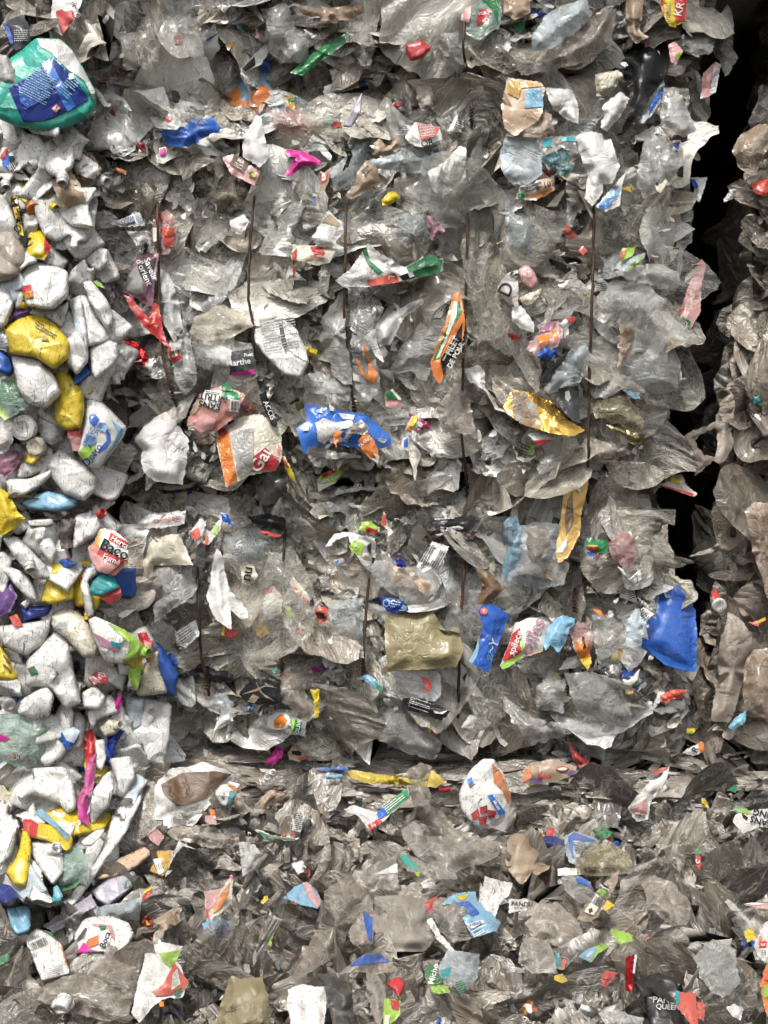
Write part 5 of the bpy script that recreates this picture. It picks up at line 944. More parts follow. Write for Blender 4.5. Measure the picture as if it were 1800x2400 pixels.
# ---- crop (1,2)
H(1,2,'green_white_film','white film with a lime square print','film','pa:w','445,225 510,145 600,128 770,168 775,300 690,280 620,260 600,160 520,175 480,220',h=6,z=32,parts=[P('lime_print','pr:lg','600,222 640,182 702,205 680,282 620,258'),T('C',645,235,30,20,'ink:w'),P('dark_print','ink:ch','720,215 750,200 745,275 722,250')])
H(1,2,'text_label','white torn label covered in fine black rows','label','pa:w','1040,350 1110,240 1140,188 1252,222 1212,335 1080,392',h=4,z=34,parts=[L(1150,290,130,150,62,10,'ink:ch'),T('1001',1085,345,26,50)])
H(1,2,'olive_sheet','large square wrinkled olive plastic sheet','sheet','pr:ol','830,700 850,652 980,662 1060,650 1130,628 1180,700 1225,772 1312,740 1345,900 1300,1000 1100,1020 900,1032 808,1038 850,980 838,880',h=6,z=48,cr=.02)
H(1,2,'blue_packet','glossy cobalt blue packet with a red badge','pack','pr:b','1440,640 1488,580 1560,610 1640,668 1600,780 1555,900 1502,1042 1440,1010 1395,975 1450,840 1470,740',h=8,z=52,cr=.006,parts=[P('cyan_edge','pr:lb','1442,820 1425,880 1380,965 1402,985 1430,940 1445,880'),P('badge','ink:co','1475,617 1498,628 1500,655 1478,668 1455,655 1452,630'),T('E',1476,642,26,0,'ink:w'),T('~Y',1535,870,56,60,'ink:pb'),L(1520,930,60,40,72,4,'ink:lb')])
H(1,2,'navy_label','navy label with round seals above the olive sheet','label','pr:nv','785,545 870,555 960,578 992,632 960,652 850,650',h=3,z=36,parts=[P('seal','ink:lb','845,560 870,575 868,605 842,618 822,600 822,575'),P('seal_core','ink:nv','845,570 860,580 858,600 842,608 830,597 832,580'),P('seal','ink:lb','955,600 978,612 975,640 950,642 938,622'),L(905,600,60,50,-10,3,'ink:lb'),T('C',885,585,30,-20,'ink:w')])
H(1,2,'peach_film','peach tinted wrinkled paper under clear film','paper','pa:pe','850,350 930,350 1000,380 1130,470 1100,540 1040,500 880,450',h=5,z=26,cr=.05)
H(1,2,'large_film','smooth clear film arch above the navy label','film','fm:gw','740,330 830,310 900,340 1050,400 1100,540 960,550 850,530 760,560 740,440',h=12,z=34)
H(1,2,'roll_packet','cream and orange tube packet lying diagonally','packet','pr:cr','195,375 240,418 320,510 382,600 372,645 330,602 225,480',h=8,z=34,cr=.02,parts=[P('dark_end','pr:k','195,375 235,415 222,450 195,410'),P('orange_edge','pr:co','230,480 270,500 340,595 320,600'),P('dark_end','ink:k','330,580 370,560 380,600 350,610')])
H(1,2,'red_black_scrap','crumpled red and black scrap at the tube end','scrap','pr:co','380,650 405,610 462,622 462,700 420,722 390,700',h=4,z=34,cr=.07,parts=[P('black_print','ink:k','385,650 440,655 450,690 400,690')])
H(1,2,'cone_label','narrow cone label with lime tip and a red foot','label','pr:w','185,612 215,612 262,700 332,760 302,858 240,790',h=4,z=36,parts=[P('lime_tip','pr:lg','188,612 215,612 245,670 212,690'),P('red_foot','ink:r','262,742 330,765 302,856 244,790'),T('381',250,712,36,100),T('EF3',285,800,36,62,'ink:w')])
H(1,2,'striped_label','rounded white label with grey stripes and red tip','label','pr:w','45,560 75,520 110,478 172,545 165,650 90,702 50,640',h=6,z=34,cr=.02,parts=[P('red_tip','ink:co','60,530 100,482 110,480 105,520'),P('red_tip','ink:co','130,530 172,540 165,555 125,545'),L(105,620,100,110,5,8,'ink:gy')])
H(1,2,'brown_paper','crumpled brown paper beside the film folds','paper','pa:br','1420,362 1520,388 1560,440 1615,500 1490,602 1430,592 1470,480',h=12,z=34,cr=.05)
H(1,2,'orange_scrap','pointed bright orange scrap below the olive sheet','scrap','pr:co','1058,1062 1140,1088 1130,1150 1105,1172 1090,1110',h=4,z=32)
H(1,2,'black_wrapper','black crumpled wrapper with white small print','wrapper','pr:k','940,1205 1020,1200 1100,1212 1180,1250 1262,1292 1200,1352 1080,1312 950,1270',h=8,z=32,cr=.05,parts=[L(1060,1250,140,70,-18,6,'ink:gw'),P('white_curl','ink:w','1150,1285 1190,1300 1240,1285 1210,1310 1160,1305')])
H(1,2,'yellow_letter_scrap','yellow scrap with black letters beside the third lower wire','scrap','pr:y','1108,1340 1190,1350 1192,1432 1130,1440',h=3,z=32,parts=[T('RARE',1150,1382,32,-4),P('red_band','ink:r','1130,1418 1190,1412 1192,1438 1132,1442')])
H(1,2,'smoked_film','dark greenish crinkled film sheet above the flat layers','film','fk:gy','710,1325 780,1270 850,1240 960,1258 1130,1370 1142,1440 1212,1500 1160,1602 960,1562 800,1480 720,1400',h=12,z=34,cr=.05)
H(1,2,'egg_label','clear packet with a fried egg shape and green label','pack','fk:gw','-20,1400 50,1300 180,1280 335,1370 320,1450 90,1412',h=8,z=34,parts=[P('white_ring','pr:w','70,1390 80,1330 130,1295 190,1300 225,1350 200,1400 130,1412'),P('orange_yolk','pr:o','115,1350 160,1308 205,1350 180,1398 120,1402'),P('green_label','ink:g','240,1340 300,1360 285,1427 222,1420'),P('lime_edge','ink:lg','236,1340 254,1345 240,1422 222,1420'),T('OLIVE',275,1392,26,78,'ink:w')])
H(1,2,'yellow_strip','upright folded yellow strip with ruffled top','strip','pr:y','352,1150 412,1148 405,1240 408,1322 382,1342 372,1210',h=5,z=30)
H(1,2,'marbled_scrap','black rounded scrap marbled with pale cracks','scrap','pr:k','-110,1180 -40,1090 60,1068 162,1100 165,1240 80,1255 -60,1240',h=10,z=30,cr=.03,parts=[P('crack','dp:tn','-90,1180 -10,1150 60,1120 140,1140 60,1130 0,1162'),P('crack','dp:tn','0,1100 40,1170 130,1230 60,1200 20,1160'),P('crack','dp:tn','-60,1230 -20,1180 20,1200 -10,1240')])
H(1,2,'white_wad','white crumple beside a clear bottle end','wad','pa:w','1325,1400 1382,1312 1432,1330 1420,1380 1400,1402',h=8,z=32,cr=.06)
H(1,2,'clear_bottle','clear bottle end with white rim at the wire','bottle','fm:gw','1400,1350 1480,1325 1535,1380 1545,1422 1400,1408',h=16,z=28)
H(1,2,'teal_scrap','cyan and green leaf shaped scrap at the wire foot','scrap','pr:lb','648,1082 720,1050 775,1085 820,1130 822,1165 775,1150 700,1090',h=3,z=30,parts=[P('green_tip','pr:g','770,1100 815,1130 820,1160 782,1150')])
H(1,2,'green_card','green and white print card in the flat layers','card','pr:w','300,1520 380,1490 500,1530 470,1562 400,1560 330,1590',h=3,z=34,parts=[P('green_field','pr:g','375,1492 498,1532 462,1560 420,1530'),P('black_arc','ink:k','340,1565 380,1540 400,1560 380,1590'),T('oo',460,1540,28,-20,'ink:w')])
H(1,2,'pink_scrap','bright pink torn film at the layer edge','scrap','pr:m','55,1640 130,1520 180,1530 172,1590 110,1640',h=3,z=30,cr=.07)
H(1,2,'rust_scrap','pale orange printed film next to the bright pink scrap','scrap','pr:pe','205,1560 260,1480 330,1500 370,1560 280,1620 215,1600',h=3,z=30,parts=[P('black_print','ink:k','230,1545 300,1550 290,1580 230,1570'),P('red_print','ink:co','270,1590 340,1580 330,1600 280,1612')])
H(1,2,'blue_spike','small upright blue spike in the flat layers','scrap','pr:b','845,1528 866,1490 878,1432 886,1525',z=34)
H(1,2,'black_bag','black ribbed bag at the top of the lower bale','bag','pr:k','1115,75 1250,40 1400,15 1435,60 1380,142 1180,105',h=10,z=28,cr=.06,parts=[L(1220,45,130,16,3,1,'ink:w')])
H(1,2,'silver_film','silvery clear film lying under the black ribbed bag','film','pa:gw','1160,85 1280,75 1360,100 1290,128 1200,118',h=6,z=36)
H(1,2,'green_red_wad','crumpled green scrap with a dark red fold','wad','pr:lg','665,115 685,65 740,60 792,100 790,130 720,132',h=5,z=28,cr=.08,parts=[P('red_fold','pr:r','710,90 790,120 785,140 715,130')])
H(1,2,'orange_sliver','orange and white sliver standing over the second seam','sliver','pr:w','808,70 832,-5 852,90 895,135 860,125',z=32,parts=[P('orange_tip','pr:co','812,60 832,5 846,75 820,95')])
H(1,2,'black_bag','black plastic crumple at the seam near the first layer','bag','pr:k','-60,30 80,10 190,40 200,130 100,110 0,90',h=8,z=18,cr=.08)
H(1,2,'red_strip','thin red strip on clear film at the seam','strip','pr:r','15,118 60,120 160,152 150,162 60,150',z=30)
H(1,2,'large_film','clear rounded film bag beside the tube packet','film','fm:gw','60,330 140,180 190,150 235,190 190,330 200,440 120,450',h=16,z=28)
H(1,2,'grey_strip','long grey film strip along the lower bale wire','film','fk:bw','80,900 190,690 215,720 175,900 140,975',h=8,z=30)
H(1,2,'large_film','bag mouth with long folds under the wire knot','film','fk:bw','160,1010 220,1020 330,1180 380,1300 340,1340 250,1280 170,1240',h=14,z=30)
H(1,2,'large_film','wide clear film with silvery streaks by the dark wire','film','fm:pb','470,600 560,560 700,560 690,900 560,860 480,760',h=10,z=28)
H(1,2,'folded_paper','white wrinkled paper flecked with mud by the dark wire','paper','dp:w','440,860 500,810 575,830 520,960 450,1010 430,960',h=5,z=30,cr=.06)
H(1,2,'small_wrapper','pink grey rolled wrapper touching the dark wire','wrapper','pr:gw','590,850 640,830 695,880 700,950 650,935 600,890',h=7,z=32,parts=[L(655,890,60,30,-38,3,'ink:mv')])
H(1,2,'blue_crumple','small dark blue crumple above the film arch','scrap','pr:nv','905,310 935,292 975,345 960,368 910,350',h=5,z=32,cr=.09)
H(1,2,'lilac_scrap','thin purple film edge by the rusty wire','scrap','fk:mv','1305,540 1350,480 1345,600 1320,590',z=28)
H(1,2,'green_sliver','tiny mint green sliver on grey film','sliver','pr:tg','108,1035 128,1002 140,1015 118,1052',z=40)
# ---- crop (2,2)
H(2,2,'blue_bag','big crumpled bright blue plastic bag stuck out of the bale','bag','pr:b','955,425 1060,455 1140,520 1190,640 1202,860 1190,1035 1100,1025 1000,1000 920,930 838,875 842,815 900,640 935,520',h=22,z=85,cr=.012,parts=[P('open_rim','pr:sb','845,850 930,900 1080,980 1190,1005 1190,1034 1080,1018 990,990 910,920')])
H(2,2,'yellow_rope','frayed pale yellow ribbon lying over the blue bag','ribbon','pr:cr','958,388 1075,418 1120,470 1168,540 1150,565 1120,530 1060,460 985,410',h=5,z=84,cr=.03)
H(2,2,'soup_label','white label with red and green logo and brown script','label','pr:w','-80,1000 -25,870 20,720 100,688 200,680 285,692 240,790 195,905 100,935 20,965',h=10,z=40,cr=.018,parts=[P('red_field','pr:r','0,790 52,748 60,850 62,905 -10,965 -62,960 -30,880'),P('green_leaf','pr:lg','52,850 60,800 78,890 62,918'),P('green_edge','pr:lg','-78,1000 -40,965 60,925 55,945 -20,1005 -60,1020'),P('orange_edge','pr:pe','60,930 150,890 200,895 190,908 110,932'),
 T('spilece',22,848,44,70,'ink:w'),T('BLANC DE',95,880,26,80),T('oules',135,800,80,66,'ink:mv',bold=.02),T('E',15,930,24,0,'ink:w')])
H(2,2,'blue_net','light blue torn net scrap tied over the label','net','pr:lb','215,785 270,700 325,668 410,690 405,730 370,760 350,840 305,915 250,860 215,900 205,850',h=8,z=48,cr=.08)
H(2,2,'juice_pouch','pink clear pouch with orange and yellow oval print','pouch','fk:pk','368,745 420,715 485,722 545,840 492,922 440,960 400,880',h=10,z=42,parts=[P('orange_print','pr:o','400,838 430,850 452,790 490,850 518,980 490,1025 440,965'),P('yellow_print','pr:y','440,955 515,940 505,1005 490,1022 460,985'),P('black_label','ink:k','452,810 470,805 478,880 462,890'),T('FIOR',425,870,26,85,'ink:o'),L(466,848,50,8,80,1,'ink:gd')])
H(2,2,'price_card','small brown card with white numbers under the net','card','pr:br','340,830 372,830 378,905 342,900',z=46,parts=[T('300g',358,880,20,4,'ink:w')])
H(2,2,'paper_label','peach instruction label inside a clear square bag','label','pr:pe','40,335 130,330 250,320 300,260 376,345 330,468 220,425 38,380',h=4,z=40,cr=.015,parts=[L(280,330,130,170,-12,16,'ink:br'),P('dark_square','ink:ch','108,332 135,332 134,358 106,358'),T('?',120,345,20,0,'ink:pe')])
H(2,2,'clear_bag','clear square bag bottom around the peach label','bag','fm:pb','-20,380 40,100 150,60 320,80 300,160 376,345 330,470 180,500 -30,440',h=14,z=34)
H(2,2,'film_dome','dusty round film dome above the peach label','film','fk:bw','62,200 90,110 160,80 240,110 250,200 220,290 150,332 90,300',h=20,z=44,cr=.02)
H(2,2,'blue_white_film','tall silver blue film strip beside the clear square bag','film','fk:lb','-60,60 20,20 60,100 50,300 -10,460 -70,420 -40,250',h=10,z=30)
H(2,2,'golden_blade','long golden brown splintered blade crossing the wire at the seam','blade','pr:gd','340,-180 370,-280 440,-255 495,-240 490,-150 450,0 440,150 360,300 300,330 278,262 320,0',h=10,z=95,cr=.012,parts=[P('pale_tip','pa:w','282,262 352,170 358,215 330,262 296,262'),P('dark_stain','dp:br','360,-80 390,-120 400,60 350,150 340,40'),P('pale_tip','pa:w','405,-245 440,-225 445,-120 415,-150')])
H(2,2,'pink_bag','dusty pink crumpled bag in the lower bale corner','bag','fk:pk','622,205 700,130 760,128 800,180 805,300 765,392 700,345 640,270',h=12,z=32,cr=.05)
H(2,2,'white_shard','broken white plastic shards under the dusty pink bag','shard','hd:w','680,350 720,370 760,435 800,395 835,370 845,445 792,472 740,440',h=4,z=38)
H(2,2,'long_film','long shiny film draped like a hammock','film','fk:gw','-60,1180 20,1250 130,1330 320,1372 500,1370 608,1362 565,1422 350,1442 230,1480 130,1512 30,1400 -40,1290',h=18,z=54,cr=.03)
H(2,2,'pointed_film','silver film triangle falling from the hammock film','film','fk:gw','540,1370 610,1310 720,1420 610,1500 600,1620 480,1560 370,1490 480,1440',h=12,z=46)
H(2,2,'red_scrap','crumpled orange red scrap at the gap foot','scrap','pr:co','958,1190 1030,1150 1140,1150 1100,1205 1040,1215 1000,1240 965,1225',h=5,z=50,cr=.08)
H(2,2,'dusty_sheet','tall dusty brown plastic sheet standing on the far bale','sheet','dp:bw','1285,1350 1320,1150 1345,900 1400,640 1480,700 1560,790 1545,940 1500,1110 1450,1260 1410,1362',h=10,z=70,cr=.02)
H(2,2,'brown_dish','round brown film bag beside the tall dusty sheet','bag','fk:tn','1488,1110 1520,960 1565,890 1700,890 1700,1370 1640,1350 1560,1312 1510,1220',h=24,z=70,cr=.035)
H(2,2,'tan_bag','large tan crumpled film at the photo edge','bag','fk:tn','1510,0 1560,-60 1700,-60 1700,600 1650,560 1620,420 1560,260',h=20,z=60,cr=.05)
H(2,2,'pale_blue_shard','pale blue curved shard in the brown film','shard','pr:lb','1400,1390 1450,1330 1522,1280 1512,1362 1432,1412',h=6,z=60)
H(2,2,'torn_label','white torn label with an orange block and letter','label','pr:w','1098,1560 1170,1520 1232,1488 1245,1550 1180,1580',h=4,z=50,parts=[P('orange_block','ink:o','1205,1500 1240,1490 1248,1545 1220,1560'),T('R',1188,1540,44,60)])
H(2,2,'bottle_cap','scratched white cap with a red collar','cap','hd:w','1310,590 1330,560 1365,560 1380,600 1360,645 1320,630',h=10,z=64,parts=[K(1345,605,44,'hd:w',(.1,.2),'cap_top',.3),P('red_collar','pr:r','1290,520 1310,495 1350,540 1310,590')])
H(2,2,'metal_lid','dull grey round lid pressed into clear film','lid','fo:gy','610,980 660,962 708,985 715,1040 680,1090 620,1070 598,1025',h=10,z=40,cr=.01)
H(2,2,'white_film','white pale blue film panel beside the bag','film','pr:pb','740,720 800,618 830,640 850,750 840,860 780,882 742,870',h=5,z=32)
H(2,2,'large_film','clear window film spread above the metal lid','film','fm:gw','520,660 650,680 740,760 745,900 700,970 640,1000 560,1010 540,850',h=12,z=36)
H(2,2,'yellow_scrap','yellow and orange scrap under the window film','scrap','pr:y','640,960 670,900 710,870 722,900 700,960',z=30,parts=[P('red_tip','ink:r','680,880 712,870 720,890 690,900')])
H(2,2,'orange_curve','orange curved film rim under clear film','rim','pr:o','512,625 560,630 620,690 560,665',z=30)
H(2,2,'green_red_wad','crumpled green red and blue packets squeezed together','wad','pr:g','475,165 540,180 622,178 620,260 520,270 470,230',h=6,z=30,cr=.08,parts=[P('red_fold','pr:r','475,225 530,220 560,250 500,250'),P('yellow_fold','pr:y','490,215 560,215 550,225 490,222'),P('blue_fold','pr:b','485,258 520,255 540,285 500,285')])
H(2,2,'red_banner','dark red strip along the lower bale foot','strip','pr:r','365,1480 420,1550 500,1610 560,1700 620,1760 540,1740 470,1680 390,1600',h=6,z=34)
H(2,2,'large_film','grey bag wall with straight folds near the wire foot','film','fk:gw','155,1280 165,1130 250,1020 345,1090 330,1300',h=10,z=30)
H(2,2,'large_film','big grey folded sheet above the hammock film','film','fk:gy','340,1040 480,1030 700,1120 780,1300 740,1400 560,1360 430,1300 380,1180',h=16,z=34)
H(2,2,'white_flap','white paper flap under the juice pouch','flap','pa:w','305,1025 350,950 420,930 445,990 400,1010',h=4,z=34)
H(2,2,'white_cup','broken white rim piece beside the metal lid','cup','hd:w','712,1080 760,1090 830,1010 822,1090 770,1135 720,1125',h=7,z=34)
H(2,2,'film_rope','thin brown film rope bridging the gap above the blue bag','rope','dp:bw','1140,290 1250,245 1400,190 1520,180 1400,250 1280,270',h=5,z=30,cr=.05)
H(2,2,'pink_green_scrap','yellow and green sliver near the far bale foot','sliver','pr:y','1130,1405 1190,1400 1180,1432 1135,1440',z=44,parts=[P('green_end','ink:g','1130,1430 1180,1425 1135,1445')])
H(2,2,'coral_scrap','orange and yellow twisted scrap on the brown panel','scrap','pr:co','1530,715 1590,705 1640,680 1650,700 1590,740',h=4,z=84,parts=[P('yellow_tip','pr:y','1590,705 1640,682 1645,700 1600,722')])
# ---- crop (0,3)
H(0,3,'torn_sheet','big white torn sheet caked with brown mud','sheet','dp:w','990,205 1030,80 1100,12 1300,-40 1450,5 1525,55 1405,160 1350,270 1250,370 1130,372 1055,392 1050,345 980,335 1012,250',h=10,z=60,cr=.03,parts=[P('mud_patch','dp:br','1040,110 1180,30 1400,20 1500,40 1400,130 1330,200 1240,230 1150,250 1060,170')])
H(0,3,'magenta_tube','twisted magenta bag squeezed between white bottles','bag','pr:m','545,110 565,-40 622,-30 605,130 572,190 582,382 508,330 500,212',h=12,z=34,cr=.05)
H(0,3,'blue_green_pouch','pouch with cyan top and lime window','pouch','pr:lb','885,85 912,8 1068,12 1020,90 985,210 930,250 900,270 890,180',h=8,z=34,parts=[P('lime_window','pr:lg','930,100 1020,88 982,205 942,170'),P('blue_edge','ink:b','890,85 925,95 930,130 900,110')])
H(0,3,'white_strip','long white plastic blade lying diagonally','strip','hd:w','350,902 440,830 540,720 640,560 690,430 730,280 870,140 932,132 922,200 820,420 720,560 565,780 480,892 400,905',h=12,z=66,cr=.015)
H(0,3,'copper_bottle','long copper orange flattened bottle','bottle','hd:pe','608,722 662,640 800,570 950,503 982,570 880,650 760,702 640,725',h=16,z=46,cr=.02)
H(0,3,'mauve_bottle','translucent mauve bottle half under the orange one','bottle','hd:lv','588,802 700,720 862,664 902,732 840,800 700,902 622,852',h=16,z=38,cr=.015,parts=[P('stuck_paper','pa:mt','795,760 830,700 858,740 850,760 805,782')])
H(0,3,'yellow_pouch','amber bottle fragment carrying a white tag','bottle','hd:gd','1008,535 1122,530 1126,595 1062,712 968,672 980,640 1022,590',h=8,z=40,parts=[P('white_tag','ink:w','992,590 1040,585 1066,670 1030,692'),L(1028,640,40,60,-70,5,'ink:ch')])
H(0,3,'yellow_bottle','yellow bottle lying with a ribbed red cap','bottle','hd:y','185,450 250,350 390,390 472,450 467,522 430,545 300,470',h=18,z=42,cr=.02,parts=[P('red_cap','hd:r','148,332 200,330 247,360 236,442 180,452 150,400'),P('cap_rib','hd:co','170,350 200,360 190,440 180,440'),P('blue_edge','pr:lb','220,290 280,268 450,440 440,480 360,390')])
H(0,3,'yellow_bottle','upright yellow bottle with black grime','bottle','hd:y','140,390 180,420 202,480 192,680 162,772 90,762 28,672 90,600 125,520',h=20,z=44,cr=.03)
H(0,3,'frosted_bottle','frosted grey green bottle with rounded shoulder','bottle','fk:mt','400,552 450,520 510,515 560,560 572,600 560,680 490,770 390,802 380,700',h=18,z=42,cr=.01,parts=[P('green_base','pr:g','385,770 470,740 560,690 490,775 392,805')])
H(0,3,'coiled_bottle','white bottle with a spiral coiled neck','bottle','hd:w','205,475 340,480 385,530 405,580 412,680 340,765 235,620 200,545',h=20,z=46,parts=[K(360,525,38,'hd:w',(.3,.3),'coil',.5),N(330,540,35,60,34,'hd:w')])
H(0,3,'teal_scrap','turquoise fragment beside the coiled bottle','scrap','hd:t','335,885 345,770 370,753 412,830 382,880',h=6,z=42,parts=[P('cyan_face','hd:lb','345,775 370,758 408,830 370,850')])
H(0,3,'navy_bottle','dark navy bottle lying at the lower photo edge','bottle','hd:nv','-40,740 60,765 142,850 132,882 40,890 -40,880',h=20,z=38)
H(0,3,'blue_bottle','smooth steel blue bottle base at the lower edge','bottle','hd:lb','40,912 110,890 192,890 197,1050 112,1092 70,1040',h=18,z=40,cr=.01)
H(0,3,'tag_bottle','white tag shaped bottle label with barcode and small print','label','hd:w','155,1110 200,1060 232,1038 330,1062 400,1150 440,1280 457,1332 350,1360 268,1382 220,1260',h=6,z=64,cr=.008,parts=[L(250,1140,110,50,24,1,'ink:k',True),P('green_corner','pr:g','270,1050 330,1062 372,1115 330,1090'),L(230,1095,50,20,18,2,'ink:k'),L(345,1320,130,60,15,5,'ink:gy'),P('orange_edge','ink:o','395,1150 402,1150 445,1290 438,1290')])
H(0,3,'yogurt_cup','white cup with pink rings and black letters on a round badge','cup','hd:w','470,1085 540,980 600,965 700,955 830,1002 872,1080 805,1200 640,1195 500,1202',h=14,z=66,cr=.03,parts=[P('pink_ring','pr:pk','590,1005 720,1020 748,1080 745,1130 690,1040 600,1020'),P('orange_print','pr:o','545,1160 570,1110 640,1080 640,1140 570,1170'),P('green_print','pr:g','640,1020 690,1020 680,1060 650,1050'),P('white_badge','ink:w','640,1110 650,1060 700,1045 722,1090 700,1150 655,1170'),T('Boca',682,1112,40,68),P('maroon_edge','ink:m','500,1190 540,1130 600,1180 640,1185 505,1202')])
H(0,3,'lavender_strip','dirty lavender plank of plastic','strip','dp:lv','270,1025 420,930 590,820 622,890 470,1000 350,1072',h=10,z=50,cr=.03)
H(0,3,'veg_packet','tall crumpled white packet with leaf and carrot print','pack','pa:w','848,1582 900,1380 940,1200 1040,1130 1190,1150 1140,1240 1225,1390 1180,1480 1060,1500 980,1560 905,1650',h=10,z=80,cr=.045,parts=[P('leaf_print','pr:lg','1030,1200 1175,1178 1150,1240 1100,1292 1060,1260'),P('red_print','pr:co','985,1450 1060,1400 1130,1258 1222,1388 1180,1450 1100,1470 1010,1480'),P('white_gap','pa:w','1120,1330 1150,1300 1170,1400 1110,1440'),P('orange_badge','ink:o','1030,1515 1060,1512 1062,1545 1035,1548'),P('leaf_print','pr:g','1130,1440 1180,1420 1160,1480 1130,1480')])
H(0,3,'pink_yellow_pack','pointed packet with pink panel and orange fruit band','pack','pr:cr','1325,800 1440,780 1500,690 1512,720 1500,880 1420,950 1342,997 1330,900',h=6,z=66,parts=[P('pink_panel','pr:pk','1328,800 1430,782 1390,890 1340,930'),P('orange_band','pr:o','1390,880 1440,800 1490,740 1470,840 1420,920 1380,940'),P('red_edge','ink:r','1330,905 1345,995 1360,985 1345,920'),P('red_edge','ink:m','1485,700 1510,695 1500,730')])
H(0,3,'white_cap','white push pull bottle cap lying in the mud','cap','hd:w','325,1545 345,1500 410,1482 475,1500 485,1545 440,1590 370,1598',h=8,z=72,cr=.01,parts=[K(405,1530,50,'hd:w',(-.2,.5),'cap_top',.9)])
H(0,3,'cardboard_scrap','tan cardboard scrap in the mud','scrap','pa:tn','995,985 1150,900 1172,990 1100,1040 1040,1062',h=5,z=50)
H(0,3,'teal_tag','oval white tag with teal end and orange edge','tag','hd:w','1388,165 1430,110 1480,98 1545,150 1520,200 1470,255 1420,232',h=7,z=70,parts=[P('teal_end','pr:t','1488,150 1540,140 1520,200 1465,250'),P('orange_edge','ink:o','1470,100 1540,135 1530,145 1475,112'),T('Ca',1440,170,28,50,'ink:gy')])
H(0,3,'pink_flake','dusty pink folded flake','flake','pr:pk','955,430 1000,380 1066,440 1030,503 975,470',h=4,z=54)
H(0,3,'white_triangle','white triangular net print film piece','flake','pa:w','1070,705 1120,560 1160,473 1272,530 1180,600 1140,645',h=5,z=56,parts=[L(1170,560,120,90,30,7,'ink:gw')])
H(0,3,'white_triangle','pale torn flake with pointed foot','flake','pa:gw','1545,475 1640,490 1700,560 1640,660 1572,705',h=6,z=56)
H(0,3,'film_bag','smooth grey film bag under the muddy torn sheet','film','fk:bw','1060,395 1200,370 1400,385 1485,450 1440,520 1280,500 1120,460',h=10,z=46)
H(0,3,'white_bottle','grey white bottle pair folded at the lower edge','bottle','hd:w','-40,190 60,232 52,290 132,352 82,560 -40,690',h=18,z=44,cr=.05)
H(0,3,'white_bottle','white bottle spread like wings beside the magenta bag','bottle','hd:w','85,130 220,82 200,0 420,-10 475,90 500,260 440,300 380,232 200,170 110,250 60,290',h=20,z=36,cr=.03)
H(0,3,'white_bottle','tall narrow white bottle beside the magenta bag','bottle','hd:w','600,150 660,60 720,10 745,120 702,250 650,300 590,390 580,250',h=12,z=30)
H(0,3,'white_bottle','white bottle side beyond the magenta bag','bottle','hd:w','700,-60 850,-80 880,60 800,200 720,240 760,110',h=14,z=28)
H(0,3,'white_bottle','grimy narrow bottle standing left of the frosted one','bottle','hd:w','190,580 280,640 275,760 360,880 320,910 180,870 215,740',h=14,z=40,cr=.05)
H(0,3,'white_tube','thin white tube neck pointing at the blade','tube','hd:w','520,480 620,400 680,390 670,430 590,510 540,505',h=8,z=44)
H(0,3,'orange_bit','small orange lump on pink paper','lump','hd:o','1350,270 1375,262 1402,275 1395,308 1362,308',h=5,z=70,parts=[P('pink_paper','pr:pk','1330,310 1395,305 1405,368 1332,352')])
H(0,3,'film_fold','limp translucent film with lilac tint by the mauve bottle','film','fk:pb','605,905 790,870 920,840 905,990 800,980 620,960',h=8,z=48)
H(0,3,'black_film','black film scrap with green edge at the photo edge','film','pr:k','-30,1180 120,1090 190,1080 60,1280 -30,1300',h=6,z=40,parts=[P('green_edge','pr:g','0,1220 70,1190 60,1250 -20,1290')])
H(0,3,'film_sheet','wide dusty clear film with folds near the push cap','film','fk:bw','200,1480 380,1350 560,1330 700,1400 860,1490 840,1600 700,1640 480,1600',h=10,z=50,cr=.04)
H(0,3,'film_bag','crumpled brown film mound by the black lettered cup','film','fk:bw','660,1260 700,1130 760,1160 880,1280 900,1440 860,1500 720,1470 560,1340',h=16,z=62,cr=.06)
H(0,3,'blue_mesh','grey blue crumpled print with dark band','scrap','pr:lb','1310,1010 1400,960 1500,1000 1490,1080 1400,1090 1330,1060',h=5,z=56,cr=.06,parts=[P('navy_band','pr:nv','1390,1050 1500,1000 1495,1060 1420,1090')])
H(0,3,'red_yellow_scrap','small red and yellow twisted scrap in the mud','scrap','pr:r','925,850 940,790 985,765 985,820 940,855',h=4,z=50,parts=[P('yellow_stripe','ink:y','930,800 985,768 980,785 935,815')])
H(0,3,'grey_sheet','flat square brown film at the bottom edge','sheet','dp:ol','1370,1700 1440,1500 1500,1350 1700,1360 1760,1560 1740,1700',h=6,z=84,cr=.02)
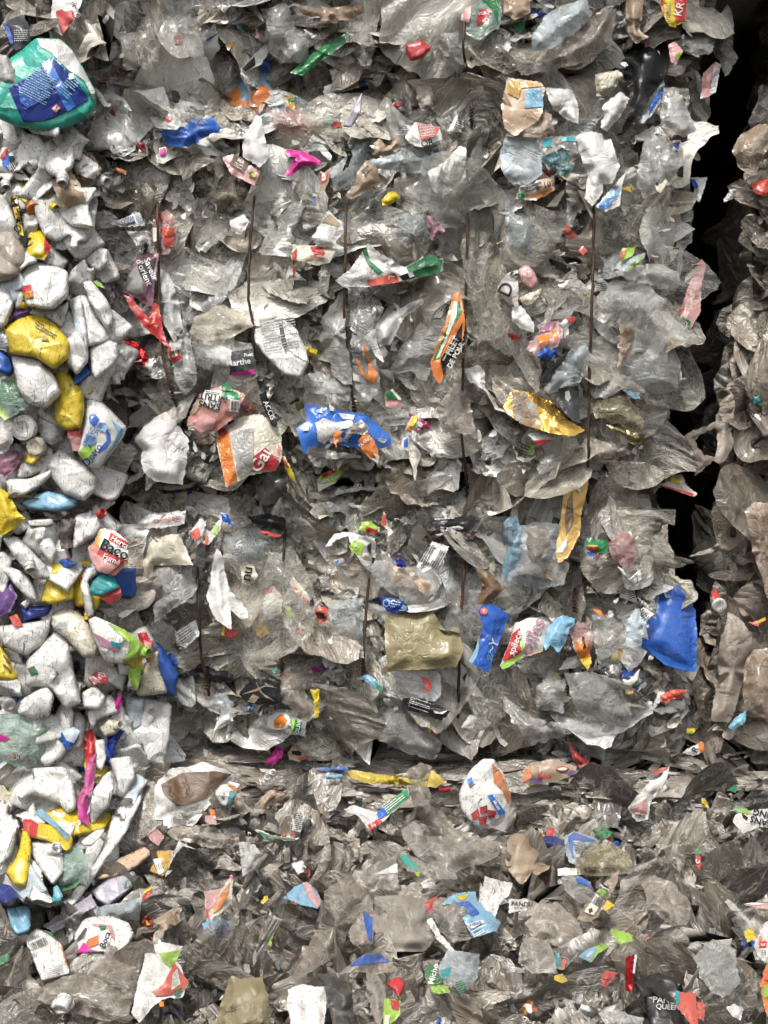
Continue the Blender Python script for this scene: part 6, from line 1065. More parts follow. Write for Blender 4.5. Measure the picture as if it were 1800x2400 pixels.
# ---- crop (1,3)
H(1,3,'yellow_bag','long flattened yellow bag in the bale foot','bag','pr:y','568,28 620,10 760,35 900,50 1060,82 1130,20 1150,12 1228,92 1160,130 1050,112 950,112 750,102 620,70',h=10,z=38,cr=.03)
H(1,3,'film_hook','tall curved brown film standing like a hook','film','fk:bw','985,10 1060,-40 1142,-10 1112,130 1200,270 1295,400 1240,440 1130,452 1040,300 1010,180',h=14,z=62,cr=.03)
H(1,3,'chequered_lid','large oval white lid with red chequer and orange rim','lid','hd:w','1310,175 1345,80 1400,0 1470,-60 1540,-60 1600,20 1655,180 1662,340 1605,472 1480,440 1380,340 1330,280',h=14,z=80,cr=.012,parts=[P('orange_rim','pr:o','1530,-30 1590,30 1650,180 1640,240 1600,150 1540,90'),P('blue_bar','ink:sb','1500,180 1532,172 1618,290 1580,306'),T('Mozz',1560,240,24,-55,'ink:w'),P('red_check','pr:r','1392,300 1440,262 1450,310 1410,340'),P('red_check','pr:r','1450,255 1500,240 1500,290 1455,300'),P('red_check','pr:r','1505,270 1560,280 1545,325 1505,320'),P('red_check','pr:r','1440,320 1500,310 1490,362 1450,372'),P('red_check','pr:r','1455,400 1500,390 1515,430 1480,435'),P('red_check','pr:r','1520,385 1550,395 1540,420 1522,418'),P('red_check','pr:r','1555,425 1615,440 1605,468 1560,462'),P('blue_mark','ink:sb','1368,75 1400,55 1405,85 1375,110'),L(1400,110,40,40,40,2,'ink:ch')])
H(1,3,'black_bag','ring of torn black bag around clear film','bag','pr:k','205,225 250,180 370,168 402,250 382,380 290,465 292,350 322,290 232,240',h=12,z=50,cr=.06)
H(1,3,'black_bag','small crumpled black film ball beside the black ring','bag','pr:k','58,285 110,260 182,310 142,382 80,345',h=8,z=46,cr=.08)
H(1,3,'text_paper','white paper printed with rows inside the black ring','paper','pa:w','240,270 325,290 285,420 232,400',z=48,parts=[L(278,345,60,110,10,9,'ink:ch')])
H(1,3,'dish_rim','curved white green tray edge with red tabs','tray','pr:w','-10,400 30,400 100,435 200,450 282,455 240,472 60,455',h=4,z=58,parts=[P('green_band','pr:g','0,402 100,440 260,458 230,466 60,450'),P('red_tab','pr:r','160,430 190,420 190,440 165,442'),P('red_tab','pr:r','220,425 248,420 248,440 222,442')])
H(1,3,'text_strip','dark green and red strip with white lettering','strip','pr:w','570,270 630,240 700,262 790,290 850,230 982,128 995,190 820,350 740,407 660,310',h=5,z=66,parts=[P('green_panel','ink:g','830,235 980,132 992,188 860,300 800,330'),P('blue_field','ink:b','780,300 830,240 850,290 800,335'),P('red_foot','ink:r','722,370 800,325 820,348 742,405'),L(895,225,150,70,38,5,'ink:w'),T('Se',760,370,26,20,'ink:w')])
H(1,3,'blue_print_bag','crumpled light blue printed bag with yellow tag','bag','pr:lb','1200,885 1250,840 1300,812 1420,800 1430,850 1500,920 1585,1000 1560,1052 1410,1102 1340,980 1280,880',h=8,z=80,cr=.05,parts=[P('yellow_tag','pr:y','1300,835 1380,812 1375,838 1325,862'),P('white_panel','ink:w','1360,1010 1470,985 1480,1000 1400,1040'),P('blue_field','pr:b','1290,870 1380,860 1450,940 1400,960'),L(1440,1060,80,50,30,4,'ink:w'),T('vlees',1420,1005,30,12,'ink:nv')])
H(1,3,'white_crumple','bright white film crumpled into a bow','film','pa:w','1440,862 1470,770 1485,700 1560,722 1662,748 1640,820 1580,880 1550,972 1472,930',h=10,z=84,cr=.05)
H(1,3,'green_letter_label','green label with white script letters','label','pr:g','1100,1310 1132,1262 1160,1300 1205,1360 1200,1395 1130,1400 1098,1360',h=4,z=84,parts=[T('Micho',1150,1335,40,75,'ink:w')])
H(1,3,'lime_flake','lime leafy flake under the green script label','flake','pr:lg','1125,1412 1180,1395 1235,1410 1262,1452 1200,1465 1150,1455',h=4,z=84)
H(1,3,'striped_film','silvery clear film with teal corner and line print','film','fk:pb','1178,1290 1240,1180 1350,1190 1452,1212 1435,1360 1330,1482 1270,1385 1200,1360',h=12,z=78,parts=[P('teal_corner','pr:t','1190,1310 1270,1290 1240,1370 1210,1350'),L(1330,1420,60,90,20,6,'ink:g')])
H(1,3,'red_disc','dull red shield shaped plastic piece','piece','hd:r','842,1400 880,1368 930,1353 967,1390 955,1440 920,1488 890,1440',h=6,z=76)
H(1,3,'dark_film','dark purple grey crumpled film standing in the heap','film','dp:ch','398,1335 500,1325 570,1380 625,1450 640,1680 500,1680 440,1400',h=14,z=80,cr=.06)
H(1,3,'brown_film','brown film with royal blue brushed panel','film','fk:bw','530,1340 600,1280 690,1210 800,1160 870,1250 930,1310 800,1335 640,1320',h=8,z=80,parts=[P('blue_panel','pr:b','602,1282 690,1215 800,1200 868,1255 700,1275')])
H(1,3,'brown_film','folded grey film with a vertical royal blue edge','film','fk:bw','600,1060 640,960 690,920 765,960 760,1090 752,1140 690,1200 610,1120',h=10,z=74,parts=[P('blue_edge','pr:b','692,930 755,965 752,1130 735,1125 705,1020')])
H(1,3,'brown_bag','very long brown crumpled bag sprawled across the heap','bag','fk:bw','440,800 600,700 745,800 775,950 690,920 620,1000 540,1200 380,1310 215,1395 300,1240 360,1110 430,960',h=20,z=70,cr=.06)
H(1,3,'dirty_sheet','flat dull grey film sheets laid like cards','sheet','dp:gw','770,835 940,820 1105,850 1125,1000 1160,1100 1090,1192 960,1190 850,1190 760,1050',h=6,z=72,cr=.02)
H(1,3,'clear_sheet','pale clear pointed sheet with a white corner','sheet','fk:gw','665,690 780,610 905,568 920,700 932,802 790,785 740,810',h=8,z=68,parts=[P('white_corner','pa:w','770,690 915,615 918,680')])
H(1,3,'large_film','wide muddy silver film under the chequered lid','film','fk:gw','930,400 1010,335 1140,450 1300,430 1590,480 1560,570 1400,640 1270,705 1180,690 1000,520',h=16,z=62,cr=.05)
H(1,3,'green_streak_film','rolled film edge with a mint green streak','film','fk:gw','890,560 960,540 1100,620 1290,680 1300,720 1140,720 980,660',h=8,z=70,parts=[P('green_streak','pr:tg','928,560 960,556 1052,640 1040,665 960,620'),P('lime_streak','pr:lg','1030,675 1065,670 1060,705 1040,700')])
H(1,3,'blue_pink_film','crumpled film tinted blue and pink','film','pr:lb','180,840 250,770 330,735 390,790 435,870 402,912 300,890',h=8,z=66,cr=.06,parts=[P('pink_half','pr:pk','300,740 340,745 425,870 400,905 350,850'),P('red_dot','ink:r','225,870 270,880 265,890 230,885')])
H(1,3,'red_corner','red corner scrap joined to clear dish','scrap','pr:r','1085,880 1130,850 1180,825 1135,942 1100,938',h=4,z=76)
H(1,3,'yellow_wad','small crumpled yellow wad by the brown bag','wad','pr:y','28,870 50,835 72,825 82,850 45,882',h=4,z=66,cr=.07)
H(1,3,'clear_dish','wide clear round dish with dusty bowl','dish','fk:gw','1130,900 1190,840 1300,850 1420,900 1560,1050 1400,1110 1280,1130 1180,1050',h=8,z=66)
H(1,3,'leaf_scrap','lime and cream sliver with a red patch','sliver','pr:lg','820,1670 832,1490 935,1508 935,1600 850,1690',h=5,z=90,cr=.05,parts=[P('red_patch','pr:r','870,1500 930,1512 925,1570 880,1560'),P('cream_patch','ink:cr','835,1600 870,1600 860,1670 830,1660')])
H(1,3,'checked_strip','sheer striped film ribbon','ribbon','fk:gy','-20,1200 60,1080 115,958 168,980 90,1120 -20,1290',h=5,z=72,parts=[P('dark_stripe','ink:ch','0,1180 130,975 138,985 5,1200'),P('dark_stripe','ink:ch','0,1230 150,985 155,992 4,1250')])
H(1,3,'white_stick','thin mottled white strip like a stick','strip','dp:w','1112,992 1140,968 1200,1080 1295,1190 1262,1190 1160,1100',h=4,z=78)
H(1,3,'muddy_box','muddy white crushed box at the bottom edge','box','dp:w','200,1430 300,1405 442,1420 465,1560 420,1700 225,1700',h=14,z=86,cr=.05)
H(1,3,'grey_drape','narrow upright film sheet beside the red shield','film','dp:gw','712,1325 780,1340 840,1420 838,1560 800,1690 770,1640 720,1450',h=10,z=82,cr=.04)
H(1,3,'white_scrap','torn white film scrap with fingers','scrap','pa:w','230,620 300,598 328,650 300,640 310,670 270,690',h=4,z=60)
H(1,3,'tan_paper','crumpled dirty paper beside the black ball','paper','dp:pe','20,220 90,140 160,150 215,180 200,240 110,240 40,260',h=8,z=44,cr=.06)
H(1,3,'cup_film','crumpled sleeve reading com on grey film','sleeve','fk:gw','20,80 60,20 130,10 125,80 60,110',h=5,z=40,parts=[T('WOO',70,62,40,40,'ink:w')])
H(1,3,'blue_scrap','blue film folded into the flat layers','scrap','pr:b','380,0 470,-10 580,-15 600,20 540,35 420,20',h=4,z=36)
H(1,3,'cyan_tape','cyan ribbed tape end in the bale foot','tape','pr:lb','445,45 560,40 570,72 450,75',h=3,z=40)
# ---- crop (2,3)
H(2,3,'snack_pack','flat orange and purple snack pack with red words','pack','pr:tn','62,100 75,20 110,-30 250,-60 420,-10 412,40 300,80 200,102 110,106',h=6,z=46,cr=.02,parts=[P('orange_field','pr:o','65,98 80,10 110,-20 130,60 100,80'),P('purple_field','pr:vi','110,105 130,60 190,70 205,100'),P('purple_field','pr:vi','350,40 380,15 415,20 405,45'),P('oval_logo','ink:r','280,0 330,-14 375,0 345,22 300,20'),P('oval_core','ink:cr','295,4 330,-6 362,4 340,15 305,15'),T('Kiri',210,52,44,0,'ink:r')])
H(2,3,'pink_wrapper','draped white and pink wrapper with orange crown','wrapper','pa:w','748,262 800,190 895,90 960,60 1025,-20 1000,80 950,140 895,240 882,332 805,345',h=10,z=66,cr=.04,parts=[P('orange_crown','pr:co','900,20 960,0 1015,-10 975,30 930,50'),P('pink_wash','pr:pk','760,262 870,200 880,230 860,310 800,300')])
H(2,3,'red_pack','dark red shiny packet folded under the bale foot','packet','pr:r','430,-10 520,-40 590,-10 595,40 520,80 470,50',h=8,z=44,parts=[P('white_edge','ink:w','465,40 480,38 540,78 520,82')])
H(2,3,'green_wad','crumpled green film tuft in the brown layers','wad','pr:g','515,405 580,368 652,420 612,458 540,432',h=6,z=62,cr=.09)
H(2,3,'drink_pack','rounded clear pack with blue rim and printed white panel','pack','fk:pb','340,520 345,440 400,410 470,430 570,470 500,570 460,640 370,612',h=16,z=64,cr=.02,parts=[P('blue_rim','pr:sb','360,445 405,415 540,468 520,480 420,470 400,590 385,570'),P('white_panel','pr:w','400,470 505,482 425,582 400,570'),L(445,515,80,80,10,8,'ink:ch')])
H(2,3,'film_bag','big rounded olive film bag over the printed panel','bag','fk:ol','400,640 450,540 520,490 640,480 760,560 780,680 640,700 520,700 420,690',h=20,z=72,cr=.02)
H(2,3,'green_red_stem','red tag with a green stem on brown film','tag','pr:r','1188,600 1195,555 1220,570 1228,640 1215,670 1200,640',z=74,parts=[P('green_stem','ink:g','1185,560 1205,505 1215,510 1212,560'),T('C',1206,605,30,70,'ink:w')])
H(2,3,'clear_bottle','clear bottle with white screw cap and blue label','bottle','fm:gw','300,720 345,692 420,690 520,760 530,840 450,882 380,830',h=22,z=76,cr=.03,parts=[P('white_cap','hd:w','296,655 345,645 420,650 425,692 360,698 298,698'),P('blue_label','pr:sb','412,715 440,702 512,740 505,768 425,742')])
H(2,3,'pointed_pack','pointed clear pack with black and green label and barcode','pack','fk:tn','412,985 480,880 560,780 692,660 685,740 640,820 600,895 560,960 500,1002',h=10,z=86,cr=.02,parts=[P('black_label','ink:k','570,775 585,748 630,775 620,800'),P('green_label','pr:lg','552,800 570,778 622,805 600,842'),P('barcode_panel','ink:w','500,885 545,815 602,860 560,905'),L(552,862,70,60,-28,1,'ink:k',True),P('price_label','ink:cr','468,932 500,885 560,905 528,955'),P('dark_square','ink:ch','495,915 520,905 525,930 500,940'),T('Pfandt',598,775,20,-28,'ink:w'),L(590,812,50,24,-28,2,'ink:g')])
H(2,3,'yellow_patch','white and yellow patch beside the pointed pack','scrap','pr:y','592,925 615,855 640,870 665,885 630,915',z=80)
H(2,3,'white_label','white card label with bold black capitals','label','pr:w','-20,850 100,848 102,880 92,922 40,925 -20,940',h=3,z=82,parts=[T('PANDU',65,882,30,-2),L(45,908,60,14,-2,1,'ink:k')])
H(2,3,'black_crate','broken black crate with white capitals','crate','hd:k','790,1400 850,1365 950,1330 1070,1370 1085,1450 1092,1590 1160,1700 900,1700 850,1480',h=16,z=64,cr=.01,parts=[T('PANDU',1010,1508,42,-4,'ink:gw'),T('QUEEN',1010,1550,34,-4,'ink:gw')])
H(2,3,'leaf_film','bright green leaf print film with a blue white end','film','pr:lg','430,1222 500,1160 550,1110 600,1090 650,1038 782,1080 772,1162 650,1150 560,1200 512,1262',h=6,z=84,cr=.04,parts=[P('blue_white_end','pr:lb','430,1222 500,1160 552,1165 512,1260'),P('peach_patch','pr:pe','535,1110 600,1095 580,1150 550,1130'),T('anti',500,1205,24,40,'ink:w')])
H(2,3,'red_tube','tall crumpled red foil tube','tube','fo:r','735,1200 800,1198 812,1240 790,1330 772,1452 735,1440 738,1320',h=10,z=90,cr=.05,parts=[P('white_side','pa:w','795,1205 812,1215 795,1330 782,1330')])
H(2,3,'red_tube','small round crumpled dull red pouch','pouch','pr:r','578,1340 610,1315 660,1320 690,1330 640,1390 605,1425 578,1405',h=10,z=86,cr=.05)
H(2,3,'coral_sheet','coral red ribbed sheet with teal edge','sheet','pr:co','1078,1450 1190,1458 1205,1690 1150,1650 1062,1545',h=6,z=88,cr=.03,parts=[P('teal_edge','pr:t','1062,1440 1088,1448 1085,1520 1060,1545')])
H(2,3,'coral_sheet','small smooth coral square behind the ribbed sheet','sheet','pr:co','1198,1512 1258,1530 1240,1642 1200,1610',h=3,z=84)
H(2,3,'clear_bottle','large crushed clear bottle with strong glints','bottle','fm:gw','1180,1225 1250,1140 1345,1088 1440,1170 1482,1400 1365,1492 1280,1440 1215,1350',h=30,z=78,cr=.04,parts=[T('E',1335,1170,60,60,'ink:gw')])
H(2,3,'yellow_wad','ball of yellow film at the right bottom','wad','pr:y','1500,1060 1530,1038 1568,1050 1575,1110 1525,1132',h=10,z=84,cr=.07)
H(2,3,'edge_wrapper','white wrapper with red square logo at the photo edge','wrapper','pr:w','1568,1160 1600,1080 1640,1000 1720,980 1720,1280 1640,1262 1590,1210',h=8,z=84,parts=[P('red_square','ink:r','1602,1125 1650,1122 1650,1162 1604,1165'),T('E',1628,1144,28,90,'ink:w'),P('orange_tip','ink:o','1600,1090 1620,1085 1622,1112 1600,1115'),L(1630,1200,30,40,0,3,'ink:ch')])
H(2,3,'edge_wrapper','orange and green fruit wrapper at the photo edge','wrapper','pr:o','1608,1400 1640,1290 1680,1220 1720,1220 1720,1660 1650,1600 1622,1500',h=8,z=84,parts=[P('green_patch','pr:lg','1620,1420 1660,1400 1665,1480 1630,1490'),P('red_patch','ink:co','1630,1330 1665,1300 1665,1370 1635,1380')])
H(2,3,'lettered_pack','white pack with upside down black capitals','pack','pr:w','1430,350 1450,300 1560,270 1720,262 1720,390 1600,380 1500,425',h=6,z=64,parts=[P('black_flash','ink:k','1490,290 1530,320 1520,340 1495,320'),P('lime_arc','pr:lg','1430,262 1520,262 1560,300 1470,285'),T('SANS\nSING',1620,320,44,165,'ink:k',bold=.02)])
H(2,3,'white_wad','torn white crumple in the bottom mud','wad','pa:w','430,1570 445,1525 560,1560 690,1530 692,1630 640,1640 560,1610 480,1620',h=8,z=90,cr=.07)
H(2,3,'white_wad','folded white paper corner in the bottom mud','wad','pa:w','1388,1552 1440,1528 1502,1560 1480,1637 1420,1600',h=8,z=90,cr=.05)
H(2,3,'white_bag','folded white bag between crate and red pouch','bag','pa:gw','560,1590 690,1560 760,1600 850,1620 840,1700 700,1700 600,1660',h=8,z=84,cr=.05)
H(2,3,'tan_sheet','stiff tan film sheet with ragged crown','sheet','dp:tn','-30,470 60,400 100,398 120,480 250,580 235,660 150,702 60,755 0,705 -40,620',h=12,z=72,cr=.04)
H(2,3,'tan_sheet','broad muddy film sheet folded near the pale strips','sheet','fk:bw','840,740 920,700 1040,740 1165,880 1130,1035 1030,1030 960,960 880,900',h=12,z=70,cr=.05)
H(2,3,'tan_sheet','large pale brown film in front of the pointed pack','sheet','fk:bw','80,1010 200,880 290,870 440,1000 460,1100 330,1170 180,1110',h=12,z=76,cr=.03)
H(2,3,'grey_bag','round rippled grey film bag in the lower heap','bag','fk:gw','40,1260 60,1130 130,1090 240,1130 290,1250 280,1330 130,1330',h=20,z=78,cr=.04)
H(2,3,'blue_scrap','dark blue and yellow crumpled film','scrap','pr:nv','130,470 150,420 240,430 340,470 340,560 240,550',h=8,z=58,cr=.08,parts=[P('yellow_patch','pr:gd','140,440 190,415 215,440 170,460'),P('red_patch','pr:r','220,380 285,395 260,445 222,440')])
H(2,3,'white_tube','open pale paper tube end','tube','pa:gw','1380,865 1400,848 1440,880 1560,1010 1540,1045 1430,930',h=10,z=70,cr=.02)
H(2,3,'orange_bit','orange scrap below pale crumpled film','scrap','pr:o','870,1100 920,1085 952,1092 920,1118',z=74)
H(2,3,'teal_red_scrap','teal and red edged clear scrap','scrap','fk:gw','285,1205 300,1200 345,1290 440,1180 420,1220 330,1310 285,1300',z=80,parts=[P('teal_edge','pr:t','285,1205 305,1202 318,1270 288,1290'),P('red_edge','ink:co','325,1240 350,1240 345,1290 328,1290')])
H(2,3,'white_cap','small white nozzle cap hanging at the bottom','cap','hd:w','76,1545 100,1528 135,1540 138,1585 120,1600 95,1580',h=9,z=88)
H(2,3,'yellow_scrap','mustard film fold at the lower heap','scrap','pr:y','270,1350 330,1330 362,1380 320,1392 275,1375',h=5,z=82,cr=.06)
H(2,3,'striped_wrapper','coral striped wrapper tip at the photo edge','wrapper','pr:pk','1500,885 1560,872 1720,880 1720,920 1560,900',h=5,z=66,parts=[P('white_edge','ink:w','1500,880 1560,872 1660,882 1560,886')])
# ------------------------------------------------------------------ crushed bottles packed behind the recognisable ones
RS = np.random.default_rng(404)
FILL = []
def raw(px, py):     # photo pixel -> crop (0,0) coordinates
    return px*2.765, py*2.765
def rpoly(cx, cy_, w, h, ang, kind, rng):
    if kind == 'bottle':
        b = [(-.5, -.4), (-.42, -.5), (.42, -.5), (.5, -.4), (.5, .2), (.36, .38), (.16, .44), (.15, .56), (-.15, .56), (-.16, .44), (-.38, .38), (-.5, .2)]
        b = [(x+rng.normal(0, .05), y+rng.normal(0, .04)) for x, y in b]
    elif kind == 'panel':
        b = [(-.5, -.45), (.1, -.5), (.5, -.35), (.46, .1), (.5, .5), (-.1, .42), (-.5, .46), (-.44, 0)]
        b = [(x+rng.normal(0, .08), y+rng.normal(0, .08)) for x, y in b]
    else:
        k = rng.integers(4, 8); a = np.sort(rng.uniform(0, 6.283, k)); r0 = rng.uniform(.3, .6, k); b = [(math.cos(t)*q, math.sin(t)*q) for t, q in zip(a, r0)]
    c, s = math.cos(ang), math.sin(ang)
    out = []
    for x, y in b:
        X, Y = x*w*c-y*h*s+cx, x*w*s+y*h*c+cy_
        out.append('%.0f,%.0f' % raw(X, Y))
    return ' '.join(out)
n0 = len(HEROES)
BCOL = ['w']*9+['gw', 'cr', 'y', 'pb', 'w', 'w', 'b']
NMB = {'w': 'white', 'gw': 'greyish', 'cr': 'cream', 'y': 'yellow', 'pb': 'pale blue', 'b': 'blue', 'r': 'red', 'o': 'orange', 'g': 'green', 'lg': 'lime', 'lb': 'light blue', 'm': 'magenta', 'pk': 'pink', 'k': 'black', 'nv': 'navy', 'co': 'coral', 't': 'teal', 'tn': 'tan', 'mv': 'mauve', 'br': 'brown', 'gd': 'amber', 'vi': 'dark purple', 'sb': 'bright blue'}
cnt = 0
while cnt < 150:
    px, py = RS.uniform(-20, 400), RS.uniform(270, 2080)
    if px > lerp(py, XL)+6 or (py > 1950 and RS.random() < .5): continue
    c = BCOL[RS.integers(0, len(BCOL))]; kd = 'bottle' if RS.random() < .6 else 'panel'
    w = RS.uniform(45, 80); hh = w*RS.uniform(1.2, 1.9)
    an = RS.uniform(0, 6.28); prt = []
    if kd == 'bottle' and RS.random() < .75:
        prt = [N(*raw(px-.50*hh*math.sin(an), py+.50*hh*math.cos(an)), -math.degrees(an)-90, w*.28*2.765, w*.15*2.765, 'hd:'+(c if RS.random() < .6 else ['r', 'b', 'w', 'y', 'g'][RS.integers(0, 5)]))]
    H(0, 0, 'crushed_bottle', '', 'bottle', 'hd:'+c, rpoly(px, py, w, hh, an, kd, RS), parts=prt, h=RS.uniform(12, 22), z=RS.uniform(-16, 8), cr=.08, group='crushed bottles behind the others', seed=int(RS.integers(1, 99999)), tilt=tuple(RS.normal(0, .3, 2)))
    FILL.append((HEROES[-1][0], px, py, '%s %s %s' % ('big' if hh > 105 else 'small' if hh < 75 else 'crushed', NMB[c], 'bottle' if kd == 'bottle' else 'bottle panel'))); cnt += 1
# small printed scraps and white flakes squeezed between the films
SC = ['r', 'r', 'o', 'y', 'g', 'lg', 'b', 'b', 'nv', 'lb', 'm', 'pk', 'k', 'k', 'co', 't', 'tn', 'cr', 'mv', 'vi', 'sb', 'gd']
cnt = 0
while cnt < 285:
    px, py = RS.uniform(150, 1790), RS.uniform(20, 2390)
    rg = region(px, py)
    if rg in ('left', 'gap') or (rg == 'right' and RS.random() < .8): continue
    white = RS.random() < .36
    c = 'w' if white else SC[RS.integers(0, len(SC))]; fin = 'pa' if white else ['pr', 'dp', 'fk'][int(RS.choice(3, p=[.4, .3, .3]))]
    w = RS.uniform(20, 62) if white else RS.uniform(14, 46); hh = w*RS.uniform(.6, 2.0)
    pr = []
    if RS.random() < .45:
        c2 = ['w', 'r', 'k', 'y', 'g', 'b', 'o'][RS.integers(0, 7)]
        if c2 != c: pr = [P('print', 'ink:'+c2, rpoly(px+RS.normal(0, w*.1), py+RS.normal(0, hh*.1), w*.45, hh*.45, RS.uniform(0, 6.28), 'x', RS))]
    if white and RS.random() < .4: pr = [L(*raw(px, py), w*1.1, hh*1.1, RS.uniform(-60, 60), 5, 'ink:ch')]
    H(0, 0, 'white_flake' if white else 'printed_scrap', '', 'flake' if white else 'printed scrap', fin+':'+c, rpoly(px, py, w, hh, RS.uniform(0, 6.28), 'x', RS), h=3, z=RS.uniform(-40, 4), parts=pr, cr=.09, group='white flakes between the films' if white else 'small printed scraps between the films', seed=int(RS.integers(1, 99999)), tilt=tuple(RS.normal(0, .5, 2)))
    FILL.append((HEROES[-1][0], px, py, '%s %s %s' % ('large' if w*hh > 1900 else 'tiny' if w*hh < 700 else 'small', NMB[c], 'flake' if white else ('clear scrap' if fin == 'fk' else 'printed scrap')))); cnt += 1
HEROES = HEROES[:n0]

mass('white_shreds', getmat('hd:w'), 'torn pieces of dirty white bottle plastic between the bottles', 330, (-40, 270, 420, 2080), 'sstm', 43, (-0.02, 0.03), tilt=.5, density=is_in('left'))
mass('white_flakes', getmat('pa:w'), 'tiny white paper and film flakes over the films', 420, (150, 0, 1660, 2440), 't', 44, (-0.045, 0.01), tilt=.5, density=is_in('upper', 'middle', 'lower', 'layers', 'heap'))
SCRAPS = []     # countable sheets: (object, px, py, size)
def sheets(name, mat, n, area, sizes, seed, depth, tilt, density, group, cat):
    """poisson-like spread of individual sheets on the surface"""
    rng = np.random.default_rng(seed); pts = []
    rows = []
    tries = 0
    while len(pts) < n and tries < 60000:
        tries += 1
        px, py = rng.uniform(area[0], area[2]), rng.uniform(area[1], area[3])
        if not density(px, py, rng): continue
        md = 1.0
        if any((px-a)**2+(py-b)**2 < (34*max(0.3, 1-tries/60000))**2 for a, b in pts): continue
        pts.append((px, py))
    cache = {}
    for px, py in pts:
        cls = rng.choice(list(sizes)); idx = int(rng.integers(0, len(LIB[cls]))); key = (cls, idx)
        if key not in cache: cache[key] = mesh_from(name, *LIB[cls][idx], mat, True)
        M = orient(rng, tilt)
        if region(px, py) == 'layers': M = orient(rng, .25, normal=(0, -0.55, 1))
        if region(px, py) == 'gap': M = orient(rng, .3, normal=(rng.choice([-1, 1]), -.5, 0))
        near = [hh for hh in HEROES if hh[4] and abs(px-hh[3][0]) < 160 and abs(py-hh[3][1]) < 160 and (inside(hh[2], np.array([[px, py]]))[0] or distpoly(hh[2], np.array([[px, py]]))[0] < 26)]
        y = float(ysurf(px, py))+(rng.uniform(*depth) if not near else rng.uniform(0.0, 0.03)); w = W(px, py, y); s = rng.uniform(.75, 1.2)
        o = link(name, cache[key], None, Matrix.Translation(w) @ M.to_4x4() @ Matrix.Scale(s, 4))
        tag(o, None, cat, group); SCRAPS.append((o, px, py, {'s': .075, 'm': .13, 'l': .2, 'x': .3}[cls]*s))
sheets('film_scrap', 'clear_film', 300, (170, 0, 1640, 1740), 'smmllx', 21, (-0.035, 0.015), .32, lambda x, y, r: abs(y-1150-18*math.sin(x/170)) > 22 and region(x, y) in ('upper', 'middle', 'lower') and (x < lerp(y, GL)-40 or y > 1560), 'clear film scraps on the bale faces', 'film scrap')
sheets('soiled_film', 'dirty_film', 290, (-20, 0, 1820, 2420), 'smmml', 22, (-0.03, 0.02), .5, lambda x, y, r: region(x, y) in ('layers', 'heap') or (region(x, y) == 'lower' and r.random() < .1), 'soiled film scraps in the heap', 'soiled film')
sheets('tan_film', 'tan_film', 110, (1600, 0, 1840, 1760), 'smmml', 23, (-0.04, 0.02), .45, lambda x, y, r: region(x, y) == 'right' and x > lerp(y, GR)+55, 'tan film sheets of the far bale', 'tan film')

# ------------------------------------------------------------------ baling wires
def rust():
    m, n, l = nodes('rusty_wire'); g = n.new('ShaderNodeNewGeometry')
    t = tex(n, l, 'Noise', 45, 4, g.outputs['Position']).outputs['Fac']
    c = ramp(n, l, t, [(.35, (.02, .016, .015)), (.55, (.06, .03, .018)), (.75, (.17, .065, .022))])
    p = n.new('ShaderNodeBsdfPrincipled'); l.new(c, p.inputs['Base Color']); p.inputs['Roughness'].default_value = .6; p.inputs['Metallic'].default_value = .3
    o = n.new('ShaderNodeOutputMaterial'); l.new(p.outputs[0], o.inputs[0]); MATS['wire'] = m
rust()
def wire(path, label, r=.0032, z=.085, seed=0):
    rng = np.random.default_rng(seed); P0 = []
    for i, (a, b) in enumerate(zip(path, path[1:])):
        n = max(2, int(abs(b[1]-a[1])/14))
        for k in range(n+(i == len(path)-2)):
            t = k/n; P0.append((a[0]+(b[0]-a[0])*t+rng.normal(0, .6), a[1]+(b[1]-a[1])*t))
    y = np.array([float(ysurf(*p)) for p in P0]); y = np.convolve(np.pad(y, 4, 'edge'), np.ones(9)/9, 'valid')
    ends = np.minimum(np.arange(len(y)), np.arange(len(y))[::-1]); y = y-z+.07*np.exp(-ends/1.6)
    P0 = np.array([W(p[0], p[1], q) for p, q in zip(P0, y)])
    V, F = [], []; k = 8
    for i, p in enumerate(P0):
        t = P0[min(i+1, len(P0)-1)]-P0[max(i-1, 0)]; t /= np.linalg.norm(t); a = np.cross(t, [0, 1, 0]); a /= np.linalg.norm(a); b = np.cross(t, a)
        for j in range(k):
            g = 2*math.pi*j/k; V.append(p+r*(math.cos(g)*a+math.sin(g)*b))
    for i in range(len(P0)-1):
        for j in range(k):
            a, b, c, d = i*k+j, i*k+(j+1) % k, (i+1)*k+(j+1) % k, (i+1)*k+j; F += [(a, b, c), (a, c, d)]
    org = P0[0]; o = link('baling_wire', mesh_from('baling_wire', np.array(V)-org, F, None, 'wire', True), None, Matrix.Translation(org)); tag(o, label, 'wire', 'baling wires')
    e = P0[-3]; V, F = [], []; n = 64      # twisted knot
    C_ = [e+np.array([math.cos(i*.45)*r*1.25, math.sin(i*.45)*r*1.25, (i/n-.5)*.034]) for i in range(n)]
    for i, p in enumerate(C_):
        t = C_[min(i+1, n-1)]-C_[max(i-1, 0)]; t = t/np.linalg.norm(t); a = np.cross(t, [.3, 1, .2]); a /= np.linalg.norm(a); b = np.cross(t, a)
        for j in range(6): V.append(p-org+r*.6*(math.cos(j*1.0472)*a+math.sin(j*1.0472)*b))
    for i in range(n-1):
        for j in range(6):
            a, b, c, d = i*6+j, i*6+(j+1) % 6, (i+1)*6+(j+1) % 6, (i+1)*6+j; F += [(a, b, c), (a, c, d)]
    link('knot', mesh_from('knot', V, F, None, 'wire', True), o, Matrix.Translation(org))
wire([(368,470),(372,620),(372,740),(383,835),(398,905),(415,955)], 'rusty wire bowing past the mauve wrapper with the slate label', seed=1)
wire([(598,450),(586,560),(582,700),(593,760),(595,880)], 'thin rusty wire ending beside the black tray label', seed=2)
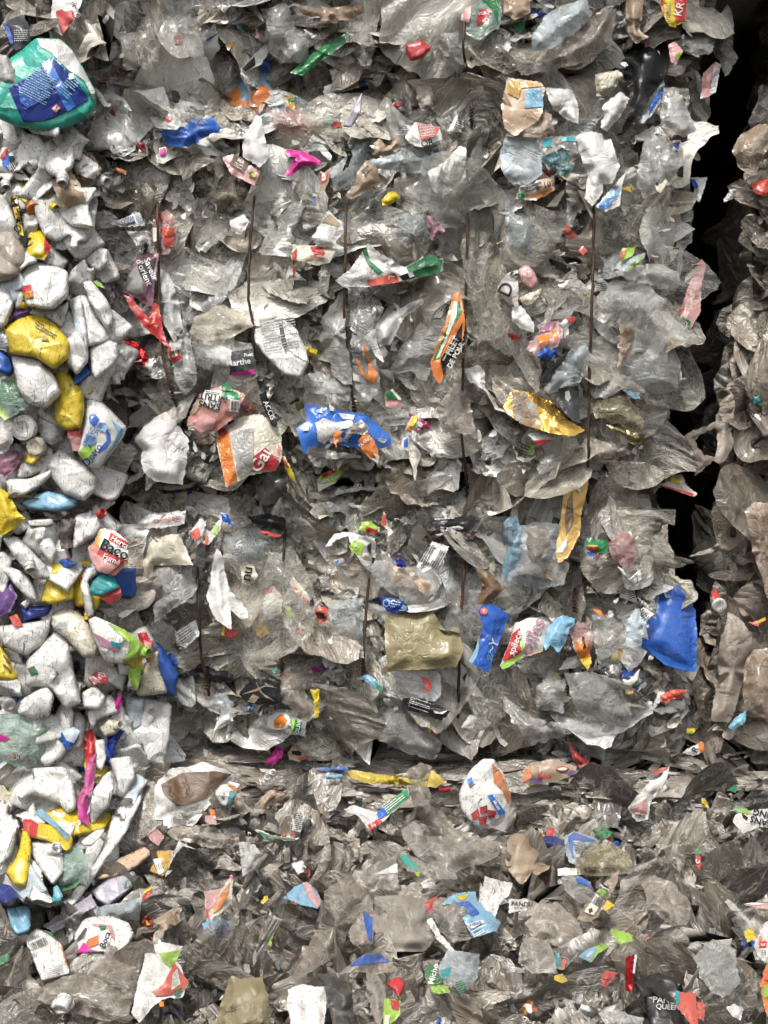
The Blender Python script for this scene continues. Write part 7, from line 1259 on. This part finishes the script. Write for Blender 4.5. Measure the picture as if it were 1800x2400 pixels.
wire([(812,470),(808,640),(806,730),(812,820),(826,930),(835,985)], 'dark wire running down onto the blue flattened box', seed=3)
wire([(1096,400),(1094,640),(1088,780),(1084,900),(1082,1020),(1090,1100),(1100,1180)], 'long rusty wire touching the black panel packet', seed=4)
wire([(1392,480),(1390,640),(1386,760),(1382,860),(1380,1000),(1378,1190),(1376,1230)], 'longest dark wire falling from the limp white bag past the golden brown blade', r=.0034, seed=5)
wire([(463,1330),(466,1440),(472,1540),(484,1600),(491,1640)], 'wire over the torn black film in the lower bale', seed=6)
wire([(668,1240),(662,1370),(660,1470),(661,1570),(664,1610)], 'thin wire beside the cone label with the lime tip', seed=7)
wire([(884,1270),(862,1380),(854,1480),(851,1595)], 'dark wire ending at the cyan and green leaf scrap', seed=8)
wire([(1090,1300),(1082,1420),(1076,1560),(1073,1680),(1073,1752)], 'thick rusty wire along the edge of the olive sheet', r=.0036, seed=9)
wire([(1348,1375),(1346,1445)], 'short wire stub above the light blue net', seed=10)
wire([(1337,1560),(1334,1600),(1330,1650)], 'short orange rusted wire stub below the juice pouch', seed=11)
wire([(1088,20),(1086,110),(1094,180),(1105,250),(1106,300)], 'dark wire of the topmost bale beside the juice packet', seed=12)
# ------------------------------------------------------------------ say which scrap is which, by the recognisable pieces next to it
STOP = set('with in at on under beside below above between hanging lying over from behind by near beneath covered wedged tucked crossing inside of like sticking bunched high bulging spread standing caked carrying facing curving next stuck falling at draped pointing resting half torn_ curling peeping overlapping leaning stretched squeezed wrapped set folded_ beyond across around laid along touching tinted sprawled printed_ that out topped edged ending joined fall reading jutting dangling arching following filling catching slumped spilling split drooping poking'.split())
def head(t):
    w = []
    for q in t.replace(',', '').split():
        if q in STOP: break
        w.append(q)
    while w and w[-1] in ('and', 'a', 'an', 'the', 'to'): w.pop()
    return ' '.join(w)
heads = {}
for hh in HEROES: heads.setdefault(head(hh[1]), []).append(hh)
LM = [(k, v[0][3]) for k, v in heads.items() if len(v) == 1 and 2 <= len(k.split()) <= 5]
used = set(o.get('label') for o in COL.objects)
def autolabel(o, px, py, desc):
    d = sorted(((math.hypot(px-c[0], py-c[1]), k, c) for k, c in LM))[:9]
    rel = lambda c: 'below' if py-c[1] > abs(px-c[0])*.8 else 'above' if c[1]-py > abs(px-c[0])*.8 else 'beside'
    c1 = d[0]
    opts = ['%s %s the %s' % (desc, rel(c1[2]), c1[1])]
    for i in range(0, 5):
        for j in range(i+1, 9):
            opts.append('%s between the %s and the %s' % (desc, d[i][1], d[j][1]))
    for t in opts:
        if t not in used and len(t.split()) <= 16: break
    if len(t.split()) > 16: t = ' '.join(t.split()[:16])
    used.add(t); o['label'] = t
rngl = np.random.default_rng(77)
for o, px, py, t in FILL: autolabel(o, px, py, t)
for o, px, py, size in SCRAPS:
    nm = o.name.split('.')[0]
    w1 = 'wide' if size > .22 else 'narrow' if size < .11 else 'crumpled'
    w2 = {'film_scrap': 'clear grey film scrap', 'soiled_film': 'soiled brown grey film scrap', 'tan_film': 'tan film scrap'}[nm]
    autolabel(o, px, py, w1+' '+w2)
